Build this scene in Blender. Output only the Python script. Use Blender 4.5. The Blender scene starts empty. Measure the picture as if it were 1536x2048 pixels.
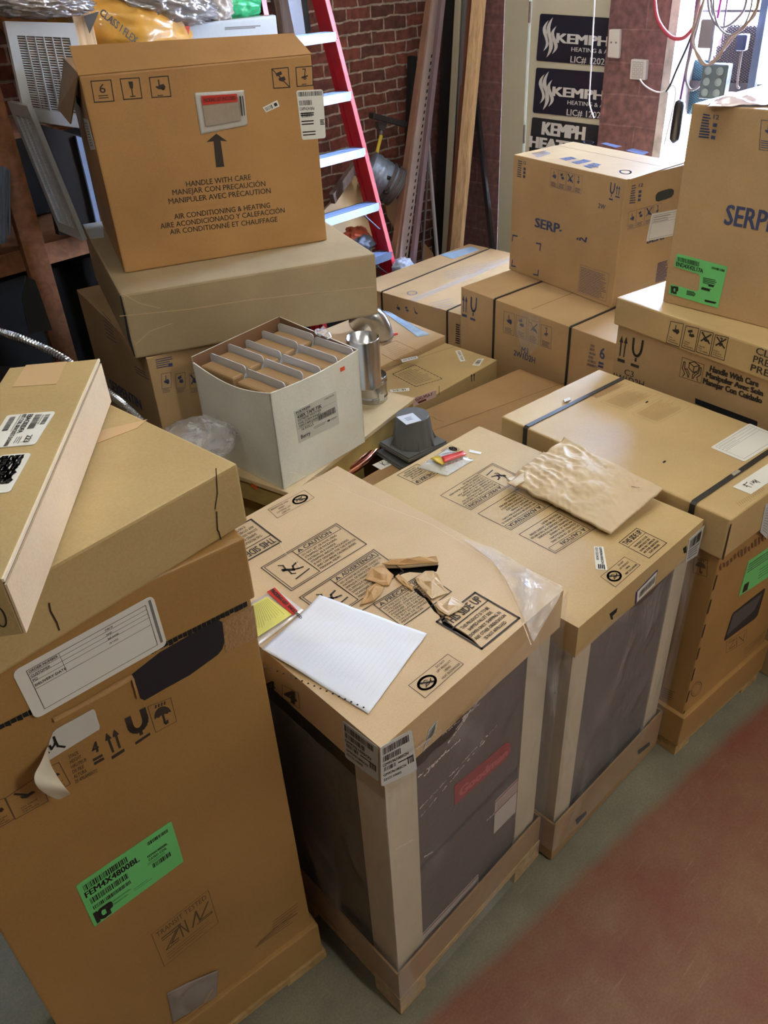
import bpy, bmesh, math, random
from mathutils import Vector, Matrix, noise
from mathutils.geometry import tessellate_polygon
random.seed(7)
C = bpy.context.scene.collection
scn = bpy.context.scene
R_ = math.radians

# ------------------------------------------------------------------ camera
FPX, PITCH, ROLL, CAMH = 1617.25, R_(34.57), R_(-3.331), 2.163
cp, sp, cr, sr = math.cos(PITCH), math.sin(PITCH), math.cos(ROLL), math.sin(ROLL)
CAM = Vector((0, 0, CAMH))
cam_d = bpy.data.cameras.new('camera'); cam = bpy.data.objects.new('camera', cam_d); C.objects.link(cam)
cam_d.sensor_fit = 'VERTICAL'; cam_d.sensor_height = 36; cam_d.lens = FPX * 36 / 2048
cam_d.clip_start = .02; cam_d.clip_end = 200
YAW = Matrix.Rotation(R_(-44), 3, 'Z')      # the room's walls run along x and y, the camera looks across them
rt, upv, fw = YAW @ Vector((1, 0, 0)), YAW @ Vector((0, sp, cp)), YAW @ Vector((0, cp, -sp))
cx_, cy_ = cr * rt + sr * upv, -sr * rt + cr * upv
cam.matrix_world = Matrix(((cx_.x, cy_.x, -fw.x, 0), (cx_.y, cy_.y, -fw.y, 0), (cx_.z, cy_.z, -fw.z, CAMH), (0, 0, 0, 1)))
scn.camera = cam
scn.view_settings.view_transform = 'Standard'; scn.view_settings.look = 'None'
scn.view_settings.gamma = 1; scn.view_settings.use_curve_mapping = False
scn.view_settings.exposure = 0.9
scn.cycles.max_bounces = 8; scn.cycles.transparent_max_bounces = 16
scn.cycles.diffuse_bounces = 4; scn.cycles.sample_clamp_indirect = 6.0
scn.cycles.use_denoising = True

# ------------------------------------------------------------------ room frame: e1 runs along the brick wall, e2 towards it
e1, e2, ez = Vector((1, 0, 0)), Vector((0, 1, 0)), Vector((0, 0, 1))
def rc(a, b, z=0): return e1 * a + e2 * b + ez * z
def ray(px, py):
    a, b = px - 768, py - 1024
    X = (cr * a + sr * b) / FPX; Y = -(-sr * a + cr * b) / FPX
    return YAW @ Vector((X, cp + Y * sp, -sp + Y * cp))
def hitp(px, py, p, n):
    v = ray(px, py); return CAM + v * ((p - CAM).dot(n) / n.dot(v))
def PZ(px, py, z): return hitp(px, py, Vector((0, 0, z)), ez)
def P1(px, py, d): return hitp(px, py, e1 * d, e1)
def P2(px, py, d): return hitp(px, py, e2 * d, e2)
def zc(ox, oy, s): return lambda *pts: [(ox + x / s, oy + y / s) for x, y in pts]

# ------------------------------------------------------------------ light
w = bpy.data.worlds.new('sky'); scn.world = w; w.use_nodes = True
nt = w.node_tree; bg = nt.nodes['Background']
sky = nt.nodes.new('ShaderNodeTexSky'); sky.sky_type = 'NISHITA'; sky.sun_disc = False
sky.sun_elevation = R_(38); sky.sun_rotation = R_(200); sky.dust_density = 2.5; sky.air_density = 1.0
nt.links.new(sky.outputs[0], bg.inputs[0]); bg.inputs[1].default_value = 20.0
# ------------------------------------------------------------------ materials
def lin(c): return tuple(((v / 255) / 12.92 if v / 255 <= .04045 else ((v / 255 + .055) / 1.055) ** 2.4) for v in c) + (1,)
MC = {}
def newmat(name):
    m = bpy.data.materials.new(name); m.use_nodes = True
    return m, m.node_tree, m.node_tree.nodes['Principled BSDF']
def plain(name, rgb, rough=.6, metal=0, spec=.5, var=.0, scale=30, bump=0, bscale=200, coat=0, alpha=1):
    if name in MC: return MC[name]
    m, t, b = newmat(name); c = lin(rgb)
    b.inputs['Base Color'].default_value = c; b.inputs['Roughness'].default_value = rough
    b.inputs['Metallic'].default_value = metal; b.inputs['Specular IOR Level'].default_value = spec
    b.inputs['Coat Weight'].default_value = coat; b.inputs['Alpha'].default_value = alpha
    tc = t.nodes.new('ShaderNodeTexCoord')
    if var:
        n = t.nodes.new('ShaderNodeTexNoise'); n.inputs['Scale'].default_value = scale; n.inputs['Detail'].default_value = 5
        t.links.new(tc.outputs['Object'], n.inputs['Vector'])
        r = t.nodes.new('ShaderNodeValToRGB'); r.color_ramp.elements[0].position = .3; r.color_ramp.elements[1].position = .7
        r.color_ramp.elements[0].color = tuple(v * (1 - var) for v in c[:3]) + (1,)
        r.color_ramp.elements[1].color = tuple(min(1, v * (1 + var)) for v in c[:3]) + (1,)
        t.links.new(n.outputs['Fac'], r.inputs[0]); t.links.new(r.outputs[0], b.inputs['Base Color'])
    if bump:
        n = t.nodes.new('ShaderNodeTexNoise'); n.inputs['Scale'].default_value = bscale; n.inputs['Detail'].default_value = 3
        t.links.new(tc.outputs['Object'], n.inputs['Vector'])
        bp = t.nodes.new('ShaderNodeBump'); bp.inputs['Strength'].default_value = bump; bp.inputs['Distance'].default_value = .01
        t.links.new(n.outputs['Fac'], bp.inputs['Height']); t.links.new(bp.outputs[0], b.inputs['Normal'])
    MC[name] = m; return m
def kraft(name, rgb, rough=.46, dent=.25, flutes=0):
    """corrugated cardboard: mottled fibre, faint flute lines, soft dents"""
    if name in MC: return MC[name]
    m, t, b = newmat(name); c = lin(rgb); L = t.links.new
    tc = t.nodes.new('ShaderNodeTexCoord')
    n1 = t.nodes.new('ShaderNodeTexNoise'); n1.inputs['Scale'].default_value = 260; n1.inputs['Detail'].default_value = 2
    n2 = t.nodes.new('ShaderNodeTexNoise'); n2.inputs['Scale'].default_value = 3.2; n2.inputs['Detail'].default_value = 5
    n3 = t.nodes.new('ShaderNodeTexNoise'); n3.inputs['Scale'].default_value = 6; n3.inputs['Detail'].default_value = 2; n3.inputs['Distortion'].default_value = .6
    for n in (n1, n2, n3): L(tc.outputs['Object'], n.inputs['Vector'])
    mx = t.nodes.new('ShaderNodeMath'); mx.operation = 'MULTIPLY_ADD'; mx.inputs[1].default_value = .45
    L(n1.outputs['Fac'], mx.inputs[0]); L(n2.outputs['Fac'], mx.inputs[2])
    r = t.nodes.new('ShaderNodeValToRGB'); r.color_ramp.elements[0].position = .45; r.color_ramp.elements[1].position = 1.0
    r.color_ramp.elements[0].color = (c[0] * .84, c[1] * .82, c[2] * .80, 1); r.color_ramp.elements[1].color = (c[0] * 1.14, c[1] * 1.15, c[2] * 1.16, 1)
    L(mx.outputs[0], r.inputs[0]); L(r.outputs[0], b.inputs['Base Color'])
    b.inputs['Roughness'].default_value = rough; b.inputs['Specular IOR Level'].default_value = .5
    bp = t.nodes.new('ShaderNodeBump'); bp.inputs['Strength'].default_value = dent; bp.inputs['Distance'].default_value = .012
    L(n3.outputs['Fac'], bp.inputs['Height'])
    b2 = t.nodes.new('ShaderNodeBump'); b2.inputs['Strength'].default_value = .12; b2.inputs['Distance'].default_value = .001
    L(n1.outputs['Fac'], b2.inputs['Height']); L(bp.outputs[0], b2.inputs['Normal']); L(b2.outputs[0], b.inputs['Normal'])
    MC[name] = m; return m
def woodm(name, rgb, scale=6, axis='X'):
    if name in MC: return MC[name]
    m, t, b = newmat(name); c = lin(rgb); L = t.links.new
    tc = t.nodes.new('ShaderNodeTexCoord'); mp = t.nodes.new('ShaderNodeMapping')
    mp.inputs['Scale'].default_value = (30, 30, 2) if axis == 'Z' else (14, 14, 14)
    n = t.nodes.new('ShaderNodeTexNoise'); n.inputs['Scale'].default_value = scale / 4; n.inputs['Detail'].default_value = 6; n.inputs['Distortion'].default_value = 1.2
    L(tc.outputs['Object'], mp.inputs[0]); L(mp.outputs[0], n.inputs[0])
    r = t.nodes.new('ShaderNodeValToRGB'); r.color_ramp.elements[0].position = .3; r.color_ramp.elements[1].position = .75
    r.color_ramp.elements[0].color = (c[0] * .62, c[1] * .56, c[2] * .5, 1); r.color_ramp.elements[1].color = (c[0] * 1.1, c[1] * 1.1, c[2] * 1.1, 1)
    L(n.outputs['Fac'], r.inputs[0]); L(r.outputs[0], b.inputs['Base Color']); b.inputs['Roughness'].default_value = .7
    MC[name] = m; return m
def filmm(name, clear=.85, rough=.12, tint=(235, 235, 240), bump=.6, scale=14, stretch=(1, 1, 1)):
    """clear plastic film: mostly see-through, glossy wrinkles"""
    if name in MC: return MC[name]
    m, t, b = newmat(name); L = t.links.new; t.nodes.remove(b)
    out = t.nodes['Material Output']
    tr = t.nodes.new('ShaderNodeBsdfTransparent'); gl = t.nodes.new('ShaderNodeBsdfPrincipled')
    gl.inputs['Base Color'].default_value = lin(tint); gl.inputs['Roughness'].default_value = rough; gl.inputs['Specular IOR Level'].default_value = 1.0
    gl.inputs['Coat Weight'].default_value = 1.0; gl.inputs['Coat Roughness'].default_value = .06
    mix = t.nodes.new('ShaderNodeMixShader')
    tc = t.nodes.new('ShaderNodeTexCoord'); mp = t.nodes.new('ShaderNodeMapping'); mp.inputs['Scale'].default_value = stretch
    n = t.nodes.new('ShaderNodeTexNoise'); n.inputs['Scale'].default_value = scale; n.inputs['Detail'].default_value = 4; n.inputs['Distortion'].default_value = 1.0
    L(tc.outputs['Object'], mp.inputs[0]); L(mp.outputs[0], n.inputs[0])
    bp = t.nodes.new('ShaderNodeBump'); bp.inputs['Strength'].default_value = bump; bp.inputs['Distance'].default_value = .02
    L(n.outputs['Fac'], bp.inputs['Height']); L(bp.outputs[0], gl.inputs['Normal']); L(bp.outputs[0], gl.inputs['Coat Normal'])
    r = t.nodes.new('ShaderNodeMapRange'); r.inputs[1].default_value = .52; r.inputs[2].default_value = .8
    r.inputs[3].default_value = 1 - clear; r.inputs[4].default_value = min(1, (1 - clear) * 3.2)
    L(n.outputs['Fac'], r.inputs[0])
    L(r.outputs[0], mix.inputs[0]); L(tr.outputs[0], mix.inputs[1]); L(gl.outputs[0], mix.inputs[2]); L(mix.outputs[0], out.inputs[0])
    MC[name] = m; return m

K_MAIN = kraft('kraft', (184, 154, 112)); K_PINK = kraft('kraft_pale', (200, 172, 133)); K_YEL = kraft('kraft_ochre', (180, 156, 108))
K_DARK = kraft('kraft_dark', (158, 124, 82)); K_FLAT = kraft('kraft_dull', (168, 148, 114), rough=.6); K_LID = kraft('kraft_lid', (190, 163, 115))
K_SALM = kraft('kraft_salmon', (224, 200, 168), rough=.55); K_IN = kraft('kraft_inside', (140, 104, 76)); K_WHITE = kraft('white_board', (240, 240, 226), dent=.4)
K_AMB = kraft('kraft_amber', (178, 134, 82)); K_TORN = kraft('kraft_torn', (186, 148, 100), rough=.85)
INKB = plain('black_ink', (52, 44, 38), .7); INKS = plain('soft_black_ink', (96, 74, 52), .75); INKF = plain('faint_brown_ink', (140, 108, 70), .75)
INKU = plain('blue_ink', (62, 72, 112), .65); INKLB = plain('light_blue_ink', (104, 128, 178), .65); INKK = plain('label_black', (30, 30, 32), .5)
INKG = plain('label_grey', (120, 120, 120), .6); PAPER = plain('label_paper', (226, 226, 220), .45); PAPERG = plain('greyish_paper', (196, 198, 198), .5)
GREEN = plain('green_label', (108, 206, 122), .4, coat=.3); REDL = plain('red_label', (196, 52, 40), .35, coat=.4); YELP = plain('yellow_paper', (222, 214, 110), .5)
TAPE = plain('packing_tape', (196, 166, 124), .22, bump=.25, bscale=40, coat=.6); BLACKP = plain('black_plastic', (16, 16, 18), .35)
STRAP = plain('black_strap', (40, 38, 36), .38, bump=.3, bscale=400); DARKHOLE = plain('dark_inside', (20, 20, 22), .9)
STEEL = plain('dark_grey_steel', (62, 60, 60), .42, metal=.25, bump=.1, bscale=60); STEELL = plain('grey_steel', (100, 97, 96), .4, metal=.25)
GALV = plain('galvanised_steel', (196, 200, 204), .26, metal=1, var=.12, scale=20); ALU = plain('aluminium', (150, 170, 204), .34, metal=.85, var=.05, scale=60)
CREAM = plain('cream_corner_board', (196, 184, 160), .6, var=.05, scale=10); K_BRN = kraft('kraft_brown', (162, 124, 72)); PALLET = woodm('pallet_wood', (190, 158, 106)); PINE = woodm('pine_lumber', (236, 202, 158), axis='Z')
SHELFW = woodm('rough_shelf_timber', (142, 92, 56)); PLY = plain('plywood', (204, 180, 136), .6, var=.06, scale=18); GREYW = woodm('weathered_board', (108, 92, 82), axis='Z')
FRED = plain('red_fibreglass', (190, 30, 44), .32, coat=.4); FPINK = plain('red_fibreglass_flange', (214, 66, 84), .3, coat=.5)
FILM = filmm('stretch_film', .87, rough=.2, bump=1.0, scale=8, stretch=(1, 1, .35)); POUCH = filmm('clear_pouch', .55, bump=.8, scale=25)
BAGF = filmm('clear_bag', .74, bump=1.0, scale=18)

# ------------------------------------------------------------------ object helpers
def T4(v): return Matrix.Translation(v)
def link(name, me, mat, parent=None):
    o = bpy.data.objects.new(name, me); C.objects.link(o)
    if mat is not None:
        for mm in (mat if isinstance(mat, (list, tuple)) else [mat]): me.materials.append(mm)
    if parent is not None:
        o.parent = parent
        if parent.type == 'EMPTY': o.matrix_parent_inverse = Matrix.Translation(-parent.location)
    return o
def obj(name, bm, mat, parent=None, smooth=False):
    me = bpy.data.meshes.new(name); bmesh.ops.recalc_face_normals(bm, faces=bm.faces[:]); bm.to_mesh(me); bm.free()
    if smooth:
        for p in me.polygons: p.use_smooth = True
    return link(name, me, mat, parent)
def tag(o, label, cat, group=None, kind=None):
    if label: o['label'] = label
    if cat: o['category'] = cat
    if group: o['group'] = group
    if kind: o['kind'] = kind
    return o
def thing(name, label, cat, loc, group=None):
    o = bpy.data.objects.new(name, None); C.objects.link(o); o.location = loc; o.empty_display_size = .1
    return tag(o, label, cat, group)
def struct(name, bm, mat, smooth=False):
    o = obj(name, bm, mat, None, smooth); o['kind'] = 'structure'; return o
def copy_tree(root, loc, label=None):
    r = root.copy(); C.objects.link(r); r.location = loc
    if label: r['label'] = label
    def rec(src, dst):
        for ch in [c for c in allobs() if c.parent == src]:
            c = ch.copy(); C.objects.link(c); c.parent = dst; rec(ch, c)
    def allobs(): return list(C.objects)
    rec(root, r); return r
def poly_off(q, d):
    """offset a convex quad (counter-clockwise xy) outward by d"""
    n = len(q); out = []
    for i in range(n):
        p0, p1, p2 = Vector(q[i - 1][:2]), Vector(q[i][:2]), Vector(q[(i + 1) % n][:2])
        a = (p1 - p0).normalized(); b = (p2 - p1).normalized()
        na, nb = Vector((a.y, -a.x)), Vector((b.y, -b.x))
        m = na + nb; m = m / m.length_squared * 2 if m.length > 1e-6 else na
        out.append((p1.x + m.x * d, p1.y + m.y * d))
    return out
def bm_prism(q, z0, z1, bev=.004, seg=2, bm=None):
    bm = bm or bmesh.new()
    lo = [bm.verts.new((p[0], p[1], z0)) for p in q]; hi = [bm.verts.new((p[0], p[1], z1)) for p in q]
    fs = [bm.faces.new(hi), bm.faces.new(lo[::-1])]
    n = len(q)
    for i in range(n): fs.append(bm.faces.new([lo[i], lo[(i + 1) % n], hi[(i + 1) % n], hi[i]]))
    if bev:
        es = list({e for f in fs for e in f.edges})
        bmesh.ops.bevel(bm, geom=es, offset=bev, segments=seg, affect='EDGES', profile=.6)
    return bm
def bm_box(c, ax, ay, az, bm=None, bev=0):
    """box about centre c with half-vectors"""
    bm = bm or bmesh.new(); vs = []
    for k in (-1, 1):
        for j in (-1, 1):
            for i in (-1, 1): vs.append(bm.verts.new(c + ax * i + ay * j + az * k))
    fs = [bm.faces.new([vs[i] for i in f]) for f in ((0, 1, 3, 2), (4, 6, 7, 5), (0, 4, 5, 1), (2, 3, 7, 6), (0, 2, 6, 4), (1, 5, 7, 3))]
    if bev: bmesh.ops.bevel(bm, geom=list({e for f in fs for e in f.edges}), offset=bev, segments=2, affect='EDGES', profile=.5)
    return bm
def bm_beam(a, b, side, w, th, bm=None, bev=0):
    """beam from a to b, width w along 'side', thickness th"""
    d = (b - a); ax = d / 2; s = side - d.normalized() * side.dot(d.normalized()); s.normalize()
    t = d.normalized().cross(s)
    return bm_box((a + b) / 2, ax, s * w / 2, t * th / 2, bm, bev)
def bm_tube(pts, r, seg=8, bm=None, closed=False, rr=None):
    bm = bm or bmesh.new(); rings = []; n = len(pts); up = Vector((.31, .17, .93)).normalized()
    for i, p in enumerate(pts):
        t = (pts[min(i + 1, n - 1)] - pts[max(i - 1, 0)]).normalized()
        s = t.cross(up)
        if s.length < 1e-4: s = t.cross(Vector((1, 0, 0)))
        s.normalize(); u = s.cross(t); r0 = rr[i] if rr else r
        rings.append([bm.verts.new(p + (s * math.cos(2 * math.pi * k / seg) + u * math.sin(2 * math.pi * k / seg)) * r0) for k in range(seg)])
    for i in range(n - 1):
        for k in range(seg): bm.faces.new([rings[i][k], rings[i][(k + 1) % seg], rings[i + 1][(k + 1) % seg], rings[i + 1][k]])
    bm.faces.new(rings[0][::-1]); bm.faces.new(rings[-1]); return bm
def smooth_path(pts, n=6):
    out = []
    for i in range(len(pts) - 1):
        p0, p1, p2, p3 = pts[max(i - 1, 0)], pts[i], pts[i + 1], pts[min(i + 2, len(pts) - 1)]
        for k in range(n):
            t = k / n
            out.append(.5 * ((2 * p1) + (p2 - p0) * t + (2 * p0 - 5 * p1 + 4 * p2 - p3) * t * t + (-p0 + 3 * p1 - 3 * p2 + p3) * t ** 3))
    return out + [pts[-1]]
def bm_slab(pts, n, th, bm=None):
    """flat polygon given thickness th against normal n"""
    bm = bm or bmesh.new(); k = len(pts)
    a = [bm.verts.new(p) for p in pts]; b = [bm.verts.new(p - n * th) for p in pts]
    bm.faces.new(a); bm.faces.new(b[::-1])
    for i in range(k): bm.faces.new([a[i], b[i], b[(i + 1) % k], a[(i + 1) % k]])
    return bm
def bm_lathe(c, prof, seg=32, axis=ez, bm=None, cap=True):
    bm = bm or bmesh.new(); axis = axis.normalized(); s = axis.orthogonal().normalized(); u = axis.cross(s); rings = []
    for r, h in prof: rings.append([bm.verts.new(c + axis * h + (s * math.cos(2 * math.pi * k / seg) + u * math.sin(2 * math.pi * k / seg)) * r) for k in range(seg)])
    for i in range(len(prof) - 1):
        for k in range(seg): bm.faces.new([rings[i][k], rings[i][(k + 1) % seg], rings[i + 1][(k + 1) % seg], rings[i + 1][k]])
    if cap: bm.faces.new(rings[0][::-1]); bm.faces.new(rings[-1])
    return bm
def bm_blob(c, ax, ay, az, amp=.1, freq=3, seed=0, sub=5, flat=None, ridge=False):
    bm = bmesh.new(); bmesh.ops.create_icosphere(bm, subdivisions=sub, radius=1)
    for v in bm.verts:
        p = v.co.copy(); q = p * freq + Vector((seed * 7.1, seed * 3.3, seed))
        f = noise.noise(q) + .5 * noise.noise(q * 2.1) + .3 * noise.noise(q * 4.3)
        if ridge: f = (1 - abs(noise.noise(q)) * 2) * .6 + (1 - abs(noise.noise(q * 2.3)) * 2) * .4 - .5
        p = p * (1 + amp * f)
        if flat is not None and p.z < flat: p.z = flat + (p.z - flat) * .1
        v.co = c + ax * p.x + ay * p.y + az * p.z
    return bm

# ------------------------------------------------------------------ printing on flat faces
class Face:
    def __init__(s, p, n): s.p, s.n = p, n.normalized()
    def hit(s, px, py): return hitp(px, py, s.p, s.n)
def side_face(qa, qb, z=0):
    """vertical face from xy qa to xy qb; outward normal to the right-hand side of a->b (ccw footprint)"""
    a, b = Vector((qa[0], qa[1], z)), Vector((qb[0], qb[1], z)); d = (b - a).normalized()
    return Face(a, Vector((d.y, -d.x, 0)))
class Map:
    """bilinear local frame: u to the right, v up, from top-left, top-right, bottom-right, bottom-left"""
    def __init__(s, face, tl, tr, br=None, bl=None):
        H = [face.hit(*p) if not isinstance(p, Vector) else p for p in (tl, tr)]
        if br is not None and bl is not None: H += [face.hit(*p) if not isinstance(p, Vector) else p for p in (br, bl)]
        else:
            b = face.hit(*bl) if not isinstance(bl, Vector) else bl
            H += [H[1] + b - H[0], b]
        s.TL, s.TR, s.BR, s.BL = H; s.n = face.n; s.face = face
    def __call__(s, u, v): return (s.BL * (1 - u) + s.BR * u) * (1 - v) + (s.TL * (1 - u) + s.TR * u) * v
    def sub(s, u0, v0, u1, v1):
        m = Map.__new__(Map); m.TL, m.TR, m.BR, m.BL, m.n, m.face = s(u0, v1), s(u1, v1), s(u1, v0), s(u0, v0), s.n, s.face; return m
    def rot(s, k):
        m = Map.__new__(Map); q = [s.TL, s.TR, s.BR, s.BL]; q = q[k:] + q[:k]; m.TL, m.TR, m.BR, m.BL = q; m.n, m.face = s.n, s.face; return m
_tx = {}
def glyphs(txt, bold):
    k = (txt, bold)
    if k not in _tx:
        c = bpy.data.curves.new('t', 'FONT'); c.body = txt; c.size = 1; c.resolution_u = 2
        o = bpy.data.objects.new('t', c); me = bpy.data.meshes.new_from_object(o)
        vs = [(v.co.x, v.co.y) for v in me.vertices]; fs = [tuple(p.vertices) for p in me.polygons]
        bpy.data.objects.remove(o); bpy.data.curves.remove(c); bpy.data.meshes.remove(me)
        _tx[k] = (vs, fs, (min(v[0] for v in vs), max(v[0] for v in vs)) if vs else (0, 1))
    return _tx[k]
ON_LABEL = ('label_print', 'band_print', 'slip_print', 'badge_lettering', 'label_stripes', 'handwriting', 'label_edge_print', 'lettering')
LAST = None
class Ink:
    def __init__(s, off=.0008): s.bm = bmesh.new(); s.off = off
    def raw(s, pts, n):
        vs = [s.bm.verts.new(p + n * s.off) for p in pts]
        if len(vs) <= 4:
            try: s.bm.faces.new(vs)
            except ValueError: pass
        else:
            for t in tessellate_polygon([[v.co for v in vs]]):
                try: s.bm.faces.new([vs[i] for i in t])
                except ValueError: pass
        return s
    def poly(s, m, pts): return s.raw([m(*p) for p in pts], m.n)
    def rect(s, m, u0=0, v0=0, u1=1, v1=1): return s.poly(m, [(u0, v0), (u1, v0), (u1, v1), (u0, v1)])
    def seg(s, a, b, n, w):
        d = (b - a)
        if d.length < 1e-6: return s
        t = d.normalized(); q = n.cross(t) * w / 2; x = t * w / 2
        return s.raw([a - q - x, b - q + x, b + q + x, a + q - x], n)
    def line(s, m, pts, w):
        P = [m(*p) for p in pts]
        for a, b in zip(P, P[1:]): s.seg(a, b, m.n, w)
        return s
    def box(s, m, w, u0=0, v0=0, u1=1, v1=1): return s.line(m, [(u0, v0), (u1, v0), (u1, v1), (u0, v1), (u0, v0)], w)
    def ring(s, m, cu, cv, ru, rv, w, n=28, a0=0, a1=360):
        return s.line(m, [(cu + ru * math.cos(R_(a0 + (a1 - a0) * i / n)), cv + rv * math.sin(R_(a0 + (a1 - a0) * i / n))) for i in range(n + 1)], w)
    def text(s, m, txt, u0=0, v0=0, u1=1, v1=1, bold=0, keep=False):
        vs, fs, (x0, x1) = glyphs(txt, bold); k = (u1 - u0) / max(x1 - x0, .01); CAPH = .70
        wd = .022 * bold; sh = [(0, 0)] if bold < .15 else [(-wd, -wd * .4), (wd, -wd * .4), (wd, wd * .4), (-wd, wd * .4)]   # bold: the strokes laid side by side
        if bold > 1.8: sh += [(0, wd * .4), (0, -wd * .4)]
        for si, (dx, dy) in enumerate(sh):
            b = [s.bm.verts.new(m(u0 + (x + dx - x0) * k, v0 + (y + dy) / CAPH * (v1 - v0)) + m.n * (s.off + si * .00012)) for x, y in vs]
            for f in fs:
                try: s.bm.faces.new([b[i] for i in f])
                except ValueError: pass
        return s
    def lines(s, m, arr, u0=0, v0=0, u1=1, v1=1, bold=0, fill=.62, align='l'):
        n = len(arr); h = (v1 - v0) / n; mx = max(glyphs(t, bold)[2][1] for t in arr if t)
        for i, t in enumerate(arr):
            if not t: continue
            wd = (u1 - u0) * glyphs(t, bold)[2][1] / mx; a = u0 if align == 'l' else (u0 + u1 - wd) / 2
            s.text(m, t, a, v1 - (i + 1) * h + h * (1 - fill) / 2, a + wd, v1 - i * h - h * (1 - fill) / 2, bold)
        return s
    def hatch(s, m, n, u0=0, v0=0, u1=1, v1=1, w=.0012, seed=1, gap=.5):
        """rows of broken strokes for print too fine to read"""
        rn = random.Random(seed)
        for i in range(n):
            v = v1 - (i + .5) * (v1 - v0) / n; u = u0
            end = u1 - rn.random() * .25 * (u1 - u0)
            while u < end:
                l = rn.uniform(.02, .09) * (u1 - u0); s.line(m, [(u, v), (min(u + l, end), v)], w); u += l + .018 * (u1 - u0) * gap * 2
        return s
    def bars(s, m, u0=0, v0=0, u1=1, v1=1, n=30, seed=1):
        rn = random.Random(seed); u = u0; st = (u1 - u0) / n
        while u < u1 - st * .4:
            wd = st * rn.choice((.35, .35, .6, .95)); s.rect(m, u, v0, min(u + wd, u1), v1); u += wd + st * rn.choice((.35, .5, .8))
        return s
    def build(s, name, mat, parent, host=None):
        """ink belongs to the sheet or board it is printed on: add it to that part's mesh as a second material"""
        global LAST
        if host is None and parent is not None:
            if name in ON_LABEL: host = LAST
            else:
                for c in C.objects:
                    if c.parent == parent and c.name.split('.')[0] in ('cap_top', 'carton', 'box', 'cover', 'plywood_top'): host = c; break
        if host is None: return obj(name, s.bm, mat, parent)
        me = host.data; idx = len(me.materials)
        for i, mm in enumerate(me.materials):
            if mm == mat: idx = i
        if idx == len(me.materials): me.materials.append(mat)
        bm = bmesh.new(); bm.from_mesh(me); s.bm.verts.index_update(); mp = [bm.verts.new(v.co) for v in s.bm.verts]
        for f in s.bm.faces:
            try: g = bm.faces.new([mp[v.index] for v in f.verts]); g.material_index = idx
            except ValueError: pass
        bm.to_mesh(me); bm.free(); s.bm.free(); return host
def sticker(root, m, mat, name='label', th=.0010, round_=0, label=None, parent=None):
    """a stuck-on label as a thin sheet following map m"""
    pts = [(0, 0), (1, 0), (1, 1), (0, 1)]
    bm = bm_slab([m(*p) + m.n * (th + .0006) for p in pts], m.n, th)
    if round_:
        bmesh.ops.recalc_face_normals(bm, faces=bm.faces[:])
        bmesh.ops.bevel(bm, geom=[e for e in bm.edges if abs((e.verts[0].co - e.verts[1].co).normalized().dot(m.n)) > .9], offset=round_, segments=3, affect='EDGES', profile=.5)
    o = obj(name, bm, mat, root)
    if label: o['label'] = label
    global LAST
    LAST = o; return o
LOFF = .0022   # ink lying on a sticker

# ---- pictograms, each drawn in a map
def ic_arrows(k, m, w=.006, bar=True):
    for c in (.27, .73):
        k.poly(m, [(c - .07, .22), (c + .07, .22), (c + .07, .78), (c - .07, .78)])
        k.poly(m, [(c - .2, .74), (c + .2, .74), (c, 1)])
    if bar: k.rect(m, .05, 0, .95, .12)
def ic_glass(k, m, w=.007):
    pts = [(.08, 1), (.08, .72)] + [(.5 - .42 * math.cos(R_(a)), .72 - .30 * math.sin(R_(a))) for a in range(0, 181, 20)] + [(.92, .72), (.92, 1)]
    k.line(m, pts, w); k.rect(m, .4, .2, .6, .34); k.rect(m, .05, 0, .95, .1)
def ic_umbrella(k, m, frame=True, fw=.0015):
    if frame: k.box(m, fw)
    pts = [(.5 + .38 * math.cos(R_(a)), .45 + .36 * math.sin(R_(a))) for a in range(0, 181, 15)]
    sc = [(.12 + .76 * i / 8, .45 + (.05 if i % 2 else 0)) for i in range(1, 8)]
    k.poly(m, pts + sc); k.line(m, [(.5, .45), (.5, .18), (.54, .12), (.6, .13), (.62, .2)], .004)
    for i in range(4): k.line(m, [(.3 + .13 * i, .86), (.33 + .13 * i, .93)], .003)
def ic_truck(k, m, cross=False, frame=True, kind=0, fw=.0012, cap=0):
    if frame: k.box(m, fw)
    if kind == 0:
        k.poly(m, [(.25, .5), (.42, .5), (.42, .85), (.5, .85), (.5, .55), (.72, .6), (.82, .42), (.72, .3), (.4, .33), (.25, .42)])
        k.ring(m, .66, .34, .07, .06, .003, 8)
    elif kind == 1:
        k.poly(m, [(.2, .75), (.55, .85), (.6, .68), (.25, .6)]); k.poly(m, [(.35, .5), (.72, .58), (.8, .4), (.6, .32), (.38, .38)]); k.line(m, [(.4, .62), (.5, .5)], .003)
    elif kind == 2:
        k.poly(m, [(.3, .62), (.5, .5), (.75, .5), (.85, .36), (.5, .32), (.34, .46)]); k.line(m, [(.2, .9), (.5, .52)], .004)
    else:
        k.line(m, [(.42, .88), (.56, .88), (.5, .5), (.42, .48)], .0035); k.poly(m, [(.3, .48), (.7, .56), (.7, .48), (.32, .4)]); k.ring(m, .52, .4, .07, .05, .003, 8)
    if cross: k.line(m, [(.15, .88), (.85, .28)], .005); k.line(m, [(.85, .88), (.2, .32)], .005)
    if cap: k.hatch(m, cap, .15, .04, .85, .24, .0014, seed=int(m.TL.x * 1000) % 97)
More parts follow.
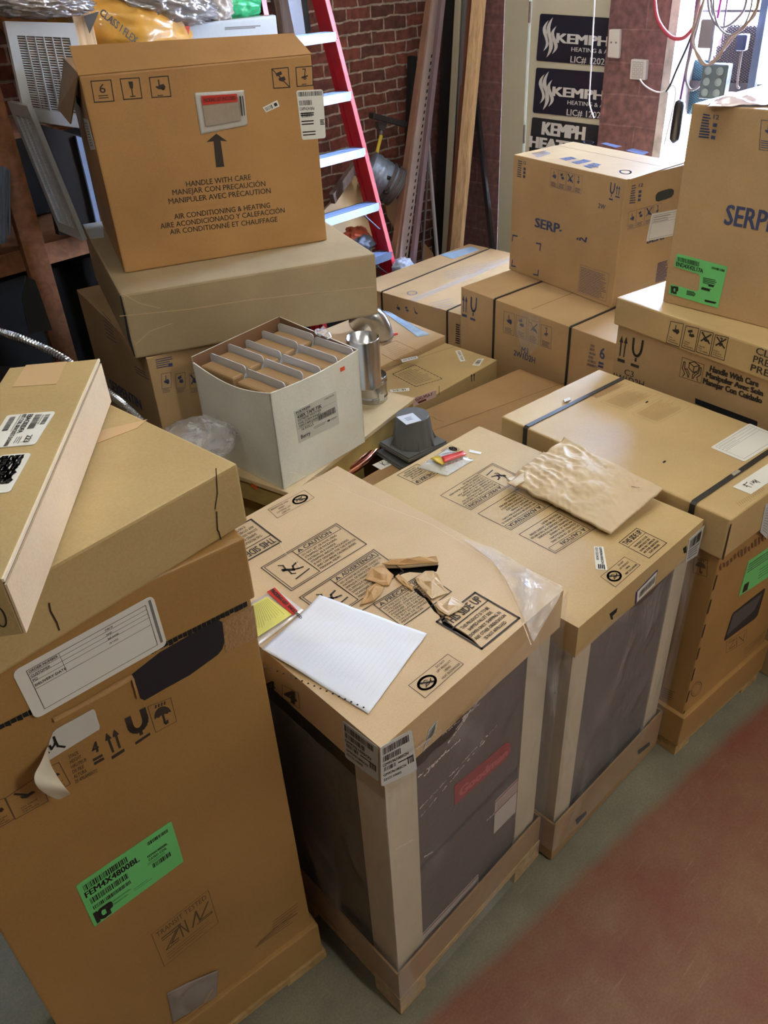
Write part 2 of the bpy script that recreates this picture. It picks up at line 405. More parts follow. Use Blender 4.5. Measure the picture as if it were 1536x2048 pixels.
def ic_slip(k, m, flip=False):
    f = (lambda u: 1 - u) if flip else (lambda u: u)
    L_ = lambda pts, w: k.line(m, [(f(a), b) for a, b in pts], w)
    k.poly(m, [(f(.2 + .07 * math.cos(R_(a))), .62 + .07 * math.sin(R_(a))) for a in range(0, 360, 40)])
    L_([(.26, .6), (.5, .45)], .009); L_([(.5, .45), (.62, .58), (.85, .62)], .005); L_([(.5, .45), (.66, .4), (.85, .36)], .005)
    L_([(.3, .6), (.36, .78), (.24, .86)], .004); L_([(.34, .54), (.3, .36), (.42, .3)], .004); L_([(.25, .12), (.95, .18)], .004)
def ic_nolift(k, m):
    k.ring(m, .5, .5, .4, .4, .005); k.line(m, [(.22, .78), (.78, .22)], .005)
    k.line(m, [(.3, .3), (.4, .45), (.6, .42), (.75, .55)], .002); k.line(m, [(.35, .35), (.5, .35), (.7, .45)], .002); k.line(m, [(.3, .62), (.5, .7), (.6, .6)], .002)
def ic_warn(k, m): k.poly(m, [(0, 0), (.5, 1), (1, 0), (.56, .15), (.5, .75), (.44, .15)])

# ------------------------------------------------------------------ cartons
def carton(name, label, q, z0, z1, mat, group=None, cat='cardboard box', bev=.004, seam=None, body_name='carton'):
    cx = sum(p[0] for p in q) / 4; cy = sum(p[1] for p in q) / 4
    r = thing(name, label, cat, Vector((cx, cy, z0)), group)
    r_body = obj(body_name, bm_prism(q, z0, z1, bev), mat, r)
    F, Rr, K, L = q
    f = dict(root=r, body=r_body, top=Face(Vector((0, 0, z1)), ez), front=side_face(F, Rr), left=side_face(L, F), q=q, z0=z0, z1=z1)
    return f
def quad(*c): return [(p[0], p[1]) for p in c]
def strap_over(root, a, b, z1, zb, w=.012, th=.0016, n=None, name='strap'):
    """black band: down the near side at a, across the top to b, down the far side"""
    bm = bmesh.new(); d = (b - a).normalized(); s = ez.cross(d) * w / 2; o = .002
    path = [a + ez * (zb - a.z) - d * o, a + ez * (z1 + o - .006 - a.z) - d * o, a + ez * (z1 + o - a.z) + d * .006, b + ez * (z1 + o - b.z) - d * .006, b + ez * (z1 + o - .006 - b.z) + d * o, b + ez * (zb - b.z) + d * o]
    nrm = [-d, (ez - d).normalized(), (ez - d * .3).normalized(), (ez + d * .3).normalized(), (ez + d).normalized(), d]
    top = [(bm.verts.new(p + s + nn * th), bm.verts.new(p - s + nn * th)) for p, nn in zip(path, nrm)]
    bot = [(bm.verts.new(p + s), bm.verts.new(p - s)) for p in path]
    for i in range(len(path) - 1):
        bm.faces.new([top[i][0], top[i][1], top[i + 1][1], top[i + 1][0]]); bm.faces.new([bot[i][0], bot[i + 1][0], bot[i + 1][1], bot[i][1]])
        for k in (0, 1): bm.faces.new([top[i][k], top[i + 1][k], bot[i + 1][k], bot[i][k]])
    return obj(name, bm, STRAP, root)
def tape_strip(root, pts, n, name='tape', mat=None, th=.0006):
    return obj(name, bm_slab([p + n * (th + .0004) for p in pts], n, th), mat or TAPE, root)

# ================================================================== THE SETTING
def dotn(t, tc, vec):
    n = t.nodes.new('ShaderNodeVectorMath'); n.operation = 'DOT_PRODUCT'; n.inputs[1].default_value = tuple(vec); t.links.new(tc.outputs['Object'], n.inputs[0]); return n.outputs['Value']
def brickm(name, along, c1, c2, mortar, bw, rh, ms, bump=.6, paint=False, warp=.012):
    m, t, b = newmat(name); L = t.links.new; tc = t.nodes.new('ShaderNodeTexCoord')
    cmb = t.nodes.new('ShaderNodeCombineXYZ'); L(dotn(t, tc, along), cmb.inputs[0]); L(dotn(t, tc, ez), cmb.inputs[1])
    nz = t.nodes.new('ShaderNodeTexNoise'); nz.inputs['Scale'].default_value = 9; nz.inputs['Detail'].default_value = 4; L(tc.outputs['Object'], nz.inputs[0])
    sub = t.nodes.new('ShaderNodeVectorMath'); sub.operation = 'SUBTRACT'; sub.inputs[1].default_value = (.5, .5, .5); L(nz.outputs['Color'], sub.inputs[0])
    scl = t.nodes.new('ShaderNodeVectorMath'); scl.operation = 'SCALE'; scl.inputs['Scale'].default_value = warp * 2; L(sub.outputs[0], scl.inputs[0])
    add = t.nodes.new('ShaderNodeVectorMath'); add.operation = 'ADD'; L(cmb.outputs[0], add.inputs[0]); L(scl.outputs[0], add.inputs[1])
    br = t.nodes.new('ShaderNodeTexBrick'); br.inputs['Scale'].default_value = 1; br.inputs['Brick Width'].default_value = bw; br.inputs['Row Height'].default_value = rh
    br.inputs['Mortar Size'].default_value = ms; br.inputs['Mortar Smooth'].default_value = .35; br.inputs['Bias'].default_value = 0
    br.inputs['Color1'].default_value = lin(c1); br.inputs['Color2'].default_value = lin(c2); br.inputs['Mortar'].default_value = lin(mortar); L(add.outputs[0], br.inputs[0])
    n2 = t.nodes.new('ShaderNodeTexNoise'); n2.inputs['Scale'].default_value = 28; n2.inputs['Detail'].default_value = 6; L(tc.outputs['Object'], n2.inputs[0])
    mr = t.nodes.new('ShaderNodeMapRange'); mr.inputs[1].default_value = .3; mr.inputs[2].default_value = .7; mr.inputs[3].default_value = .6; mr.inputs[4].default_value = 1.3; L(n2.outputs['Fac'], mr.inputs[0])
    mul = t.nodes.new('ShaderNodeVectorMath'); mul.operation = 'SCALE'; L(br.outputs['Color'], mul.inputs[0]); L(mr.outputs[0], mul.inputs['Scale']); L(mul.outputs[0], b.inputs['Base Color'])
    b.inputs['Roughness'].default_value = .5 if paint else .85
    inv = t.nodes.new('ShaderNodeMath'); inv.operation = 'SUBTRACT'; inv.inputs[0].default_value = 1; L(br.outputs['Fac'], inv.inputs[1])
    ad = t.nodes.new('ShaderNodeMath'); ad.operation = 'MULTIPLY_ADD'; ad.inputs[1].default_value = .35; L(n2.outputs['Fac'], ad.inputs[0]); L(inv.outputs[0], ad.inputs[2])
    bp = t.nodes.new('ShaderNodeBump'); bp.inputs['Strength'].default_value = bump; bp.inputs['Distance'].default_value = .012; L(ad.outputs[0], bp.inputs['Height']); L(bp.outputs[0], b.inputs['Normal'])
    return m
BRICK = brickm('old_brick', e1, (128, 70, 56), (92, 56, 48), (164, 150, 136), .215, .0705, .0070, warp=.018)
BLOCKP = brickm('painted_brick', e2, (118, 86, 86), (110, 79, 79), (130, 98, 97), .42, .16, .005, bump=.35, paint=True, warp=.006)
PLASTER = plain('dull_plaster', (168, 160, 150), .85, var=.15, scale=3)

# floor: red paint up to a bare grey strip along the cartons
fm, t, b = newmat('painted_concrete'); L = t.links.new
tc = t.nodes.new('ShaderNodeTexCoord'); pA, pB = PZ(868, 2026, 0), PZ(1383, 1541, 0); fd = (pB - pA).normalized(); fn = Vector((fd.y, -fd.x, 0))
dv = dotn(t, tc, fn); nz = t.nodes.new('ShaderNodeTexNoise'); nz.inputs['Scale'].default_value = 14; nz.inputs['Detail'].default_value = 5; L(tc.outputs['Object'], nz.inputs[0])
n2 = t.nodes.new('ShaderNodeTexNoise'); n2.inputs['Scale'].default_value = 3.5; n2.inputs['Detail'].default_value = 8; n2.inputs['Roughness'].default_value = .65; L(tc.outputs['Object'], n2.inputs[0])
n3 = t.nodes.new('ShaderNodeTexNoise'); n3.inputs['Scale'].default_value = 180; n3.inputs['Detail'].default_value = 2; L(tc.outputs['Object'], n3.inputs[0])
ma = t.nodes.new('ShaderNodeMath'); ma.operation = 'MULTIPLY_ADD'; ma.inputs[1].default_value = .035; L(nz.outputs['Fac'], ma.inputs[0]); L(dv, ma.inputs[2])
mr = t.nodes.new('ShaderNodeMapRange'); d0 = pA.dot(fn) + .017; mr.inputs[1].default_value = d0 - .02; mr.inputs[2].default_value = d0 + .02; L(ma.outputs[0], mr.inputs[0])
ra = t.nodes.new('ShaderNodeValToRGB'); ra.color_ramp.elements[0].position = .35; ra.color_ramp.elements[1].position = .68
ra.color_ramp.elements[0].color = lin((118, 66, 52)); ra.color_ramp.elements[1].color = lin((130, 98, 70)); L(n2.outputs['Fac'], ra.inputs[0])
rb = t.nodes.new('ShaderNodeValToRGB'); rb.color_ramp.elements[0].position = .3; rb.color_ramp.elements[1].position = .75
rb.color_ramp.elements[0].color = lin((104, 102, 86)); rb.color_ramp.elements[1].color = lin((140, 136, 116)); L(n2.outputs['Fac'], rb.inputs[0])
mx = t.nodes.new('ShaderNodeMix'); mx.data_type = 'RGBA'; L(mr.outputs[0], mx.inputs['Factor']); L(rb.outputs[0], mx.inputs['A']); L(ra.outputs[0], mx.inputs['B'])
sp_ = t.nodes.new('ShaderNodeMapRange'); sp_.inputs[1].default_value = .3; sp_.inputs[2].default_value = .75; sp_.inputs[3].default_value = .88; sp_.inputs[4].default_value = 1.15; L(n3.outputs['Fac'], sp_.inputs[0])
sc_ = t.nodes.new('ShaderNodeVectorMath'); sc_.operation = 'SCALE'; L(mx.outputs['Result'], sc_.inputs[0]); L(sp_.outputs[0], sc_.inputs['Scale']); L(sc_.outputs[0], b.inputs['Base Color'])
vo = t.nodes.new('ShaderNodeTexVoronoi'); vo.inputs['Scale'].default_value = 26; L(tc.outputs['Object'], vo.inputs['Vector'])
vr = t.nodes.new('ShaderNodeMapRange'); vr.inputs[1].default_value = .045; vr.inputs[2].default_value = .02; vr.inputs[3].default_value = 0; vr.inputs[4].default_value = .35; L(vo.outputs['Distance'], vr.inputs[0])
mps = t.nodes.new('ShaderNodeMapping'); mps.inputs['Rotation'].default_value = (0, 0, .7); mps.inputs['Scale'].default_value = (1.2, 16, 1); L(tc.outputs['Object'], mps.inputs[0])
ns = t.nodes.new('ShaderNodeTexNoise'); ns.inputs['Scale'].default_value = 4; ns.inputs['Detail'].default_value = 9; ns.inputs['Roughness'].default_value = .7; L(mps.outputs[0], ns.inputs[0])
scrm = t.nodes.new('ShaderNodeMapRange'); scrm.inputs[1].default_value = .60; scrm.inputs[2].default_value = .74; scrm.inputs[3].default_value = 0; scrm.inputs[4].default_value = .45; L(ns.outputs['Fac'], scrm.inputs[0])
am = t.nodes.new('ShaderNodeMath'); am.operation = 'MAXIMUM'; L(vr.outputs[0], am.inputs[0]); L(scrm.outputs[0], am.inputs[1])
m9 = t.nodes.new('ShaderNodeMix'); m9.data_type = 'RGBA'; m9.inputs['B'].default_value = lin((168, 142, 122)); L(am.outputs[0], m9.inputs['Factor']); L(sc_.outputs[0], m9.inputs['A']); L(m9.outputs['Result'], b.inputs['Base Color'])
b.inputs['Roughness'].default_value = .5
bp = t.nodes.new('ShaderNodeBump'); bp.inputs['Strength'].default_value = .15; bp.inputs['Distance'].default_value = .004; L(n2.outputs['Fac'], bp.inputs['Height']); L(bp.outputs[0], b.inputs['Normal'])

def wallbox(a0, a1, b0, b1, z0, z1):
    bm = bmesh.new(); return bm_prism([rc(a0, b0), rc(a1, b0), rc(a1, b1), rc(a0, b1)], z0, z1, 0, bm=bm)
XD, YB = 4.75, 4.2            # door wall, brick wall
struct('floor', wallbox(-3.2, 5.1, -3.6, 4.5, -.1, 0), fm)
struct('ceiling', wallbox(-3.2, 5.1, -3.6, 4.5, 3.3, 3.4), PLASTER)
struct('wall_back', wallbox(-3.2, 5.1, YB, YB + .25, 0, 3.3), BRICK)
struct('wall_left', wallbox(-3.2, -3.0, -3.6, YB, 0, 3.3), PLASTER)
struct('wall_front', wallbox(-3.0, 5.1, -3.6, -3.4, 0, 3.3), PLASTER)
struct('wall_right', wallbox(XD, XD + .25, 3.585, YB, 0, 3.3), BLOCKP)
struct('wall_right_lintel', wallbox(XD, XD + .25, -3.4, 3.585, 2.75, 3.3), BLOCKP)
struct('wall_right_end', wallbox(XD, XD + .25, -3.4, 1.62, 0, 2.75), BLOCKP)
# painted brick pier between door and gateway
p_l, p_r = P1(1218, 40, 4.6).dot(e2), P1(1338, 40, 4.6).dot(e2)
struct('wall_right_pier', wallbox(4.6, 5.0, p_r, p_l, 0, 2.75), BLOCKP)
REVEAL = plain('daylit_reveal', (196, 188, 184), .6, var=.3, scale=14)  # whitish tone stands for daylight falling on the pier's reveal
struct('trim_1', wallbox(4.605, 5.02, p_r - .05, p_r - .001, 0, 2.75), REVEAL)
# door with frame
DOORP = plain('door_paint', (196, 192, 172), .5, var=.04, scale=2); FRAMEP = plain('frame_paint', (182, 180, 160), .5, var=.05, scale=3)
hB = P1(1056, 150, XD).dot(e2); jB = P1(1009, 150, XD).dot(e2)
bm = wallbox(XD - .02, XD + .06, hB + .004, jB, 0, 2.12); wallb = bm
bm_prism([rc(XD - .02, 2.45), rc(XD + .06, 2.45), rc(XD + .06, jB), rc(XD - .02, jB)], 2.06, 2.18, 0, bm=bm)
struct('trim_2', bm, FRAMEP)
struct('wall_right_above_door', wallbox(XD, XD + .25, p_l, 3.585, 2.18, 2.75), BLOCKP)
door = struct('door_1', wallbox(XD + .0, XD + .045, 2.45, hB - .004, 0.01, 2.055), DOORP)
for zz in (1.83, 1.15, .35):
    bmh = bm_tube([rc(XD - .012, hB, zz - .055), rc(XD - .012, hB, zz + .055)], .008, 8)
    obj('hinge', bmh, GALV, door)
# signs stuck on the door
SIGNN = plain('navy_sign', (24, 28, 44), .4); SIGNW = plain('sign_white', (206, 206, 206), .5); SIGNK = plain('black_sign', (34, 36, 42), .45)
doorF = Face(rc(XD - .002, 0), -e1)
def flame(k, m):
    for i, (du, dv, s) in enumerate(((0, 0, 1), (.33, -.12, .95))):
        pts = [(.30, 1.0), (.42, .80), (.38, .66), (.20, .48), (.10, .36), (.22, .18), (.34, 0), (.34, .12), (.48, .26), (.56, .42), (.52, .56), (.40, .70), (.46, .84)]
    def leaf(x0, y0, x1, y1, wd):
        L_, R2 = [], []
        for i in range(13):
            t_ = i / 12; x = x0 + (x1 - x0) * t_ + .16 * math.sin(t_ * math.pi * 2); y = y0 + (y1 - y0) * t_; ww = wd * math.sin(math.pi * t_) ** .7
            L_.append((x - ww, y)); R2.append((x + ww, y))
        k.poly(m, L_ + R2[::-1])
    leaf(.42, 0, .60, 1.0, .13); leaf(.22, .16, .36, .92, .11); leaf(.72, .10, .84, .80, .11)
def sign(qpx, mat, kind, label):
    m = Map(doorF, *qpx); cc = m(.5, 0); r = thing('door_sign', label, 'sign', cc, 'company signs on the door')
    sticker(r, m, mat, 'sign_panel', th=.003, round_=.012)
    k = Ink(.0048)
    if kind == 0:
        flame(k, m.sub(.04, .08, .30, .94))
        k.text(m, 'KEMPH', .28, .42, 1.0, .62, 2.2); k.text(m, 'HEATING & AC', .50, .26, 1.06, .35, .6); k.text(m, 'LIC# 120269', .50, .02, 1.08, .16, .6)
    else:
        k.text(m, 'KEMPH', .18, .66, .80, .93, 3.2); k.text(m, 'HEATING & AC', .0, .34, 1.5, .58, 3.0)
        k.text(m, 'LIC# 120269', .1, .08, .9, .24, .6)
    k.build('lettering', SIGNW, r)
z2 = zc(768, 0, 2)
sign([(1081, 27), (1222, 36), (1214, 132), (1073, 121)], SIGNN, 0, 'navy company sign with flame logo, topmost on the beige door')
sign([(1073, 135), (1212, 145), (1206, 239), (1066, 225)], SIGNN, 0, 'navy company sign with flame logo, second from top on the beige door')
sign([(1065, 234), (1200, 251), (1190, 345), (1057, 322)], SIGNK, 1, 'black sign in bold letters lowest on the beige door')

# light fittings on the ceiling (out of view, they light the room, some only added as fill)
def lamp_strip(c, ax, power, label):
    r = thing('ceiling_light', label, 'ceiling light', c, 'strip lights on the ceiling')
    side = ez.cross(ax).normalized()
    obj('housing', bm_box(c + ez * .04, ax * .62, side * .08, ez * .03), plain('lamp_white', (230, 230, 230), .5), r)
    m, t, b = newmat('lamp_tube'); b.inputs['Emission Color'].default_value = (1.0, .97, .86, 1); b.inputs['Emission Strength'].default_value = power
    obj('tube', bm_box(c, ax * .60, side * .06, ez * .009), m, r)
LAMPP = 17
lamp_strip(rc(.2, 1.5, 3.2), e2, LAMPP * .85, 'long white strip light on the ceiling above the front cartons')
lamp_strip(rc(2.1, 1.2, 3.2), e2, LAMPP * 1.0, 'long white strip light on the ceiling above the right-hand stacks')
lamp_strip(rc(.9, -1.6, 3.2), e2, LAMPP * 3.4, 'unseen fill light added on the ceiling behind the viewer')  # fill lamp added to lift the dark front faces
lamp_strip(rc(3.2, -1.2, 3.2), e2, LAMPP * 1.0, 'unseen fill light added on the ceiling over the open floor at the right')  # added from the right to raise the ambient on the fronts
lamp_strip(rc(3.6, 2.6, 3.2), e2, LAMPP * 1.1, 'unseen fill light added on the ceiling near the beige door')  # added to brighten the door and the wall around it

# outside the gateway
OUTG = plain('pale_yard_concrete', (206, 204, 200), .9, var=.06, scale=2); OUTW = plain('pale_yard_wall', (226, 226, 224), .9, var=.03, scale=1)
struct('floor_yard', wallbox(5.1, 14, -9, 9, -.15, -.02), OUTG); struct('wall_yard', wallbox(11, 11.2, -8, 8, -.02, 3.6), OUTW)
sun = bpy.data.lights.new('sun', 'SUN'); so = bpy.data.objects.new('sun', sun); C.objects.link(so); sun.energy = 2.5; sun.angle = R_(.6); sun.color = (1, .95, .88)
sdir = (e1 * .75 + e2 * .2 - ez * .9).normalized(); so.rotation_euler = sdir.to_track_quat('-Z', 'Y').to_euler()
pl = bpy.data.lights.new('portal', 'AREA'); po = bpy.data.objects.new('portal', pl); C.objects.link(po); pl.shape = 'RECTANGLE'; pl.size = .8; pl.size_y = 2.75; pl.cycles.is_portal = True
po.location = rc(5.05, 1.98, 1.37); po.rotation_euler = (-e1).to_track_quat('-Z', 'Z').to_euler()

# gateway steelwork
DKST = plain('dark_gate_steel', (74, 70, 74), .5, metal=.5); XG = 4.86
def gatebar(name, a, b, w_, t_, label=None):
    return bm_beam(a, b, e2, w_, t_)
gr = thing('security_gate', 'dark steel gate frame with expanded mesh in the bright opening', 'gate', rc(XG, 1.0, 0))
ga = P1(1375, 60, XG).dot(e2)
obj('gate_post', bm_beam(rc(XG, ga, 0), rc(XG, ga, 2.7), e2, .05, .05), DKST, gr)
obj('gate_rail', bm_beam(rc(XG, ga, P1(1400, 170, XG).z), rc(XG, 1.64, P1(1400, 170, XG).z), ez, .045, .04), DKST, gr)
obj('gate_rail', bm_beam(rc(XG, ga, P1(1430, 22, XG).z), rc(XG, 1.64, P1(1430, 22, XG).z), ez, .012, .012), DKST, gr)
obj('gate_rail', bm_beam(rc(XG, ga, .12), rc(XG, 1.64, .12), ez, .045, .04), DKST, gr)
def exp_mesh(o, U, V, nu, nv, pu, pv, inside=None, w_=.0028):
    bm = bmesh.new(); n = U.cross(V).normalized()
    def st(a, b):
        d = (b - a).normalized(); s = n.cross(d) * w_ / 2
        vs = [bm.verts.new(p) for p in (a - s, b - s, b + s, a + s)]; bm.faces.new(vs)
        vs = [bm.verts.new(p + n * .003) for p in (a - s, b - s, b + s, a + s)]; bm.faces.new(vs)
        bm.faces.new([bm.verts.new(p) for p in (a - s, b - s, b - s + n * .003, a - s + n * .003)])
    for i in range(nu):
        for j in range(nv):
            c = o + U * (i + .5) * pu + V * (j + .5) * pv
            if inside and not inside((i + .5) / nu, (j + .5) / nv): continue
            l, r_, t_, b_ = c - U * pu / 2, c + U * pu / 2, c + V * pv / 2, c - V * pv / 2
            st(l, t_); st(t_, r_); st(r_, b_); st(b_, l)
    return bm
# edge-on mesh wing just inside the post
u0 = rc(XG, ga - .03, 0); obj('mesh_wing', exp_mesh(u0 + ez * .9, (e1 * .92 - e2 * .12).normalized(), ez, 16, 100, .03, .016, None, .011), DKST, gr)
c0 = P1(1418, 232, XG); obj('mesh_panel', exp_mesh(rc(XG, c0.dot(e2), c0.z), -e2 * -1, ez, 12, 22, .021, .0125, None, .005), plain('teal_mesh', (70, 104, 120), .6), gr)
def hexa(u, v): return abs(u - .5) + abs(v - .5) * .35 < .52 and .02 < v < .98
pc = P1(1512, 168, XG); pt = P1(1430, 82, XG)
c1_ = rc(XG + .012, c0.dot(e2), c0.z); obj('panel_glare_block', bm_box(c1_ + e2 * .126 + ez * .137, e2 * .126, ez * .137, e1 * .002), plain('pale_teal_sheet', (176, 206, 216), .5), gr)  # sheet added so the sky's glare does not wash out the mesh
pq_ = rc(XG + .012, pc.dot(e2), pc.z - .03); obj('patch_glare_block', bm_slab([pq_ + e2 * a + ez * b_ for a, b_ in ((.0, .08), (.0, .22), (.04, .295), (.21, .295), (.252, .22), (.252, .08), (.21, .005), (.04, .005))], -e1, .003), plain('pale_pink_sheet', (206, 190, 192), .5), gr)  # added behind the patch to block the bright sky
obj('mesh_patch', exp_mesh(rc(XG, pc.dot(e2), pc.z - .03), e2, ez, 12, 24, .021, .0125, hexa, .0045), DKST, gr)

# wiring on the pier
pierF = Face(rc(4.6, 0), -e1); WHITEP = plain('white_plastic', (206, 202, 198), .4)
def pier_box(name, label, cat, qpx, depth, mat, parts=None, grp=None):
    m = Map(pierF, *qpx); r = thing(name, label, cat, m(.5, 0), grp)
    bm = bm_slab([m(*p) + pierF.n * depth for p in ((0, 0), (1, 0), (1, 1), (0, 1))], pierF.n, depth); bmesh.ops.bevel(bm, geom=[e for e in bm.edges], offset=.006, segments=2, affect='EDGES', profile=.5)
    obj('cover', bm, mat, r)
    if parts: parts(r, m, depth)
    return r
def sw(r, m, d):
    k = Ink(d + .001); k.rect(m, .22, .52, .38, .58); k.rect(m, .66, .52, .82, .58); k.build('switch', INKG, r)
def ke(r, m, d):
    k = Ink(d + .001)
    for i in range(3):
        for j in range(4): k.box(m, .0015, .18 + i * .24, .12 + j * .21, .34 + i * .24, .26 + j * .21)
    k.build('sockets', INKG, r)
pier_box('light_switch', 'tall white switch plate on the red painted brick pier', 'switch', [(1223, 58), (1245, 58), (1242, 116), (1220, 114)], .03, WHITEP, sw)
pier_box('power_strip', 'square white socket block on the red painted brick pier', 'socket', [(1268, 117), (1299, 119), (1296, 159), (1265, 157)], .035, WHITEP, ke)
def cord(name, label, pts, r_, mat, d=4.45, seg=8, grp=None, cat='cable', dd=None):
    P = [P1(x, y, (dd[i] if dd else d)) for i, (x, y) in enumerate(pts)]
    o = obj(name, bm_tube(smooth_path(P, 5), r_ * .62, seg), mat, None, True); return tag(o, label, cat, grp)
RC_, PUR, GRYC, YELC = plain('red_hose', (160, 60, 74), .4), plain('purple_cord', (104, 64, 116), .4), plain('grey_cord', (128, 122, 128), .4), plain('tan_cord', (150, 128, 116), .5)
cord('hanging_cable', 'bright white cord hanging down in front of the beige door', [(1190, -60), (1189, 0), (1184, 100), (1179, 190), (1180, 212), (1188, 236)], .006, plain('white_cord', (246, 246, 250), .4), 4.0)
cord('air_hose', 'thick dull red hose looping past the top of the brick pier', [(1307, -80), (1309, 0), (1316, 40), (1335, 68), (1355, 78), (1375, 70), (1395, 35), (1402, -60)], .016, RC_, 4.4)
z3 = zc(1180, 0, 4.315)
cord('hanging_cable', 'white cord from the socket block to the gate post', z3((430, 685), (470, 735), (540, 780), (600, 795), (660, 770), (720, 738), (740, 780), (735, 850), (700, 1010), (640, 1250)), .006, WHITEP, 4.5)
cord('hanging_cable', 'black cord running diagonally beside the gate post', z3((905, 230), (840, 400), (750, 600), (700, 720), (660, 790)), .010, BLACKP, 4.5)
cord('hanging_cable', 'purple cord hanging straight down inside the gate post', z3((930, -60), (880, 330), (820, 650), (780, 860), (765, 940)), .010, PUR, 4.45)
cord('hanging_cable', 'big grey loop of cord hanging furthest down at the gate', z3((1000, -60), (900, 330), (830, 640), (850, 750), (890, 775), (960, 720), (1010, 590), (1050, 400), (1060, 200), (1040, -50)), .010, GRYC, 4.40)
cord('hanging_cable', 'tan double loop of cord across the bright gateway', z3((960, -60), (890, 250), (900, 400), (960, 540), (1040, 545), (1150, 430), (1300, 250), (1420, 130), (1460, -50)), .011, YELC, 4.35)
cord('hanging_cable', 'second tan loop of cord under the double loop', z3((1000, -60), (920, 200), (880, 360), (940, 480), (1010, 560), (1110, 500), (1200, 330), (1330, 240), (1440, 60), (1470, -50)), .009, YELC, 4.3)
cord('hanging_cable', 'upper grey loop of cord at the top of the gateway', z3((1015, -50), (1030, 100), (1090, 210), (1160, 235), (1250, 180), (1330, 80), (1360, -50)), .009, GRYC, 4.35)
cord('hanging_cable', 'thin grey cord crossing the upper loops', z3((1070, -50), (1070, 100), (1110, 230), (1180, 295), (1260, 290), (1340, 200), (1390, 60), (1400, -50)), .007, GRYC, 4.3)
cord('hanging_cable', 'magenta cord hanging beside the grey junction box', z3((1140, -60), (1100, 160), (1060, 380), (1020, 560), (980, 680)), .009, plain('magenta_cord', (150, 40, 120), .4), 4.45)
cord('hanging_cable', 'violet cord hanging left of the hexagonal mesh patch', z3((1195, -60), (1160, 180), (1145, 350)), .006, PUR, 4.45)
def dangling(name, label, cat, px, sz, mat, d, axis_dn=True, parts=None, fc=0):
    c = P1(px[0], px[1], d); r = thing(name, label, cat, c - ez * sz[1] / 2)
    obj('body', bm_box(c, e2 * sz[0] / 2, ez * sz[1] / 2, e1 * sz[2] / 2, bev=.008), mat, r)
    if parts: parts(r, c, sz)
    return r
dangling('junction_box', 'grey electrical box hanging among the cords', 'electrical box', z3((1025, 288))[0], (.075, .125, .06), GRYC, 4.42)
def sixp(r, c, sz):
    for i in range(2):
        for j in range(3):
            cc = c - e1 * (sz[2] / 2 + .001) + e2 * ((i - .5) * .05 * -1.1) * 1.1 + ez * (j - 1) * .048
            obj('outlet', bm_lathe(cc, [(.018, 0), (.018, .004), (.012, .005), (.012, .002)], 16, -e1), plain('outlet_ring', (150, 168, 180), .4), r)
BLUEG = plain('blue_grey_plastic', (88, 104, 118), .4)
dangling('outlet_block', 'blue-grey block of six outlets hanging low in the gateway', 'electrical outlet', z3((1082, 700))[0], (.13, .155, .06), BLUEG, 4.36, parts=sixp)
cord('hanging_cable', 'short cord carrying the six-outlet block', z3((1070, 480), (1075, 540), (1085, 610)), .007, GRYC, 4.36)
dangling('plug', 'small blue plug hanging in front of the hexagonal mesh patch', 'plug', z3((1317, 365))[0], (.05, .07, .045), plain('blue_plastic', (62, 74, 116), .4), 4.42)
cord('hanging_cable', 'tan cord below the small blue plug', z3((1317, 400), (1300, 500), (1280, 640), (1270, 740), (1290, 760)), .008, YELC, 4.42)
o = obj('pull_switch', bm_lathe(P1(*z3((728, 1235))[0], 4.42), [(.012, 0), (.028, .02), (.03, .05), (.028, .18), (.024, .2), (.008, .21)], 16, (ez + e2 * .0).normalized()), BLACKP, None, True); tag(o, 'black ribbed switch handle hanging beside the gate post', 'handle')
o = obj('gate_pole', bm_beam(P1(1536, -20, 4.42) , P1(1502, 186, 4.42), e2, .035, .03), plain('pale_blue_steel', (110, 130, 176), .4, metal=.3)); tag(o, 'pale blue flat bar leaning at the right of the gateway', 'metal bar')

# ================================================================== LUMBER BY THE BRICK WALL
def lean(name, label, cat, pa, da, pb, db, wid, th, mat, top=2.05, group=None, fc=None):
    X_ = isinstance(da, tuple); a, b_ = (P1(*pa, da[0]), P1(*pb, db[0])) if X_ else (P2(*pa, da), P2(*pb, db)); fc = fc or (e2 if X_ else e1); d = (a - b_).normalized(); s = -b_.z / d.z; t_ = (top - b_.z) / d.z
    base = b_ + d * (s + .01); tp = b_ + d * t_
    o = obj(name, bm_beam(base, tp, fc, wid, th, bev=.002), mat); return tag(o, label, cat, group), base, tp
z5 = zc(800, 0, 5.12); z4 = zc(640, 250, 5.908)
lean('lumber_board', 'tall narrow brown board leaning leftmost among the lumber', 'board', (862, 0), 3.96, (792, 500), 3.70, .045, .05, plain('brown_board', (140, 104, 84), .7, var=.2, scale=8), group=None)
o, ba, tp = lean('perforated_strip', 'pale perforated metal strip with a row of slots, leaning in the lumber', 'metal strip', (873, 0), 3.93, (808, 500), 3.66, .075, .012, plain('pale_primed_metal', (178, 162, 158), .45, metal=.2, var=.1, scale=5))
d_ = (tp - ba).normalized(); k = Ink(.001); nn = -e2; sq = ez
for i in range(36):
    c = ba + d_ * (.35 + i * .042) + nn * .0075
    k.raw([c + e1 * x + d_ * y for x, y in ((.008, -.012), (.02, -.008), (.02, .012), (.008, .008))], nn)
k.build('slots', DARKHOLE, None, host=o)
lean('metal_angle', 'mauve grey metal angle with a bright edge leaning in the lumber', 'metal angle', (884, 0), 3.80, (828, 500), 3.60, .035, .03, plain('mauve_metal', (138, 120, 128), .35, metal=.4))
lean('lumber_board', 'black upright panel leaning behind the lumber', 'board', (907, 0), (4.72,), (880, 500), (4.68,), .14, .02, plain('black_panel', (26, 26, 26), .7))
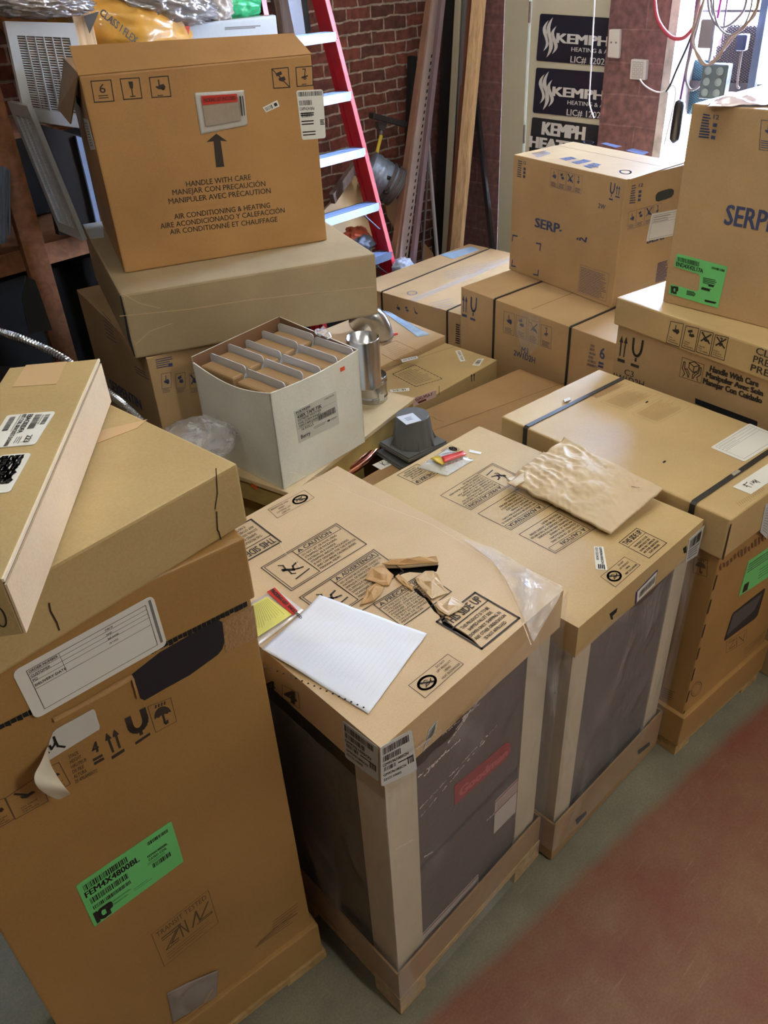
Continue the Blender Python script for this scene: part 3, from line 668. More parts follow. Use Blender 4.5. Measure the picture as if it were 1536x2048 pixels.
lean('trim_board', 'tall cream painted trim board between the lumber', 'board', (917, 0), (4.66,), (890, 500), (4.52,), .045, .02, plain('cream_paint', (172, 164, 142), .55))
lean('metal_track', 'thin grey metal track leaning left of the pine stud', 'metal track', (930, 0), (4.66,), (915, 300), (4.60,), .03, .02, plain('grey_track', (128, 130, 134), .4, metal=.4))
o, ba, tp = lean('lumber_stud', 'light pine stud leaning in the corner by the door', 'lumber', (958, 0), (4.64,), (913, 500), (4.42,), .085, .04, PINE)
lean('lumber_board', 'slim reddish board at the left edge of the pine stud', 'board', (941, 0), (4.68,), (906, 400), (4.56,), .02, .03, plain('red_brown_wood', (120, 70, 50), .7))
lean('metal_pole', 'pale grey pole leaning beside the black panel', 'pole', z4((1295, 400))[0], 3.95, z4((1385, 1540))[0], 3.72, .018, .018, plain('pale_pole', (170, 168, 176), .4), top=1.2)
lean('metal_pole', 'thin dark pole behind the mauve metal angle', 'pole', z4((1290, 300))[0], 3.98, z4((1215, 1500))[0], 3.75, .012, .012, plain('dark_pole', (90, 88, 94), .4), top=1.4)
lean('metal_pole', 'black pipe leaning right of the pine stud', 'pole', (952, 200), (4.69,), (985, 500), (4.6,), .03, .03, plain('black_pipe', (34, 32, 36), .4), top=1.6)
lean('lumber_board', 'black upright post against the brick, left of the lumber', 'board', (824, 120), 4.12, (812, 480), 4.0, .05, .04, plain('black_panel', (26, 26, 26), .7), top=1.6)
o = obj('lumber_board', bm_slab([P2(x, y, 3.92) for x, y in ((847, 484), (866, 506), (878, 560), (848, 560))], -e2, .02), plain('tan_wood', (168, 132, 96), .7)); tag(o, 'light brown offcut behind the thin poles', 'board')

# ------------------------------------------------------------------ step ladder
def lad(py, px_top, px_bot): return None
LT, LB = P2(654, 0, 3.78), P2(788, 530, 3.54)
LD = (LT - LB).normalized(); bot = LB + LD * ((0.01 - LB.z) / LD.z)
LT2 = P2(529, 10, 3.78); LW = (LT - LT2).dot(e1)
r = thing('step_ladder', 'red fibreglass step ladder with aluminium treads before the brick wall', 'ladder', bot)
topz = LT + LD * .5
def railpt(z, side):
    p = LB + LD * ((z - LB.z) / LD.z)
    if side: p = p - e1 * (LW + (LT.z - z) * .075 * 2)
    return p
for s_ in (0, 1):
    a, b_ = railpt(0.01, s_), railpt(2.5, s_)
    sg = -1 if not s_ else 1
    obj('rail', bm_beam(a + e2 * .035 + e1 * sg * .012, b_ + e2 * .035 + e1 * sg * .012, e2, .075, .006), FRED, r)
    bmf = bm_beam(a, b_, e1, .03, .006); fl = obj('rail_flange', bmf, FPINK, r)
    obj('rail_flange', bm_beam(a + e2 * .072, b_ + e2 * .072, e1, .03, .006), FRED, r)
    bm = bmesh.new()
    obj('foot', bm_box(a + ez * .02 + e2 * .03, e1 * .022, e2 * .05, ez * .02), BLACKP, r)
for (px, py) in ((666, 72), (697, 191), (727, 303), (755, 411), (782, 509), ):
    z = P2(px, py, 3.5).z
    best = None
    for q in range(100, 2600, 4):
        P = railpt(q / 1000, 0); v = P - CAM; dd_ = v.dot(fw); X, Y = v.dot(cx_) / dd_ * FPX + 768, -v.dot(cy_) / dd_ * FPX + 1024
        e_ = abs(Y - py)
        if best is None or e_ < best[0]: best = (e_, q / 1000)
    z = best[1]; a, b_ = railpt(z, 0), railpt(z, 1)
    tr = obj('tread', bm_box((a + b_) / 2 + e2 * .04 + ez * .018, (a - b_) / 2 - e1 * .004, e2 * .045, ez * .002), ALU, r)
    obj('tread_lip', bm_box((a + b_) / 2 - e2 * .004 - ez * .004, (a - b_) / 2 - e1 * .004, e2 * .002, ez * .022), ALU, tr)
    for j in range(4): obj('tread_rib', bm_box((a + b_) / 2 + e2 * (.012 + j * .018) + ez * .021, (a - b_) / 2 - e1 * .01, e2 * .002, ez * .001), ALU, tr)
    for dz in (.012, -.012): obj('rivet', bm_lathe(a - e2 * .004 + ez * dz + e1 * .004, [(.004, 0), (.003, .002)], 8, -e2), GALV, r)
    if py in (411, 509):
        obj('brace', bm_beam(a + (b_ - a) * .22 - ez * .03, a - ez * .135 - e1 * .01, e2, .02, .003), ALU, r)
for s_ in (0, 1):   # folded rear legs
    a, b_ = railpt(0.01, s_) + e2 * .11, railpt(2.5, s_) + e2 * .085
    obj('rear_rail', bm_beam(a, b_, e1, .028, .03), FRED, r)

# things stacked behind the ladder
o = obj('lumber_board', bm_slab([P2(x, y, 4.05) for x, y in ((545, -15), (572, -15), (590, 70), (560, 70))], -e2, .03), GREYW); tag(o, 'dark weathered board standing behind the ladder top', 'board')
o = obj('metal_sheet', bm_slab([P2(x, y, 4.05) for x, y in ((573, -15), (600, -15), (612, 75), (590, 75))], -e2, .01), plain('pale_sheet', (178, 190, 214), .25, metal=.5)); tag(o, 'bluish white sheet standing between the ladder rails', 'sheet')
o = obj('lumber_board', bm_slab([P2(x, y, 4.1) for x, y in ((601, -15), (612, -15), (622, 60), (610, 75))], -e2, .03), plain('black_panel', (26, 26, 26), .7)); tag(o, 'black strip standing right of the pale sheet', 'board')
pz = lambda *a: [P2(x, y, 3.95) for x, y in z4(*a)]
q = pz((430, 610), (500, 870), (130, 1180), (80, 1000)); pb = [P2(x, y, 3.9) for x, y in ((713, 354), (745, 440), (662, 480), (650, 440))]
o = obj('plywood_sheet', bm_slab([P2(712, 352, 4.0), P2(752, 480, 3.86), P2(700, 560, 3.8), P2(640, 560, 3.8), P2(640, 430, 3.95)], -e2, .018), PLY); tag(o, 'pale plywood sheet leaning behind the ladder', 'plywood sheet')
o = obj('lumber_board', bm_beam(P2(712, 330, 3.93), P2(664, 398, 3.80), ez, .06, .03), GREYW); tag(o, 'short dark weathered board propped on the pale plywood', 'board')
o = obj('cardboard_scrap', bm_slab([P2(x, y, 3.85) for x, y in z4((760, 850), (860, 820), (950, 930), (890, 1240), (800, 1080))], -e2, .01), K_DARK); tag(o, 'dull cardboard piece under the silver duct', 'cardboard')
# insulated duct
da, db = P2(735, 338, 3.9), P2(796, 378, 3.78)
r = thing('insulated_duct', 'silver grey duct with black bands standing by the brick wall', 'duct', db)
ax = (db - da).normalized(); prof = []
for i in range(25): prof.append((.115 + .012 * noise.noise(Vector((i * .7, 3, 1))) - (.02 if i > 21 else 0), i * (db - da).length / 24))
obj('duct_body', bm_lathe(da, prof, 28, ax), plain('silver_wrap', (136, 152, 172), .35, metal=.5, var=.15, scale=14, bump=.5, bscale=30), r, True)
for f_ in (.62, .78, .9): obj('duct_band', bm_lathe(da + (db - da) * f_, [(.121, -.012), (.126, 0), (.121, .012)], 28, ax, cap=False), plain('dark_band', (70, 66, 66), .5), r, True)
obj('duct_handle', bm_tube(smooth_path([P2(x, y, 3.74) for x, y in z4((800, 620), (830, 640), (810, 720), (790, 800), (760, 790))], 4), .012, 8), BLACKP, r, True)
# push broom
r = thing('push_broom', 'push broom standing head up against the brick with a yellow handle', 'broom', P2(752, 335, 3.98))
ha, hb = P2(742, 231, 4.06), P2(810, 249, 4.03)
obj('broom_head', bm_beam(ha, hb, ez, .035, .05, bev=.006), plain('broom_black', (44, 42, 44), .7), r)
obj('broom_bristles', bm_slab([P2(x, y, 4.08) for x, y in ((756, 244), (776, 244), (770, 262), (758, 258))], -e2, .03), plain('bristle_grey', (92, 88, 88), .9), r)
obj('broom_handle', bm_tube([P2(763, 262, 4.05), P2(761, 274, 4.04)], .011, 8), plain('dark_pole', (90, 88, 94), .4), r)
obj('broom_handle', bm_tube([P2(762, 272, 4.04), P2(738, 370, 3.9)], .012, 8), plain('yellow_handle', (206, 184, 60), .4), r)
o = obj('cloth_bundle', bm_blob(P2(712, 470, 3.75), e1 * .09, e2 * .06, ez * .05, .35, 2.5, 4, 4), plain('orange_cloth', (188, 92, 60), .8), None, True); tag(o, 'crumpled orange cloth on the floor pile behind the ladder', 'cloth')
o = obj('cloth_bundle', bm_blob(P2(724, 488, 3.70), e1 * .09, e2 * .06, ez * .05, .35, 2.5, 9, 4), plain('blue_grey_cloth', (110, 122, 142), .6), None, True); tag(o, 'crumpled blue-grey cloth below the orange cloth behind the ladder', 'cloth')
o = obj('plastic_bag', bm_blob(P2(806, 540, 3.5), e1 * .07, e2 * .07, ez * .07, .5, 3, 2, 4, ridge=True), plain('milky_plastic', (182, 196, 216), .25), None, True); tag(o, 'crumpled pale blue plastic bag at the foot of the ladder', 'plastic bag')
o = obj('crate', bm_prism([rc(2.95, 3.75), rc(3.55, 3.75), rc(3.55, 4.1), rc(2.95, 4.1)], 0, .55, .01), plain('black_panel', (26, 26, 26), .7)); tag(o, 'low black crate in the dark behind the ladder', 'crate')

# ================================================================== helpers needing the camera line
def scr(P):
    v = P - CAM; d = v.dot(fw); return v.dot(cx_) / d * FPX + 768, -v.dot(cy_) / d * FPX + 1024
def zat(p, py, lo=-.2, hi=2.1):
    for _ in range(40):
        m_ = (lo + hi) / 2
        if scr(Vector((p[0], p[1], m_)))[1] > py: lo = m_
        else: hi = m_
    return (lo + hi) / 2
def rot_xy(a):
    a = R_(a - 44); return Vector((math.cos(a), math.sin(a), 0)), Vector((-math.sin(a), math.cos(a), 0))
def fq(x, y, yaw, wd, dp):
    u, v = rot_xy(yaw); F = Vector((x, y, 0)); return [F, F + u * wd, F + u * wd + v * dp, F + v * dp]
def rumple(P00, P10, P11, P01, nx, ny, amp, freq, seed, n=ez, th=.002, edge=1.0, lift=None, ridge=False):
    """crumpled sheet between four corners"""
    bm = bmesh.new(); g = []
    for s_ in (1, -1):
        rows = []
        for j in range(ny + 1):
            row = []
            for i in range(nx + 1):
                u, v = i / nx, j / ny; p = (P00 * (1 - u) + P10 * u) * (1 - v) + (P01 * (1 - u) + P11 * u) * v
                f = noise.noise(p * freq + Vector((seed, seed * 2, 0)))
                if ridge: f = .5 - abs(noise.noise(p * freq + Vector((seed, 0, seed)))) * 2.2 + .3 * noise.noise(p * freq * 2.7)
                e_ = min(1, min(u, 1 - u, v, 1 - v) * 6 + 1 - edge)
                h = abs(f) * amp * (e_ if not ridge else 1) + (lift(u, v) if lift else 0)
                row.append(bm.verts.new(p + n * (h + s_ * th / 2 + th / 2 + .001)))
            rows.append(row)
        g.append(rows)
    for k_, rows in enumerate(g):
        for j in range(ny):
            for i in range(nx):
                q = [rows[j][i], rows[j][i + 1], rows[j + 1][i + 1], rows[j + 1][i]]; bm.faces.new(q if k_ == 0 else q[::-1])
    a, b_ = g
    rim = [(0, i) for i in range(nx + 1)] + [(j, nx) for j in range(1, ny + 1)] + [(ny, i) for i in range(nx - 1, -1, -1)] + [(j, 0) for j in range(ny - 1, 0, -1)]
    for (j0, i0), (j1, i1) in zip(rim, rim[1:] + rim[:1]): bm.faces.new([a[j0][i0], b_[j0][i0], b_[j1][i1], a[j1][i1]])
    return bm
def fade(m): return m

# ================================================================== SHELVING AND WHAT IS ON IT
YS = 3.62; SH = 1.19
r = thing('timber_shelf', 'rough timber shelf unit against the brick wall at the left', 'shelf', rc(.4, YS, 0))
zt = P2(60, 495, YS).z; zb_ = P2(60, 540, YS).z
def tb(a0, a1, b0, b1, z0, z1, name='beam', mat=SHELFW): return obj(name, bm_prism([rc(a0, b0), rc(a1, b0), rc(a1, b1), rc(a0, b1)], z0, z1, .003), mat, r)
tb(-.4, 2.75, YS, YS + .04, zb_, zt, 'front_beam'); tb(-.4, 2.75, YS + .04, YB - .01, zt - .03, zt - .012, 'shelf_board')
tb(-.4, 2.75, YS + .06, YB - .01, 1.60, 1.62, 'upper_board', SHELFW); 
def postx(px, py): return P2(px, py, YS).dot(e1)
a_, b_2 = P2(31, 400, YS).dot(e1) - .045, P2(31, 400, YS).dot(e1) + .045
tb(a_, a_ + .10, YS - .04, YS - .001, 0, 2.9, 'post')
a_ = P2(150, 30, YS).dot(e1) - .035; tb(a_, a_ + .085, YS - .04, YS - .001, 0, 2.9, 'post', PINE)
tb(-.4, -.31, YS - .04, YS, 0, 2.9, 'post'); tb(2.67, 2.75, YS + .3, YS + .34, 0, 1.9, 'post')
for (a0, a1, b0, b1, z0, z1, lb) in ((-.4, .75, 3.72, 4.15, 0, 1.04, 'black backing added for the darkness under the left end of the shelf'), (.78, 1.9, 3.74, 4.15, 0, 1.04, 'black backing added for the darkness under the middle of the shelf'), (-.4, 2.6, 4.1, 4.17, 1.19, 1.59, 'long black panel added to darken the bricks above the shelf')):
    o = obj('dark_backing', bm_prism([rc(a0, b0), rc(a1, b0), rc(a1, b1), rc(a0, b1)], z0, z1, .01), plain('backing_black', (12, 11, 11), .9, spec=.2)); tag(o, lb, 'dark backing')  # near-black blocks added to stand for the shade around the shelf
# black fittings in the dark below
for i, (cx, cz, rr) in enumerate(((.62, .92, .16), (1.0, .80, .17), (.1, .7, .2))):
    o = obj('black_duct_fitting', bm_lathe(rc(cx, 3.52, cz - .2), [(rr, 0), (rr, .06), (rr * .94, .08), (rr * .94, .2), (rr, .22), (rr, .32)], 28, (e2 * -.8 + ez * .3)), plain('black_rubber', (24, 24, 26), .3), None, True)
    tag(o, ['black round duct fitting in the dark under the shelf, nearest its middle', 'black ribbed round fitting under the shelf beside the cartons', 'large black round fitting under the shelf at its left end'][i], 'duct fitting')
o = obj('metal_bracket_plate', bm_slab([P2(x, y, 3.45) for x, y in ((45, 600), (52, 553), (70, 560), (105, 660), (60, 668))], -e2, .01), plain('dark_plate', (44, 46, 46), .4)); tag(o, 'dark pointed sheet metal piece under the shelf', 'metal plate')
o = obj('dark_gap_block', bm_prism([rc(.2, 2.75), rc(1.2, 2.75), rc(1.2, 3.0), rc(.2, 3.0)], 0, .72, .02), BLACKP); tag(o, 'big black block added to darken the gap between the carton stacks', 'box')  # added to keep the gap between the stacks dark
# flexible conduit
pts = [P2(x, y, d) for x, y, d in ((-60, 640, 2.5), (0, 663, 2.5), (40, 676, 2.45), (90, 697, 2.4), (135, 722, 2.3), (180, 755, 2.25), (222, 790, 2.2), (252, 814, 2.15), (290, 850, 2.1), (330, 900, 2.05))]
sm = smooth_path(pts, 26); rr = [.011 + .0016 * math.sin(i * 2.1) for i in range(len(sm))]
o = obj('flexible_conduit', bm_tube(sm, .011, 10, rr=rr), GALV, None, False); tag(o, 'shiny ribbed metal conduit curving through the dark gap at the left', 'conduit')

# louvred return grilles
def grille(name, label, corners, n_rows, n_cols, th=.02, fr=.035, lift=0, n=None):
    TL, TR, BR, BL = corners; n = n or (TR - TL).cross(TL - BL).normalized()
    if n.dot(CAM - TL) < 0: n = -n
    f = Face(TL, n); m = Map(f, TL, TR, BR, BL); c = m(.5, 0); r = thing(name, label, 'vent grille', c)
    W_, H_ = (TR - TL).length, (TL - BL).length; fu, fv = fr / W_, fr / H_ * 1.3
    bm = bmesh.new()
    for (u0, v0, u1, v1) in ((0, 0, 1, fv), (0, 1 - fv, 1, 1), (0, fv, fu, 1 - fv), (1 - fu, fv, 1, 1 - fv)):
        bm_slab([m(u0, v0), m(u1, v0), m(u1, v1), m(u0, v1)], n, th, bm)
    obj('grille_frame', bm, plain('white_metal', (186, 188, 190), .4), r)
    bm = bmesh.new(); U = (TR - TL).normalized(); V = (TL - BL).normalized()
    for i in range(n_rows):
        v = fv + (i + .5) * (1 - 2 * fv) / n_rows; a, b2 = m(fu, v), m(1 - fu, v)
        pt_ = H_ * (1 - 2 * fv) / n_rows; s_ = V * pt_ * .30 - n * min(.012, pt_ * .4)
        vs = [a - s_, b2 - s_, b2 + s_, a + s_]; bm_slab([p - n * .008 for p in vs], (b2 - a).cross(s_).normalized(), .0012, bm)
    obj('louvres', bm, plain('white_metal', (186, 188, 190), .4), r)
    bm = bmesh.new()
    for i in range(1, n_cols):
        u = fu + i * (1 - 2 * fu) / n_cols
        bm_slab([m(u - .002 / W_, fv), m(u + .002 / W_, fv), m(u + .002 / W_, 1 - fv), m(u - .002 / W_, 1 - fv)], n, .012, bm)
    obj('mullions', bm, plain('white_metal', (186, 188, 190), .4), r)
    return r
grille('return_grille', 'large white louvred return grille leaning upright behind the tall open carton', [P2(9, 42, 3.50), P2(149, 46, 3.50), P2(196, 262, 3.46), P2(52, 240, 3.46)], 30, 6)
grille('return_grille', 'narrow-looking grey louvred grille leaning at an angle beside the timber post', [P2(14, 203, 3.60), P2(54, 212, 3.38), P2(166, 482, 3.38), P2(118, 462, 3.56)], 44, 3)
r = thing('black_panel_filter', 'black panel with a pale blue edge standing below the white grille', 'panel', P2(130, 450, 3.52))
obj('panel', bm_slab([P2(x, y, 3.56) for x, y in ((72, 246), (160, 272), (206, 470), (118, 470))], -e2, .03), BLACKP, r)
obj('edge_strip', bm_slab([P2(x, y, 3.545) for x, y in ((152, 272), (163, 275), (203, 450), (195, 452))], -e2, .012), plain('pale_blue_edge', (150, 164, 196), .35), r)
r = thing('filter_frame', 'silver-edged flat filter standing on the shelf at the far left', 'air filter', P2(5, 480, 3.7))
obj('frame', bm_slab([P2(x, y, 3.52) for x, y in ((-40, 322), (18, 338), (14, 484), (-40, 500))], -e2, .02), plain('filter_grey', (92, 104, 118), .5), r)
obj('edge', bm_slab([P2(x, y, 3.515) for x, y in ((6, 332), (12, 334), (10, 486), (4, 488))], -e2, .006), ALU, r)
obj('edge', bm_slab([P2(x, y, 3.515) for x, y in ((16, 340), (20, 341), (22, 470), (18, 472))], -e2, .006), ALU, r)

# insulation bags on the upper board
ORB = plain('orange_film', (214, 158, 66), .28, var=.12, scale=9, bump=.6, bscale=10, coat=.4)
SILV = plain('silver_film', (200, 200, 204), .2, metal=.55, var=.15, scale=12, bump=.9, bscale=14)
def bag(name, label, cat, px, d, rx, ry, rz, mat, amp, seed, tilt=0, ridge=False, freq=2.2):
    c = P2(px[0], px[1], d); U = e1 * math.cos(R_(tilt)) - ez * math.sin(R_(tilt)); V = ez * math.cos(R_(tilt)) + e1 * math.sin(R_(tilt))
    o = obj(name, bm_blob(c, U * rx, e2 * ry, V * rz, amp, freq, seed, 5, ridge=ridge), mat, None, True); return tag(o, label, cat), c, U, V
o, c, U, V = bag('insulated_duct_bag', 'orange-yellow plastic bag of flexible duct printed CLASS I on the upper shelf', 'bag', (236, 52), 3.78, .34, .22, .155, ORB, .09, 2, 8)
k = Ink(.012); orf = Face(c - e2 * .215, (-e2 + ez * .25).normalized())
m = Map(orf, (203, 18), (268, 72), (262, 86), (196, 30)); k.text(m, 'CLASS I FLEX', 0, 0, 1.1, 1, 1.6)
m = Map(orf, (164, 30), (196, 24), (184, 72), (168, 66)); k.poly(m, [(0, .9), (1, 1), (.55, 0)])
k.build('bag_print', INKB, None, host=o)
bag('insulated_duct_bag', 'brown-orange duct bag behind the pine post at the top left', 'bag', (92, 35), 3.92, .20, .16, .16, plain('brown_orange_film', (176, 116, 60), .35, var=.1, scale=9, bump=.5, bscale=10), .08, 8, 0)
bag('foil_insulation', 'crinkled silver insulation roll hanging over the top left corner', 'insulation', (50, 2), 3.55, .26, .14, .055, SILV, .30, 5, 6, True, 4)
bag('foil_insulation', 'crumpled silver foil bag lying on the orange bag', 'insulation', (310, 2), 3.72, .30, .18, .10, SILV, .32, 11, 10, True, 3)
bag('foil_insulation', 'small crumpled whitish foil bag left of the green bag', 'insulation', (415, 18), 3.78, .11, .12, .10, plain('white_foil', (214, 208, 206), .25, metal=.2, bump=.8, bscale=14), .3, 3, -10, True, 3)
bag('plastic_bag', 'bright green plastic bag on the white wrapped box', 'plastic bag', (458, 14), 3.86, .17, .14, .07, plain('green_film', (60, 190, 130), .25, var=.1, bump=.5, bscale=10), .12, 6, 4)
wq = [P2(368, 92, 3.66), P2(556, 92, 3.66)]; 
zz0, zz1 = 1.622, P2(470, 38, 3.66).z
r = thing('wrapped_box', 'white plastic-wrapped box on the upper shelf behind the tall open carton', 'box', wq[0])
a0_, a1_ = P2(372, 70, 3.66).dot(e1), P2(556, 55, 3.66).dot(e1)
obj('box', bm_prism([rc(a0_, 3.66), rc(a1_, 3.66), rc(a1_, 3.98), rc(a0_, 3.98)], zz0, zz1, .012, 3), plain('white_film', (206, 214, 222), .22, bump=.5, bscale=8, coat=.5), r)
k = Ink(.002); f_ = Face(rc(0, 3.66), -e2); m = Map(f_, (450, 54), (522, 50), (522, 56), (450, 60)); k.hatch(m, 2, w=.005); k.build('print', INKG, r)
o = obj('red_label_tag', bm_slab([P2(x, y, 3.64) for x, y in ((371, 52), (380, 52), (377, 72), (368, 72))], -e2, .006), REDL); o.parent = r; o.matrix_parent_inverse = Matrix.Translation(-r.location)

# ================================================================== TALL CARTON, FLAT CARTON, CARTON BELOW (left stack)
u_, v_ = rot_xy(30.6); M_ = fq(*(rc(1.31, 2.54).xy), 30.6, .58, .94)
M = carton('cardboard_box', 'brown carton with blue print at the bottom of the left stack, under the flat box', M_, 0, 1.008, K_MAIN)
k = Ink(); f = M['front']; z_ = zc(0, 512, 2)
for i, x in enumerate((640, 697, 752)):
    m = Map(f, *z_((x, 468), (x + 48, 460), (x + 50, 545), (x + 4, 552))); ic_truck(k, m.sub(.1, .25, .9, .95), i == 2, True, i % 3, cap=0); k.hatch(m, 3, .15, .02, .85, .22, .0015, seed=i)
m = Map(f, *z_((622, 412), (690, 398), (692, 440), (628, 452))); k.hatch(m, 5, w=.003, seed=3); k.rect(m, .72, 0, .98, .3)
k.build('blue_markings', INKU, M['root'])
k = Ink(); f = M['left']
m = Map(f, *z_((408, 215), (450, 262), (470, 355), (430, 330))); k.hatch(m, 7, w=.004, seed=5)
m = Map(f, *z_((435, 485), (560, 570), (570, 620), (450, 540))); k.text(m, 'SERPENTIN', 0, .1, 1, .9, 1.5)
m = Map(f, *z_((538, 435), (590, 470), (600, 500), (545, 470))); k.hatch(m, 3, w=.003, seed=6)
k.build('blue_markings', INKU, M['root'])

Nz0, Nz1 = 1.011, 1.247
Nq = [PZ(240, 590, Nz1), PZ(751, 507, Nz1)]; Nv = (PZ(162, 447, Nz1) - Nq[0]); Nv = Nv.normalized() * 1.0
Nq = [Nq[0], Nq[1], Nq[1] + Nv, Nq[0] + Nv]
N = carton('cardboard_box', 'wide flat plain carton with creased front, in the middle of the left stack', Nq, Nz0, Nz1, K_FLAT, bev=.008)
f = N['front']; k = Ink(.0012)
for pts_ in (((480, 240), (760, 212), (1000, 175), (1230, 150), (1500, 122)), ((500, 155), (560, 190), (640, 208)), ((540, 355), (600, 300), (690, 268))):
    P = [f.hit(*p) for p in z_(*pts_)]
    for a, b2 in zip(P, P[1:]): k.seg(a, b2, f.n, .0022)
k.build('crease', plain('crease_light', (200, 172, 134), .6), N['root'])
o = tape_strip(N['root'], [N['top'].hit(*p) for p in ((166, 449), (205, 443), (208, 475), (180, 478))], ez, 'shipping_label', PAPERG)
o = obj('corner_split', bm_slab([f.hit(*p) - f.n * -.001 for p in z_((478, 160), (484, 158), (504, 240), (520, 330), (541, 400), (536, 400), (512, 335), (496, 245))], f.n, .0008), DARKHOLE, N['root'])

Oz0 = Nz1 + .001
Oq = fq(*(PZ(250, 547, Oz0).xy), 20.4, (PZ(663, 488, Oz0) - PZ(250, 547, Oz0)).length, .74)
Oz1 = zat(Oq[0], 148)
O = carton('cardboard_box', 'tall open-topped carton marked HANDLE WITH CARE, topmost of the left stack', Oq, Oz0, Oz1 - .006, K_AMB, bev=.006)
fO = O['front']; F_, R__ = Vector((*Oq[0].xy, Oz1)), Vector((*Oq[1].xy, Oz1)); du = (R__ - F_).normalized(); bk = ez.cross(du)
th_ = R_(34); fl = Face(F_, (ez * math.cos(th_) - bk * math.sin(th_)).normalized())
flp = [F_ + du * -.002 - ez * .004, R__ + du * .002 - ez * .004, fl.hit(587, 66), fl.hit(138, 92)]
obj('top_flap', bm_slab(flp, fl.n, .005), K_AMB, O['root'])
fl2 = Face(Vector((*Oq[3].xy, Oz1)), ez)
obj('side_flap', bm_slab([Vector((*Oq[0].xy, Oz1)) + bk * .02, Vector((*Oq[3].xy, Oz1)) - bk * .1, Vector((*Oq[3].xy, Oz1)) - bk * .16 - ez * .16 - du * .07, Vector((*Oq[0].xy, Oz1)) + bk * .30 - ez * .18 - du * .05], -du, .004), K_DARK, O['root'])
z1_ = zc(0, 0, 2); k = Ink(); F1 = fO
def sq(pts): return Map(F1, *z1_(*pts))
m = sq(((363, 325), (443, 320), (456, 404), (378, 409))); k.box(m, .003); k.text(m, '6', .36, .42, .66, .85, .3); k.rect(m, .25, .27, .75, .31); k.rect(m, .25, .16, .75, .20)
m = sq(((480, 316), (556, 311), (568, 392), (495, 398))); k.box(m, .003); k.poly(m, [(.4, .85), (.64, .85), (.6, .55), (.52, .45), (.44, .55)]); k.line(m, [(.52, .5), (.52, .12)], .003); k.line(m, [(.4, .12), (.64, .12)], .003)
m = sq(((597, 310), (672, 304), (684, 385), (608, 390))); k.box(m, .003); ic_truck(k, m.sub(.05, .1, .95, 1), False, False, 0); k.rect(m, .3, .06, .6, .1)
m = sq(((1087, 276), (1152, 270), (1159, 349), (1095, 353))); k.box(m, .003); ic_truck(k, m, False, False, 1); k.line(m, [(0, 1), (1, 0)], .003)
m = sq(((1183, 270), (1249, 264), (1252, 341), (1188, 346))); k.box(m, .003); ic_truck(k, m, False, False, 3); k.rect(m, .3, .07, .6, .11)
m = sq(((822, 538), (908, 530), (920, 664), (838, 672))); k.poly(m, [(.32, 0), (.72, .0), (.66, .78), (.98, .74), (.5, 1.0), (.0, .78), (.33, .78)])
def tline(s_, a, b_, h, bold=.4):
    bl, br = F1.hit(*z1_(a)[0]), F1.hit(*z1_(b_)[0]); d = (br - bl).normalized(); up_ = F1.n.cross(d)
    m = Map(F1, bl + up_ * h, br + up_ * h, br, bl); k.text(m, s_, 0, 0, 1, 1, bold)
tline('HANDLE WITH CARE', (746, 747), (1004, 718), .0185); tline('MANEJAR CON PRECAUCIÓN', (691, 781), (1062, 744), .0185); tline('MANIPULER AVEC PRÉCAUTION', (676, 816), (1083, 772), .0185)
tline('AIR CONDITIONING & HEATING', (698, 877), (1081, 830), .0185); tline('AIRE ACONDICIONADO Y CALEFACCIÓN', (643, 915), (1139, 850), .0185); tline('AIR CONDITIONNÉ ET CHAUFFAGE', (681, 938), (1110, 886), .0185)
k.build('black_markings', INKB, O['root'])
m = sq(((1184, 362), (1291, 357), (1303, 552), (1208, 560))); sticker(O['root'], m, PAPER, 'shipping_label', round_=.008); k = Ink(LOFF)
k.bars(m, .05, .88, .95, .97, 34, 1); k.bars(m, .06, .70, .55, .80, 20, 2); k.text(m, 'CAPFA2418A6', .05, .60, .62, .665, .5); k.bars(m, .08, .46, .5, .56, 18, 3)
for v in (.52, .48, .36, .30, .14, .08): k.hatch(m.sub(0, v, 1, v + .04), 1, .08, 0, .6, 1, .004, seed=int(v * 99))
k.hatch(m, 4, .82, .28, .97, .40, .003, seed=7)
k.build('label_print', INKK, O['root'])
m = sq(((1050, 430), (1108, 400), (1118, 425), (1064, 450))); sticker(O['root'], m, PAPER, 'small_label'); k = Ink(LOFF); k.bars(m, .1, .2, .6, .8, 8, 5); k.rect(m, .7, .25, .9, .75); k.build('label_print', INKK, O['root'])
m = sq(((776, 371), (975, 360), (990, 500), (803, 538))); 
o = obj('packing_list_pouch', rumple(m.BL, m.BR, m.TR, m.TL, 22, 16, .006, 18, 3, F1.n, .001), plain('pouch_white', (196, 192, 186), .2, bump=.4, bscale=30, coat=.6), O['root'], True)
mm = m.sub(.12, .18, .86, .82); sticker(O['root'], Map(F1, mm.TL + F1.n * .006, mm.TR + F1.n * .006, mm.BR + F1.n * .006, mm.BL + F1.n * .006), plain('pouch_grey', (160, 146, 130), .2, coat=.5, bump=.5, bscale=40), 'packing_slip')
mm = m.sub(.12, .70, .84, .92); sticker(O['root'], Map(F1, mm.TL + F1.n * .0075, mm.TR + F1.n * .0075, mm.BR + F1.n * .0075, mm.BL + F1.n * .0075), REDL, 'red_band')
k = Ink(.0105); k.text(mm, 'PACKING LIST ENCLOSED', .05, .3, .95, .75, .5); k.bars(m, .88, .3, .98, .85, 3, 9); k.build('band_print', INKB, O['root'])
fl_ = O['left']; m = Map(fl_, *z1_((332, 473), (352, 478), (382, 598), (364, 600))); sticker(O['root'], m, PAPER, 'small_label'); k = Ink(LOFF); k.hatch(m, 9, .2, .1, .8, .9, .003); k.build('label_print', INKG, O['root'])
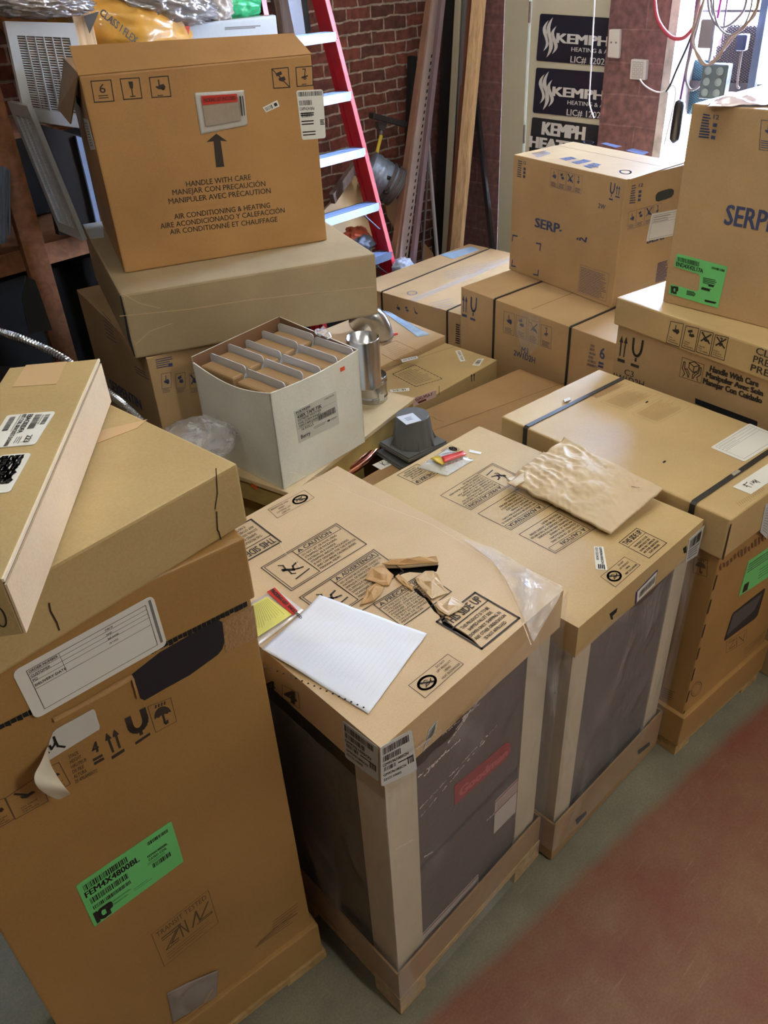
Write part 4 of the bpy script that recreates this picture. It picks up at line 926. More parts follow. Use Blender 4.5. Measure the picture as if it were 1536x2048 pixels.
m = Map(fl_, *z1_((305, 380), (318, 392), (322, 428), (308, 410))); sticker(O['root'], m, DARKHOLE, 'slot')

# ================================================================== WHITE BOX OF TAPE ROLLS ON A WOODEN DECK
PZ0 = .674
Pf = PZ(567, 979, PZ0); PR = PZ(730, 884, PZ0); Pq = [Pf, PR]; vP = Vector((-(PR - Pf).y, (PR - Pf).x, 0)).normalized() * .405
Pq = [Pf, PR, PR + vP, Pf + vP]; PH = zat(Pf, 787)
dk = thing('wooden_deck', 'low plywood-topped timber deck under the white box of tape rolls', 'platform', Pf)
DF, DR = PZ(582, 988, .672), PZ(830, 796, .672); dv_ = Vector((-(DR - DF).y, (DR - DF).x, 0)).normalized() * .40
Dq = [DF, DR, DR + dv_, DF + dv_]
obj('plywood_top', bm_prism(Dq, .655, .672, .002), PLY, dk); obj('timber_frame', bm_prism(poly_off(Dq, -.006), .575, .6545, .002), plain('yellowed_wood', (176, 150, 84), .7, var=.15, scale=12), dk)
k = Ink(.001); fD = side_face(Dq[3], Dq[0]); m = Map(fD, (502, 965), (514, 972), (516, 980), (504, 974)); k.rect(m)
k.build('orange_dot', plain('orange_mark', (220, 96, 50), .6), dk)
for a_ in (Dq, ):
    for f0, f1 in ((.05, .12), (.44, .56), (.88, .95)):
        A_, B_ = a_[0].lerp(a_[1], f0), a_[0].lerp(a_[1], f1); obj('leg', bm_prism([A_ + dv_ * .05, B_ + dv_ * .05, B_ + dv_ * .95, A_ + dv_ * .95], 0, .575, .003), plain('yellowed_wood', (176, 150, 84), .7), dk)

Pb = thing('tape_carton', 'open white carton filled with rolls of foil tape, on the wooden deck', 'cardboard box', (Pf + Pq[2]) / 2)
def wallp(a, b_, z0, z1a, z1b, dip, th, mat, name, inside):
    """thin board wall whose top edge sags by dip in the middle"""
    d = (b_ - a).normalized(); n = Vector((d.y, -d.x, 0)); pts = [Vector((*a.xy, z0)), Vector((*b_.xy, z0))]
    for i in range(13):
        t_ = 1 - i / 12; p = a.lerp(b_, t_); pts.append(Vector((*p.xy, z1a * (1 - t_) + z1b * t_ - dip * math.sin(math.pi * t_))))
    o = obj(name, bm_slab(pts, n, th), [mat, inside], Pb)
    for pl_ in o.data.polygons:
        if pl_.normal.dot(n) < -.5: pl_.material_index = 1
    return o
Lz, Rz = PH + .012, zat(PR, 699)
wallp(Pf, PR, PZ0, PH, Rz + .0, .012, .004, K_WHITE, 'front_wall', K_IN); wallp(Pq[3], Pf, PZ0, PH + .0, PH, .03, .004, K_WHITE, 'side_wall', K_IN)
wallp(PR, Pq[2], PZ0, Rz, PH + .035, 0, .004, K_WHITE, 'side_wall', K_IN); wallp(Pq[2], Pq[3], PZ0, PH + .035, PH + .02, 0, .004, K_WHITE, 'back_wall', K_IN)
obj('bottom', bm_prism(poly_off(Pq, -.006), PZ0, PZ0 + .004, 0), K_IN, Pb)
fP = side_face(Pf, PR); p4 = zc(370, 640, 4.151)
m = Map(fP, *p4((905, 755), (1250, 585), (1278, 860), (945, 1022))); sticker(Pb, m, plain('cream_label', (216, 216, 204), .5), 'product_label'); k = Ink(LOFF)
k.text(m, 'POLYKEN', .03, .89, .35, .955, 1.6); k.hatch(m, 1, .03, .84, .36, .88, .0012); k.text(m, '438X TAPE FSK', .04, .73, .62, .83, 1.3); k.text(m, 'EXTREME WEATHER', .05, .64, .6, .70, .3)
k.text(m, 'FOIL SCRIM KRAFT', .05, .55, .58, .61, .3); k.text(m, '72MM X 46M (2.83IN X 50.3YD)', .05, .46, .72, .52, .3); k.text(m, '16 ROLLS', .1, .33, .38, .41, .3)
k.text(m, 'Berry', .06, .10, .28, .22, .8); k.bars(m, .5, .38, .95, .56, 26, 4); k.hatch(m, 2, .38, .2, .7, .28, .0012); k.rect(m, .72, .22, .78, .27); k.hatch(m, 2, .8, .22, .96, .27, .0012)
k.text(m, '1087503', .7, .89, .94, .93, .2); k.line(m, [(.02, .43), (.98, .43)], .0008); k.line(m, [(.02, .71), (.98, .71)], .0006)
k.build('label_print', INKK, Pb)
m = Map(fP, *p4((1285, 400), (1322, 382), (1326, 412), (1290, 430))); sticker(Pb, m, plain('orange_sticker', (240, 96, 52), .5), 'orange_sticker')
# rolls, packed in white trays
ux = (PR - Pf).normalized(); vx = vP.normalized(); W0 = (PR - Pf).length - .012; D0 = .405 - .014
TRAY = plain('white_tray_plastic', (206, 208, 210), .25, coat=.4); SLV = plain('roll_sleeve', (166, 134, 94), .6)
NP = 5; pw = W0 / NP * .93
rollgrp = 'foil tape packs in the white carton'
def tape_pack():
    rt_ = thing('tape_roll_pack', 'x', 'tape roll', Vector((0, 0, 0)), rollgrp)
    hh = .33
    obj('cardboard_sleeve', bm_box(ux * pw * .40 + vx * .088 + ez * (hh / 2 - .010), ux * pw * .36, vx * .088, ez * (hh / 2 - .010), bev=.008), SLV, rt_)
    # tray with a rounded raised back plate
    bm = bmesh.new(); out = []
    for a, b_ in ((-.006, -.3), (.186, -.3)): pass
    ry, rz_ = .014, hh + .004
    prof = [(-.004, 0), (.188, 0)]
    for i in range(7): an = R_(i * 15); prof.append((.188 - ry + ry * math.cos(an) * 1, rz_ - ry + ry * math.sin(an)))
    for i in range(7): an = R_(90 + i * 15); prof.append((-.004 + ry + ry * math.cos(an), rz_ - ry + ry * math.sin(an)))
    bm_slab([vx * p[0] + ez * p[1] + ux * (pw * .80) for p in prof], -ux, .003, bm)
    bm_slab([vx * (-.004) + ux * a + ez * b_ for a, b_ in ((pw * .1, 0), (pw * .80, 0), (pw * .80, hh - .02), (pw * .7, hh - .03), (pw * .5, hh - .055), (pw * .1, hh - .065))], -vx, .003, bm)
    obj('plastic_tray', bm, TRAY, rt_)
    return rt_
proto = None
names_ = ['leftmost pair', 'second pair from the left', 'middle pair', 'fourth pair from the left', 'rightmost pair']
for i in range(NP):
    for j in range(2):
        loc = Vector((*Pf.xy, PZ0 + .005)) + ux * (.008 + i * W0 / NP) + vx * (.008 + j * .195) + ez * ((PH - PZ0 - .330) + [.0, .008, -.004, .004, .006][i] + (.006 if j else 0))
        lb = 'tape roll pack, %s of the %s in the white carton' % (('front', 'rear')[j], names_[i])
        if proto is None: proto = tape_pack(); proto.location = loc; proto['label'] = lb
        else: copy_tree(proto, loc, lb)
o = obj('plastic_scrap', rumple(*[PZ(x, y, PH + .02) for x, y in ((628, 668), (650, 655), (664, 678), (645, 682))], 8, 8, .02, 25, 3, th=.001, ridge=True), BAGF, None, True); tag(o, 'small clear plastic scrap at the back rim of the white carton', 'plastic')
o = obj('plastic_bag', bm_blob(PZ(392, 885, .84), e1 * .13, e2 * .12, ez * .06, .4, 3, 7, 4, ridge=True), BAGF, None, True); tag(o, 'clear crumpled plastic bag left of the white tape carton', 'plastic bag')
o = obj('storage_box', bm_prism([rc(.75, 1.75), rc(1.08, 1.75), rc(1.08, 2.4), rc(.75, 2.4)], 0, .74, .01), K_DARK); tag(o, 'dark brown carton low in the gap under the clear bag', 'cardboard box')

# round metal fittings on the deck
def pipe(name, label, base, r0, h, mat, rings=(), wall=.002, lab=False):
    r = thing(name, label, 'duct piece', base)
    prof = [(r0 - wall, .002), (r0, 0)]; 
    for i in range(1, 40):
        z = h * i / 40; q = r0 + sum(.003 * math.exp(-((z - rz) / .004) ** 2) for rz in rings); prof.append((q, z))
    prof += [(r0, h), (r0 - wall, h), (r0 - wall, .004)]
    obj('tube', bm_lathe(base, prof, 48, cap=False), mat, r, True)
    obj('seam', bm_box(base - e1 * .0 + (Vector((-.35, -.94, 0)) * (r0 + .0006)) + ez * h / 2, Vector((.94, -.35, 0)) * .003, Vector((-.35, -.94, 0)) * .0006, ez * h / 2), mat, r)
    return r
bc = PZ(745, 797, .672); collar = pipe('duct_collar', 'short crimped galvanised collar on the deck behind the white carton', Vector((*bc.xy, .673)), .062, .105, GALV, (.02, .085))
k = Ink(.001); cy_f = Face(bc - ray(745, 797).normalized().xy.to_3d() * .063, -ray(745, 797).xy.to_3d().normalized())
m = Map(cy_f, (757, 790), (768, 787), (768, 800), (757, 803)); k.rect(m)
k.build('paper_tag', PAPER, collar)
b2_ = PZ(731, 768, .78); pipe('metal_pipe', 'tall shiny round metal duct pipe standing in the collar behind the white carton', Vector((*b2_.xy, .779)), .0635, zat(b2_, 674) - .779, plain('bright_steel', (214, 216, 220), .24, metal=1, var=.06, scale=20))
o = obj('duct_elbow', bm_tube(smooth_path([PZ(x, y, z) for x, y, z in ((716, 645, .63), (738, 628, .72), (758, 645, .68), (768, 675, .60))], 5), .05, 20), GALV, None, True); tag(o, 'shiny bent metal duct piece behind the tall pipe', 'duct piece')

# ================================================================== CARTONS IN THE MIDDLE
q8 = zc(740, 460, 4.8)
Qz = .60; QR = PZ(1019, 508, Qz); Q_ = [rc(3.13, 2.52), rc(4.12, 2.50), rc(4.12, 3.33), rc(3.13, 3.36)]
Q = carton('cardboard_box', 'strapped carton lit pale blue, farthest back in the middle by the ladder', Q_, 0, Qz, K_MAIN)
tp = Q['top']
for a, b2 in ((q8((105, 600)), q8((1215, 210))), (q8((705, 795)), q8((1300, 600)))):
    A_ = tp.hit(*a[0]); B_ = tp.hit(*b2[0]); A_ = rc(3.13, A_.dot(e2), Qz); strap_over(Q['root'], A_, rc(4.12, A_.dot(e2), Qz), Qz, .0)
sm_ = tp.hit(*q8((405, 680))[0]).dot(e2)
tape_strip(Q['root'], [rc(3.131, sm_ - .028, Qz), rc(4.118, sm_ - .028, Qz), rc(4.118, sm_ + .028, Qz), rc(3.131, sm_ + .028, Qz)], ez, 'sealing_tape', plain('clear_tape', (206, 184, 156), .12, coat=1, bump=.3, bscale=30))
k = Ink(); k.seg(rc(3.14, sm_, Qz + .0012), rc(4.11, sm_, Qz + .0012), ez, .002)
m = Map(tp, *q8((330, 605), (410, 575), (480, 605), (400, 640))); k.ring(m, .5, .5, .42, .42, .006)
m = Map(tp, *q8((700, 400), (1290, 260), (1340, 330), (760, 480))); k.hatch(m, 5, w=.003, seed=8)
m = Map(tp, *q8((560, 700), (800, 640), (880, 720), (640, 770))); k.hatch(m, 4, w=.003, seed=9)
k.build('blue_markings', INKLB, Q['root'])
m = Map(tp, *q8((670, 240), (975, 160), (1050, 190), (800, 278))); sticker(Q['root'], m, plain('pale_blue_sheet', (160, 196, 226), .25, coat=.5), 'shipping_pouch')
k = Ink(); f = Q['left']
for i, x in enumerate((240, 325, 410)):
    m = Map(f, *q8((x, 690 + i * 22), (x + 60, 708 + i * 22), (x + 60, 800 + i * 22), (x, 780 + i * 22))); ic_truck(k, m, False, False, i)
m = Map(f, *q8((830, 895), (862, 905), (862, 1100), (825, 1090))); k.hatch(m, 9, w=.006, seed=4)
k.build('blue_markings', INKU, Q['root'])

qa = [rc(2.22, 2.49), rc(2.90, 2.49), rc(2.95, 3.03), rc(2.22, 3.05)]
Qa = carton('cardboard_box', 'pale carton with pouch and labels on top, left of the back strapped carton', qa, 0, .585, K_PINK)
tp = Qa['top']; k = Ink()
P = [tp.hit(*p) for p in q8((120, 1110), (250, 1065), (490, 1175), (240, 1260), (110, 1190))]
def dash(P_, w_=.004, n_=10):
    for a, b2 in zip(P_, P_[1:]):
        for i in range(n_): k.seg(a.lerp(b2, (i + .15) / n_), a.lerp(b2, (i + .75) / n_), ez, w_)
dash(P); m = Map(tp, *q8((110, 1120), (240, 1075), (440, 1175), (260, 1240))); k.hatch(m, 8, .05, .05, .95, .95, .002, seed=12)
k.seg(tp.hit(*q8((90, 1350))[0]), tp.hit(*q8((840, 1110))[0]), ez, .003)
k.build('print', INKF, Qa['root'])
m = Map(tp, *q8((295, 1245), (450, 1212), (465, 1232), (312, 1275))); sticker(Qa['root'], m, PAPER, 'label_strip'); k = Ink(LOFF); k.bars(m, .1, .25, .9, .75, 16, 2); k.build('label_print', INKLB, Qa['root'])
m = Map(tp, *q8((100, 770), (190, 790), (575, 1005), (460, 1030))); o = obj('clear_pouch', rumple(m.BL, m.BR, m.TR, m.TL, 20, 6, .012, 20, 4, ez, .001), plain('blue_white_film', (176, 208, 236), .15, coat=1, bump=.8, bscale=25), Qa['root'], True)
m = Map(tp, *q8((200, 1000), (265, 990), (270, 1005), (180, 1030))); sticker(Qa['root'], m, REDL, 'red_label_edge')

qb = [PZ(*q8((330, 1655))[0], .555), rc(2.875, 2.155), rc(2.885, 2.475), rc(2.0, 2.48)]
qb = [rc(2.18, 2.13), rc(2.88, 2.15), rc(2.885, 2.478), rc(2.18, 2.478)]
Qb = carton('cardboard_box', 'dull brown carton with dashed print panel, in front of the pale labelled carton', qb, 0, .555, K_YEL)
tp = Qb['top']; k = Ink(); P = [tp.hit(*p) for p in q8((215, 1385), (430, 1295), (695, 1430), (440, 1505), (215, 1385))]; dash(P, .004, 9)
m = Map(tp, *q8((240, 1385), (430, 1310), (660, 1425), (440, 1490))); k.hatch(m, 11, .04, .04, .96, .96, .0022, seed=15)
k.build('print', INKB, Qb['root'])
for i, qd in enumerate((((818, 1162), (870, 1155), (917, 1260), (868, 1268)), ((980, 1300), (1030, 1240), (1095, 1235), (1050, 1308)), ((188, 1535), (375, 1518), (380, 1545), (200, 1562)))):
    m = Map(tp, *q8(*qd)); sticker(Qb['root'], m, PAPER, 'small_label'); k = Ink(LOFF)
    k.bars(m, .15, .2, .85, .8, 10, i) if i != 0 else k.text(m.rot(1), 'XXX TXV', .1, .3, .9, .75, .8)
    k.build('label_print', INKK, Qb['root'])
f = Qb['front']; k = Ink(); m = Map(f, *q8((958, 1385), (1012, 1368), (1012, 1465), (962, 1480))); ic_arrows(k, m, bar=False)
k.seg(f.hit(*q8((662, 1500))[0]), f.hit(*q8((662, 1580))[0]), f.n, .003)
k.build('markings', INKB, Qb['root'])
m = Map(f, *q8((350, 1630), (632, 1535), (634, 1600), (430, 1690))); sticker(Qb['root'], m, plain('pink_label', (214, 190, 186), .5), 'product_label'); k = Ink(LOFF)
k.text(m, '-36/42-MSA-F', .15, .45, .85, .85, 1.2); k.rect(m, .2, .1, .55, .35); k.build('label_print', plain('dark_red_ink', (92, 30, 34), .6), Qb['root'])

Rz_ = .54
rq = [rc(2.13, 1.43), rc(2.84, 1.42), rc(2.893, 2.03), rc(2.16, 2.115)]
Rb = carton('cardboard_box', 'plain brown carton with a centre seam, in the hollow behind the front cartons', rq, 0, Rz_, K_DARK)
k = Ink(.001); a, b2 = PZ(848, 868, Rz_), PZ(1128, 766, Rz_); k.seg(a, b2, ez, .0022)
P = [PZ(x, y, Rz_) for x, y in zc(680, 800, 5.486)((940, 170), (1010, 185), (1060, 215), (1140, 240))]
for a, b2 in zip(P, P[1:]): k.seg(a, b2, ez, .002)
k.build('seam', plain('seam_shadow', (98, 70, 46), .8), Rb['root'])
kq = [rc(1.30, 1.475), rc(2.12, 1.46), rc(2.12, 1.90), rc(1.33, 1.90)]
Kb = carton('cardboard_box', 'brown carton with a handwritten tape label, under the grey plastic housing', kq, 0, .55, K_DARK)
z6 = zc(680, 800, 5.486)
m = Map(Kb['top'], *z6((352, 715), (510, 645), (590, 700), (450, 770))); sticker(Kb['root'], m, PAPER, 'handwritten_label'); k = Ink(LOFF)
k.line(m, [(.42, .85), (.46, .2)], .003); k.line(m, [(.60, .85), (.45, .5), (.66, .2)], .003); k.line(m, [(.72, .5), (.76, .25), (.82, .45), (.86, .25)], .002); k.build('handwriting', INKK, Kb['root'])
# copper tube pair
for i, (o_, lab) in enumerate(((0, 'upper bright copper tube lying beside the wooden deck'), (1, 'lower copper tube lying beside the wooden deck'))):
    pts = [PZ(x + o_ * 6, y + o_ * 9, .585 - o_ * .018) for x, y in ((640, 968), (690, 938), (715, 922), (736, 903), (747, 888), (752, 872))]
    o = obj('copper_tube', bm_tube(smooth_path(pts, 6), .0125, 14), plain('copper', (196, 128, 98), .25, metal=1), None, True); tag(o, lab, 'copper tube')
# grey plastic housings, two stacked
GP = plain('grey_plastic', (98, 100, 98), .5, spec=.4)
def housing(z0, px, label, seen, shift=Vector((0, 0, 0))):
    Lc, Bc_, Rc_ = [PZ(x, y, z0 + .018) + shift for x, y in px]; Kc = Lc + Rc_ - Bc_; cen = (Lc + Rc_) / 2
    r = thing('plastic_housing', label, 'plastic housing', Vector((cen.x, cen.y, z0)), 'grey plastic housings')
    fq_ = [Bc_, Rc_, Kc, Lc]
    obj('flange', bm_prism(fq_, z0 + .012, z0 + .020, .002), GP, r); obj('flange_rim', bm_prism(poly_off(fq_, .003), z0, z0 + .012, .002), GP, r)
    H_ = .118; s1 = (Rc_ - Bc_).length
    r0, r1 = s1 * .43, s1 * .335; base = Vector((cen.x, cen.y, z0 + .018)); prof = []
    bm = bmesh.new(); rings = []
    for (rr_, hh_) in ((r0, 0), (r0 * .985, .012), (r1 * 1.02, H_ - .012), (r1, H_ - .003), (r1 * .95, H_)):
        ring_ = []
        for i in range(48):
            an = 2 * math.pi * i / 48; f_ = 1 + .012 * (1 if (i // 2) % 2 else -1) * (1 if hh_ > .01 and hh_ < H_ - .005 else 0)
            ring_.append(bm.verts.new(base + Vector((math.cos(an), math.sin(an), 0)) * rr_ * f_ + ez * hh_))
        rings.append(ring_)
    for a, b_ in zip(rings, rings[1:]):
        for i in range(48): bm.faces.new([a[i], a[(i + 1) % 48], b_[(i + 1) % 48], b_[i]])
    bm.faces.new(rings[-1]); obj('dome', bm, GP, r)
    for i in range(8):
        an = math.pi * 2 * i / 8 + .25; d = Vector((math.cos(an), math.sin(an), 0)); nrm = Vector((-d.y, d.x, 0))
        obj('rib', bm_slab([base + d * r0 * .93 + nrm * .002, base + d * r0 * 1.16 + nrm * .002, base + d * r0 * 1.12 + nrm * .002 + ez * .006, base + d * r0 * .93 + nrm * .002 + ez * .042], nrm, .004), GP, r)
    if seen:
        tF = Face(base + ez * H_, ez); m = Map(tF, *z6((620, 190), (798, 145), (895, 228), (728, 275))); sticker(r, m, plain('white_sheet', (216, 224, 232), .4), 'paper_label'); k = Ink(LOFF); k.hatch(m, 3, .3, .3, .7, .7, .003); k.build('label_print', INKLB, r)
    return r
hp = z6((440, 462), (750, 640), (1168, 452))
housing(.590, hp, 'upper grey plastic domed housing with white label, stacked on its twin', True)
hp2 = z6((395, 560), (690, 745), (1130, 560))
r = thing('plastic_housing', 'lower grey plastic housing, only its square flange showing under its twin', 'plastic housing', PZ(817, 920, .551), 'grey plastic housings')
a, b2, c_ = [PZ(x, y, .565) for x, y in hp2]; fq_ = [b2, c_, a + c_ - b2, a]
obj('flange', bm_prism(fq_, .558, .566, .002), GP, r); obj('flange_rim', bm_prism(poly_off(fq_, .004), .551, .558, .002), GP, r)
obj('dome', bm_prism(poly_off(fq_, -.05), .566, .589, .004), GP, r)

# ================================================================== RIGHT-HAND CARTONS
# S : long strapped carton, T on it
Sq = [PZ(922, 574, .8)]; Sd = (PZ(1223, 684, .8) - Sq[0]).normalized(); Sb = (PZ(1018, 540, .8) - Sq[0]).normalized()
Sq = [Sq[0], Sq[0] + Sd * 1.04, Sq[0] + Sd * 1.04 + Sb * .70, Sq[0] + Sb * .70]
S = carton('cardboard_box', 'long strapped brown carton marked M3 with blue icons, under the square taped carton', Sq, 0, .8, K_MAIN)
s3 = zc(900, 550, 4.518); f = S['front']; tp = S['top']; k = Ink()
m = Map(f, *s3((108, 175), (165, 195), (155, 385), (108, 370))); ic_arrows(k, m)
m = Map(f, *s3((190, 205), (245, 215), (232, 420), (182, 400))); ic_glass(k, m, .009)
for i, (x, y) in enumerate(((490, 325), (600, 360), (712, 402), (825, 445))):
    m = Map(f, *s3((x, y), (x + 95, y + 28), (x + 88, y + 225), (x - 8, y + 190))); k.box(m, .0015); ic_truck(k, m.sub(.05, .3, .95, .98), i == 2, False, i % 4); k.hatch(m, 4, .15, .04, .85, .3, .002, seed=i)
m = Map(f, *s3((650, 645), (712, 665), (705, 715), (645, 695))); k.text(m, 'M3', 0, 0, 1, 1, .8)
m = Map(f, *s3((580, 675), (772, 745), (768, 800), (576, 722))); k.text(m, '2W1D2H', 0, 0, 1, 1, .8)
m = Map(f, *s3((1360, 650), (1405, 665), (1395, 765), (1352, 748))); k.text(m, '6', 0, 0, 1, 1, .8)
m = Map(f, *s3((1345, 780), (1390, 795), (1385, 845), (1338, 830))); k.rect(m, 0, .6, 1, 1); k.rect(m, 0, 0, 1, .4)
m = Map(f, *s3((1275, 615), (1345, 640), (1330, 850), (1235, 820))); k.lines(m, ['STACK', 'HEIGHT', 'HAUTEUR', 'DE PILE', 'ALTURA DE', 'APILAMIENTO'], 0, 0, 1, 1, .6)
k.build('blue_markings', INKU, S['root'])
k = Ink(.0012); a, b2 = tp.hit(*s3((640, 310))[0]), tp.hit(*s3((690, 320))[0])
sa = tp.hit(*s3((740, 310))[0]); se = tp.hit(*s3((1130, 185))[0]); k.seg(sa, sa + Sb * .66, ez, .003)
k.build('seam', INKS, S['root'])
for px in ((392, 225), (1095, 470)):
    A_ = tp.hit(*s3(px)[0]); A_ = Sq[0] + Sd * (A_ - Sq[0]).dot(Sd); strap_over(S['root'], A_, A_ + Sb * .70, .8, .0, .013)
m = Map(tp, *s3((690, 320), (1130, 190), (1460, 300), (1080, 460))); 
pts = [f.hit(*p) for p in s3((640, 320), (820, 380), (800, 640), (740, 710), (690, 700), (640, 640), (600, 500))]
o = obj('clear_tape', bm_slab([p + f.n * .0022 for p in pts], f.n, .0008), filmm('clear_tape_film', .88, bump=.4, scale=30), S['root'])

# T : SERPENTIN carton
t2 = zc(1020, 270, 4.151); Tz0 = .801
TF = PZ(1223, 616, Tz0); TL_ = PZ(1018, 538, Tz0); Tz1 = zat(TF, 359); 
TR_t = PZ(1378, 327, Tz1); tv = (TL_ - TF).normalized(); 
TR_ = TF + (TR_t - TF).xy.to_3d()
Tq = [TF, TR_, TR_ + tv * (TL_ - TF).length, TL_]
T = carton('cardboard_box', 'square carton with blue word crossed by tape, on the long strapped carton', Tq, Tz0, Tz1, K_MAIN)
fl_, f, tp = T['left'], T['front'], T['top']; k = Ink()
ML = lambda *q: Map(fl_, *t2(*q)); MF = lambda *q: Map(f, *t2(*q))
m = ML((72, 205), (135, 220), (128, 365), (60, 350)); k.hatch(m, 8, 0, 0, .5, 1, .004, seed=3); [k.rect(m, .72, .05 + i * .22, .98, .2 + i * .22) for i in range(3)]; k.text(m, '12', .7, .82, 1, 1, .8)
for i in range(4):
    x = 340 + i * 67; y = 275 + i * 17; m = ML((x, y), (x + 62, y + 14), (x + 52, y + 165), (x - 10, y + 150)); k.box(m, .001); ic_truck(k, m.sub(.05, .32, .95, .98), i == 2, False, i % 4); k.hatch(m, 4, .15, .04, .85, .3, .002, seed=i)
m = ML((838, 398), (876, 408), (855, 545), (820, 535)); ic_glass(k, m, .006)
m = ML((880, 415), (922, 425), (912, 525), (872, 515)); ic_arrows(k, m)
m = ML((738, 565), (795, 580), (790, 618), (732, 605)); k.text(m, '2W', 0, 0, 1, 1, .8)
m = ML((214, 685), (445, 745), (437, 825), (208, 760)); k.text(m, 'SERP-', 0, 0, 1, 1, 1.6)
m = ML((560, 840), (640, 850), (630, 892), (556, 868)); k.text(m, 'IN', 0, 0, 1, 1, 1.6)
for (x, y, a, b_) in ((25, 832, 35, 45), (255, 905, -35, 50), (15, 1085, 30, -45), (232, 1165, -35, -40)):
    p0 = fl_.hit(*t2((x, y))[0]); k.seg(p0, fl_.hit(*t2((x + a, y + a * .22))[0]), fl_.n, .007); k.seg(p0, fl_.hit(*t2((x - b_ * .12, y + b_))[0]), fl_.n, .007)
m = ML((585, 1075), (825, 1155), (795, 1385), (565, 1300)); k.box(m, .001); k.hatch(m, 17, .03, .03, .97, .94, .0022, seed=11)
m = MF((1015, 415), (1045, 405), (1040, 570), (990, 575)); k.hatch(m, 8, 0, 0, 1, 1, .004, seed=5)
m = MF((1070, 405), (1105, 398), (1088, 555), (1055, 560)); [k.rect(m, .1, .05 + i * .22, .8, .2 + i * .22) for i in range(3)]; k.text(m, '12', 0, .82, 1, 1, .8)
for i in range(4):
    x = 985 + i * 70; y = 640 - i * 20; m = MF((x, y), (x + 64, y - 16), (x + 52, y + 132), (x - 12, y + 148)); k.box(m, .001); ic_truck(k, m.sub(.05, .3, .95, .98), i == 2, False, i % 4); k.hatch(m, 3, .15, .04, .85, .28, .002, seed=i)
m = MF((1140, 845), (1310, 800), (1300, 855), (1135, 902)); k.text(m, 'SERP', 0, 0, 1, 1, 1.6)
m = MF((1228, 1060), (1315, 1035), (1300, 1200), (1205, 1225)); k.hatch(m, 14, 0, 0, 1, 1, .0035, seed=11)
k.build('blue_markings', INKU, T['root'])
m = ML((395, 905), (930, 560), (880, 790), (690, 880)); 
pts = [fl_.hit(*p) for p in t2((345, 870), (440, 790), (530, 700), (640, 670), (760, 640), (800, 590), (925, 540), (918, 700), (820, 740), (700, 800), (590, 850), (460, 860))]
o = obj('tape', bm_slab([p + fl_.n * .0022 for p in pts], fl_.n, .0006), plain('wrinkled_tape', (186, 156, 112), .3, bump=.5, bscale=30, coat=.5), T['root'])
m = MF((1175, 655), (1408, 612), (1375, 830), (1130, 882)); sticker(T['root'], m, PAPER, 'delivery_label'); k = Ink(LOFF); k.box(m, .0015, .06, .06, .97, .92); [k.line(m, [(.06, v), (.97, v)], .001) for v in (.84, .74, .64)]; k.hatch(m, 3, .1, .64, .7, .9, .002); k.build('label_print', INKG, T['root'])
hpts = [f.hit(*p) for p in t2((1210, 500), (1225, 478), (1260, 462), (1320, 446), (1345, 446), (1360, 460), (1358, 490), (1340, 515), (1290, 535), (1230, 552), (1212, 548), (1207, 525))]
obj('hand_hole', bm_slab([p + f.n * .0008 for p in hpts], f.n, .0006), plain('hole_shadow', (52, 54, 48), .9), T['root'])
k = Ink(.0011); a, b2 = tp.hit(*t2((375, 85))[0]), tp.hit(*t2((1250, 262))[0]); k.seg(a, b2, ez, .004); k.build('seam', INKS, T['root'])
obj('flap_edge', bm_slab([tp.hit(*p) + ez * .004 for p in t2((985, 372), (1290, 262), (1490, 215), (1492, 222), (1285, 285), (1000, 375))], ez, .003), K_PINK, T['root'])
k = Ink(); MT = lambda *q: Map(tp, *t2(*q))
m = MT((885, 300), (960, 285), (1030, 310), (960, 335)); k.ring(m, .5, .5, .45, .45, .007)
m = MT((590, 55), (660, 45), (715, 65), (650, 82)); k.ring(m, .5, .5, .45, .45, .007)
m = MT((390, 190), (500, 175), (800, 245), (690, 285)); k.lines(m, ['DO NOT DROP', 'NE PAS ECHAPPER', 'NO DEJE CAER'], 0, 0, 1, 1, 2)
m = MT((710, 60), (760, 55), (1200, 155), (1140, 180)); k.lines(m, ['HANDLE WITH CARE', 'MANIPULER AVEC SOIN'], 0, 0, 1, 1, 2)
m = MT((180, 150), (290, 130), (360, 150), (230, 190)); k.hatch(m, 5, 0, 0, 1, 1, .007)
m = MT((1270, 200), (1330, 180), (1420, 195), (1380, 222)); k.hatch(m, 4, 0, 0, 1, 1, .006)
k.build('top_markings', INKLB, T['root'])

# V/W : carton with deep lid, U on it
Vz1 = 1.15; VF = PZ(1233, 594, Vz1); Vd = (PZ(1536, 698, Vz1) - VF).normalized(); Vb = Vector((-Vd.y, Vd.x, 0))
Vq = [VF, VF + Vd * 1.0, VF + Vd * 1.0 + Vb * .74, VF + Vb * .74]; lz = zat(VF, 648)
v6 = zc(1220, 560, 4.861)
V = thing('lidded_carton', 'tall lidded carton printed Handle With Care, behind the strapped furnace carton', 'cardboard box', VF + Vd * .5 + Vb * .37 - ez * Vz1)
vb = poly_off([p for p in Vq], -.012)
obj('carton', bm_prism(vb, 0, Vz1 - .006, .004), K_MAIN, V); Vlid = obj('lid', bm_prism(Vq, lz, Vz1, .006), K_LID, V)
f = side_face(vb[0], vb[1]); fl2 = side_face(Vq[0], Vq[1]); k = Ink(); MB = lambda *q: Map(f, *v6(*q)); 
m = MB((92, 535), (190, 555), (145, 810), (70, 785)); ic_arrows(k, m); m = MB((225, 570), (328, 600), (285, 860), (198, 830)); ic_glass(k, m, .009)
m = MB((145, 862), (235, 890), (228, 948), (140, 918)); k.text(m, 'C3', 0, 0, 1, 1, .2)
m = MB((40, 900), (335, 985), (325, 1050), (30, 960)); k.text(m, '1W1D2H', 0, 0, 1, 1, .2)
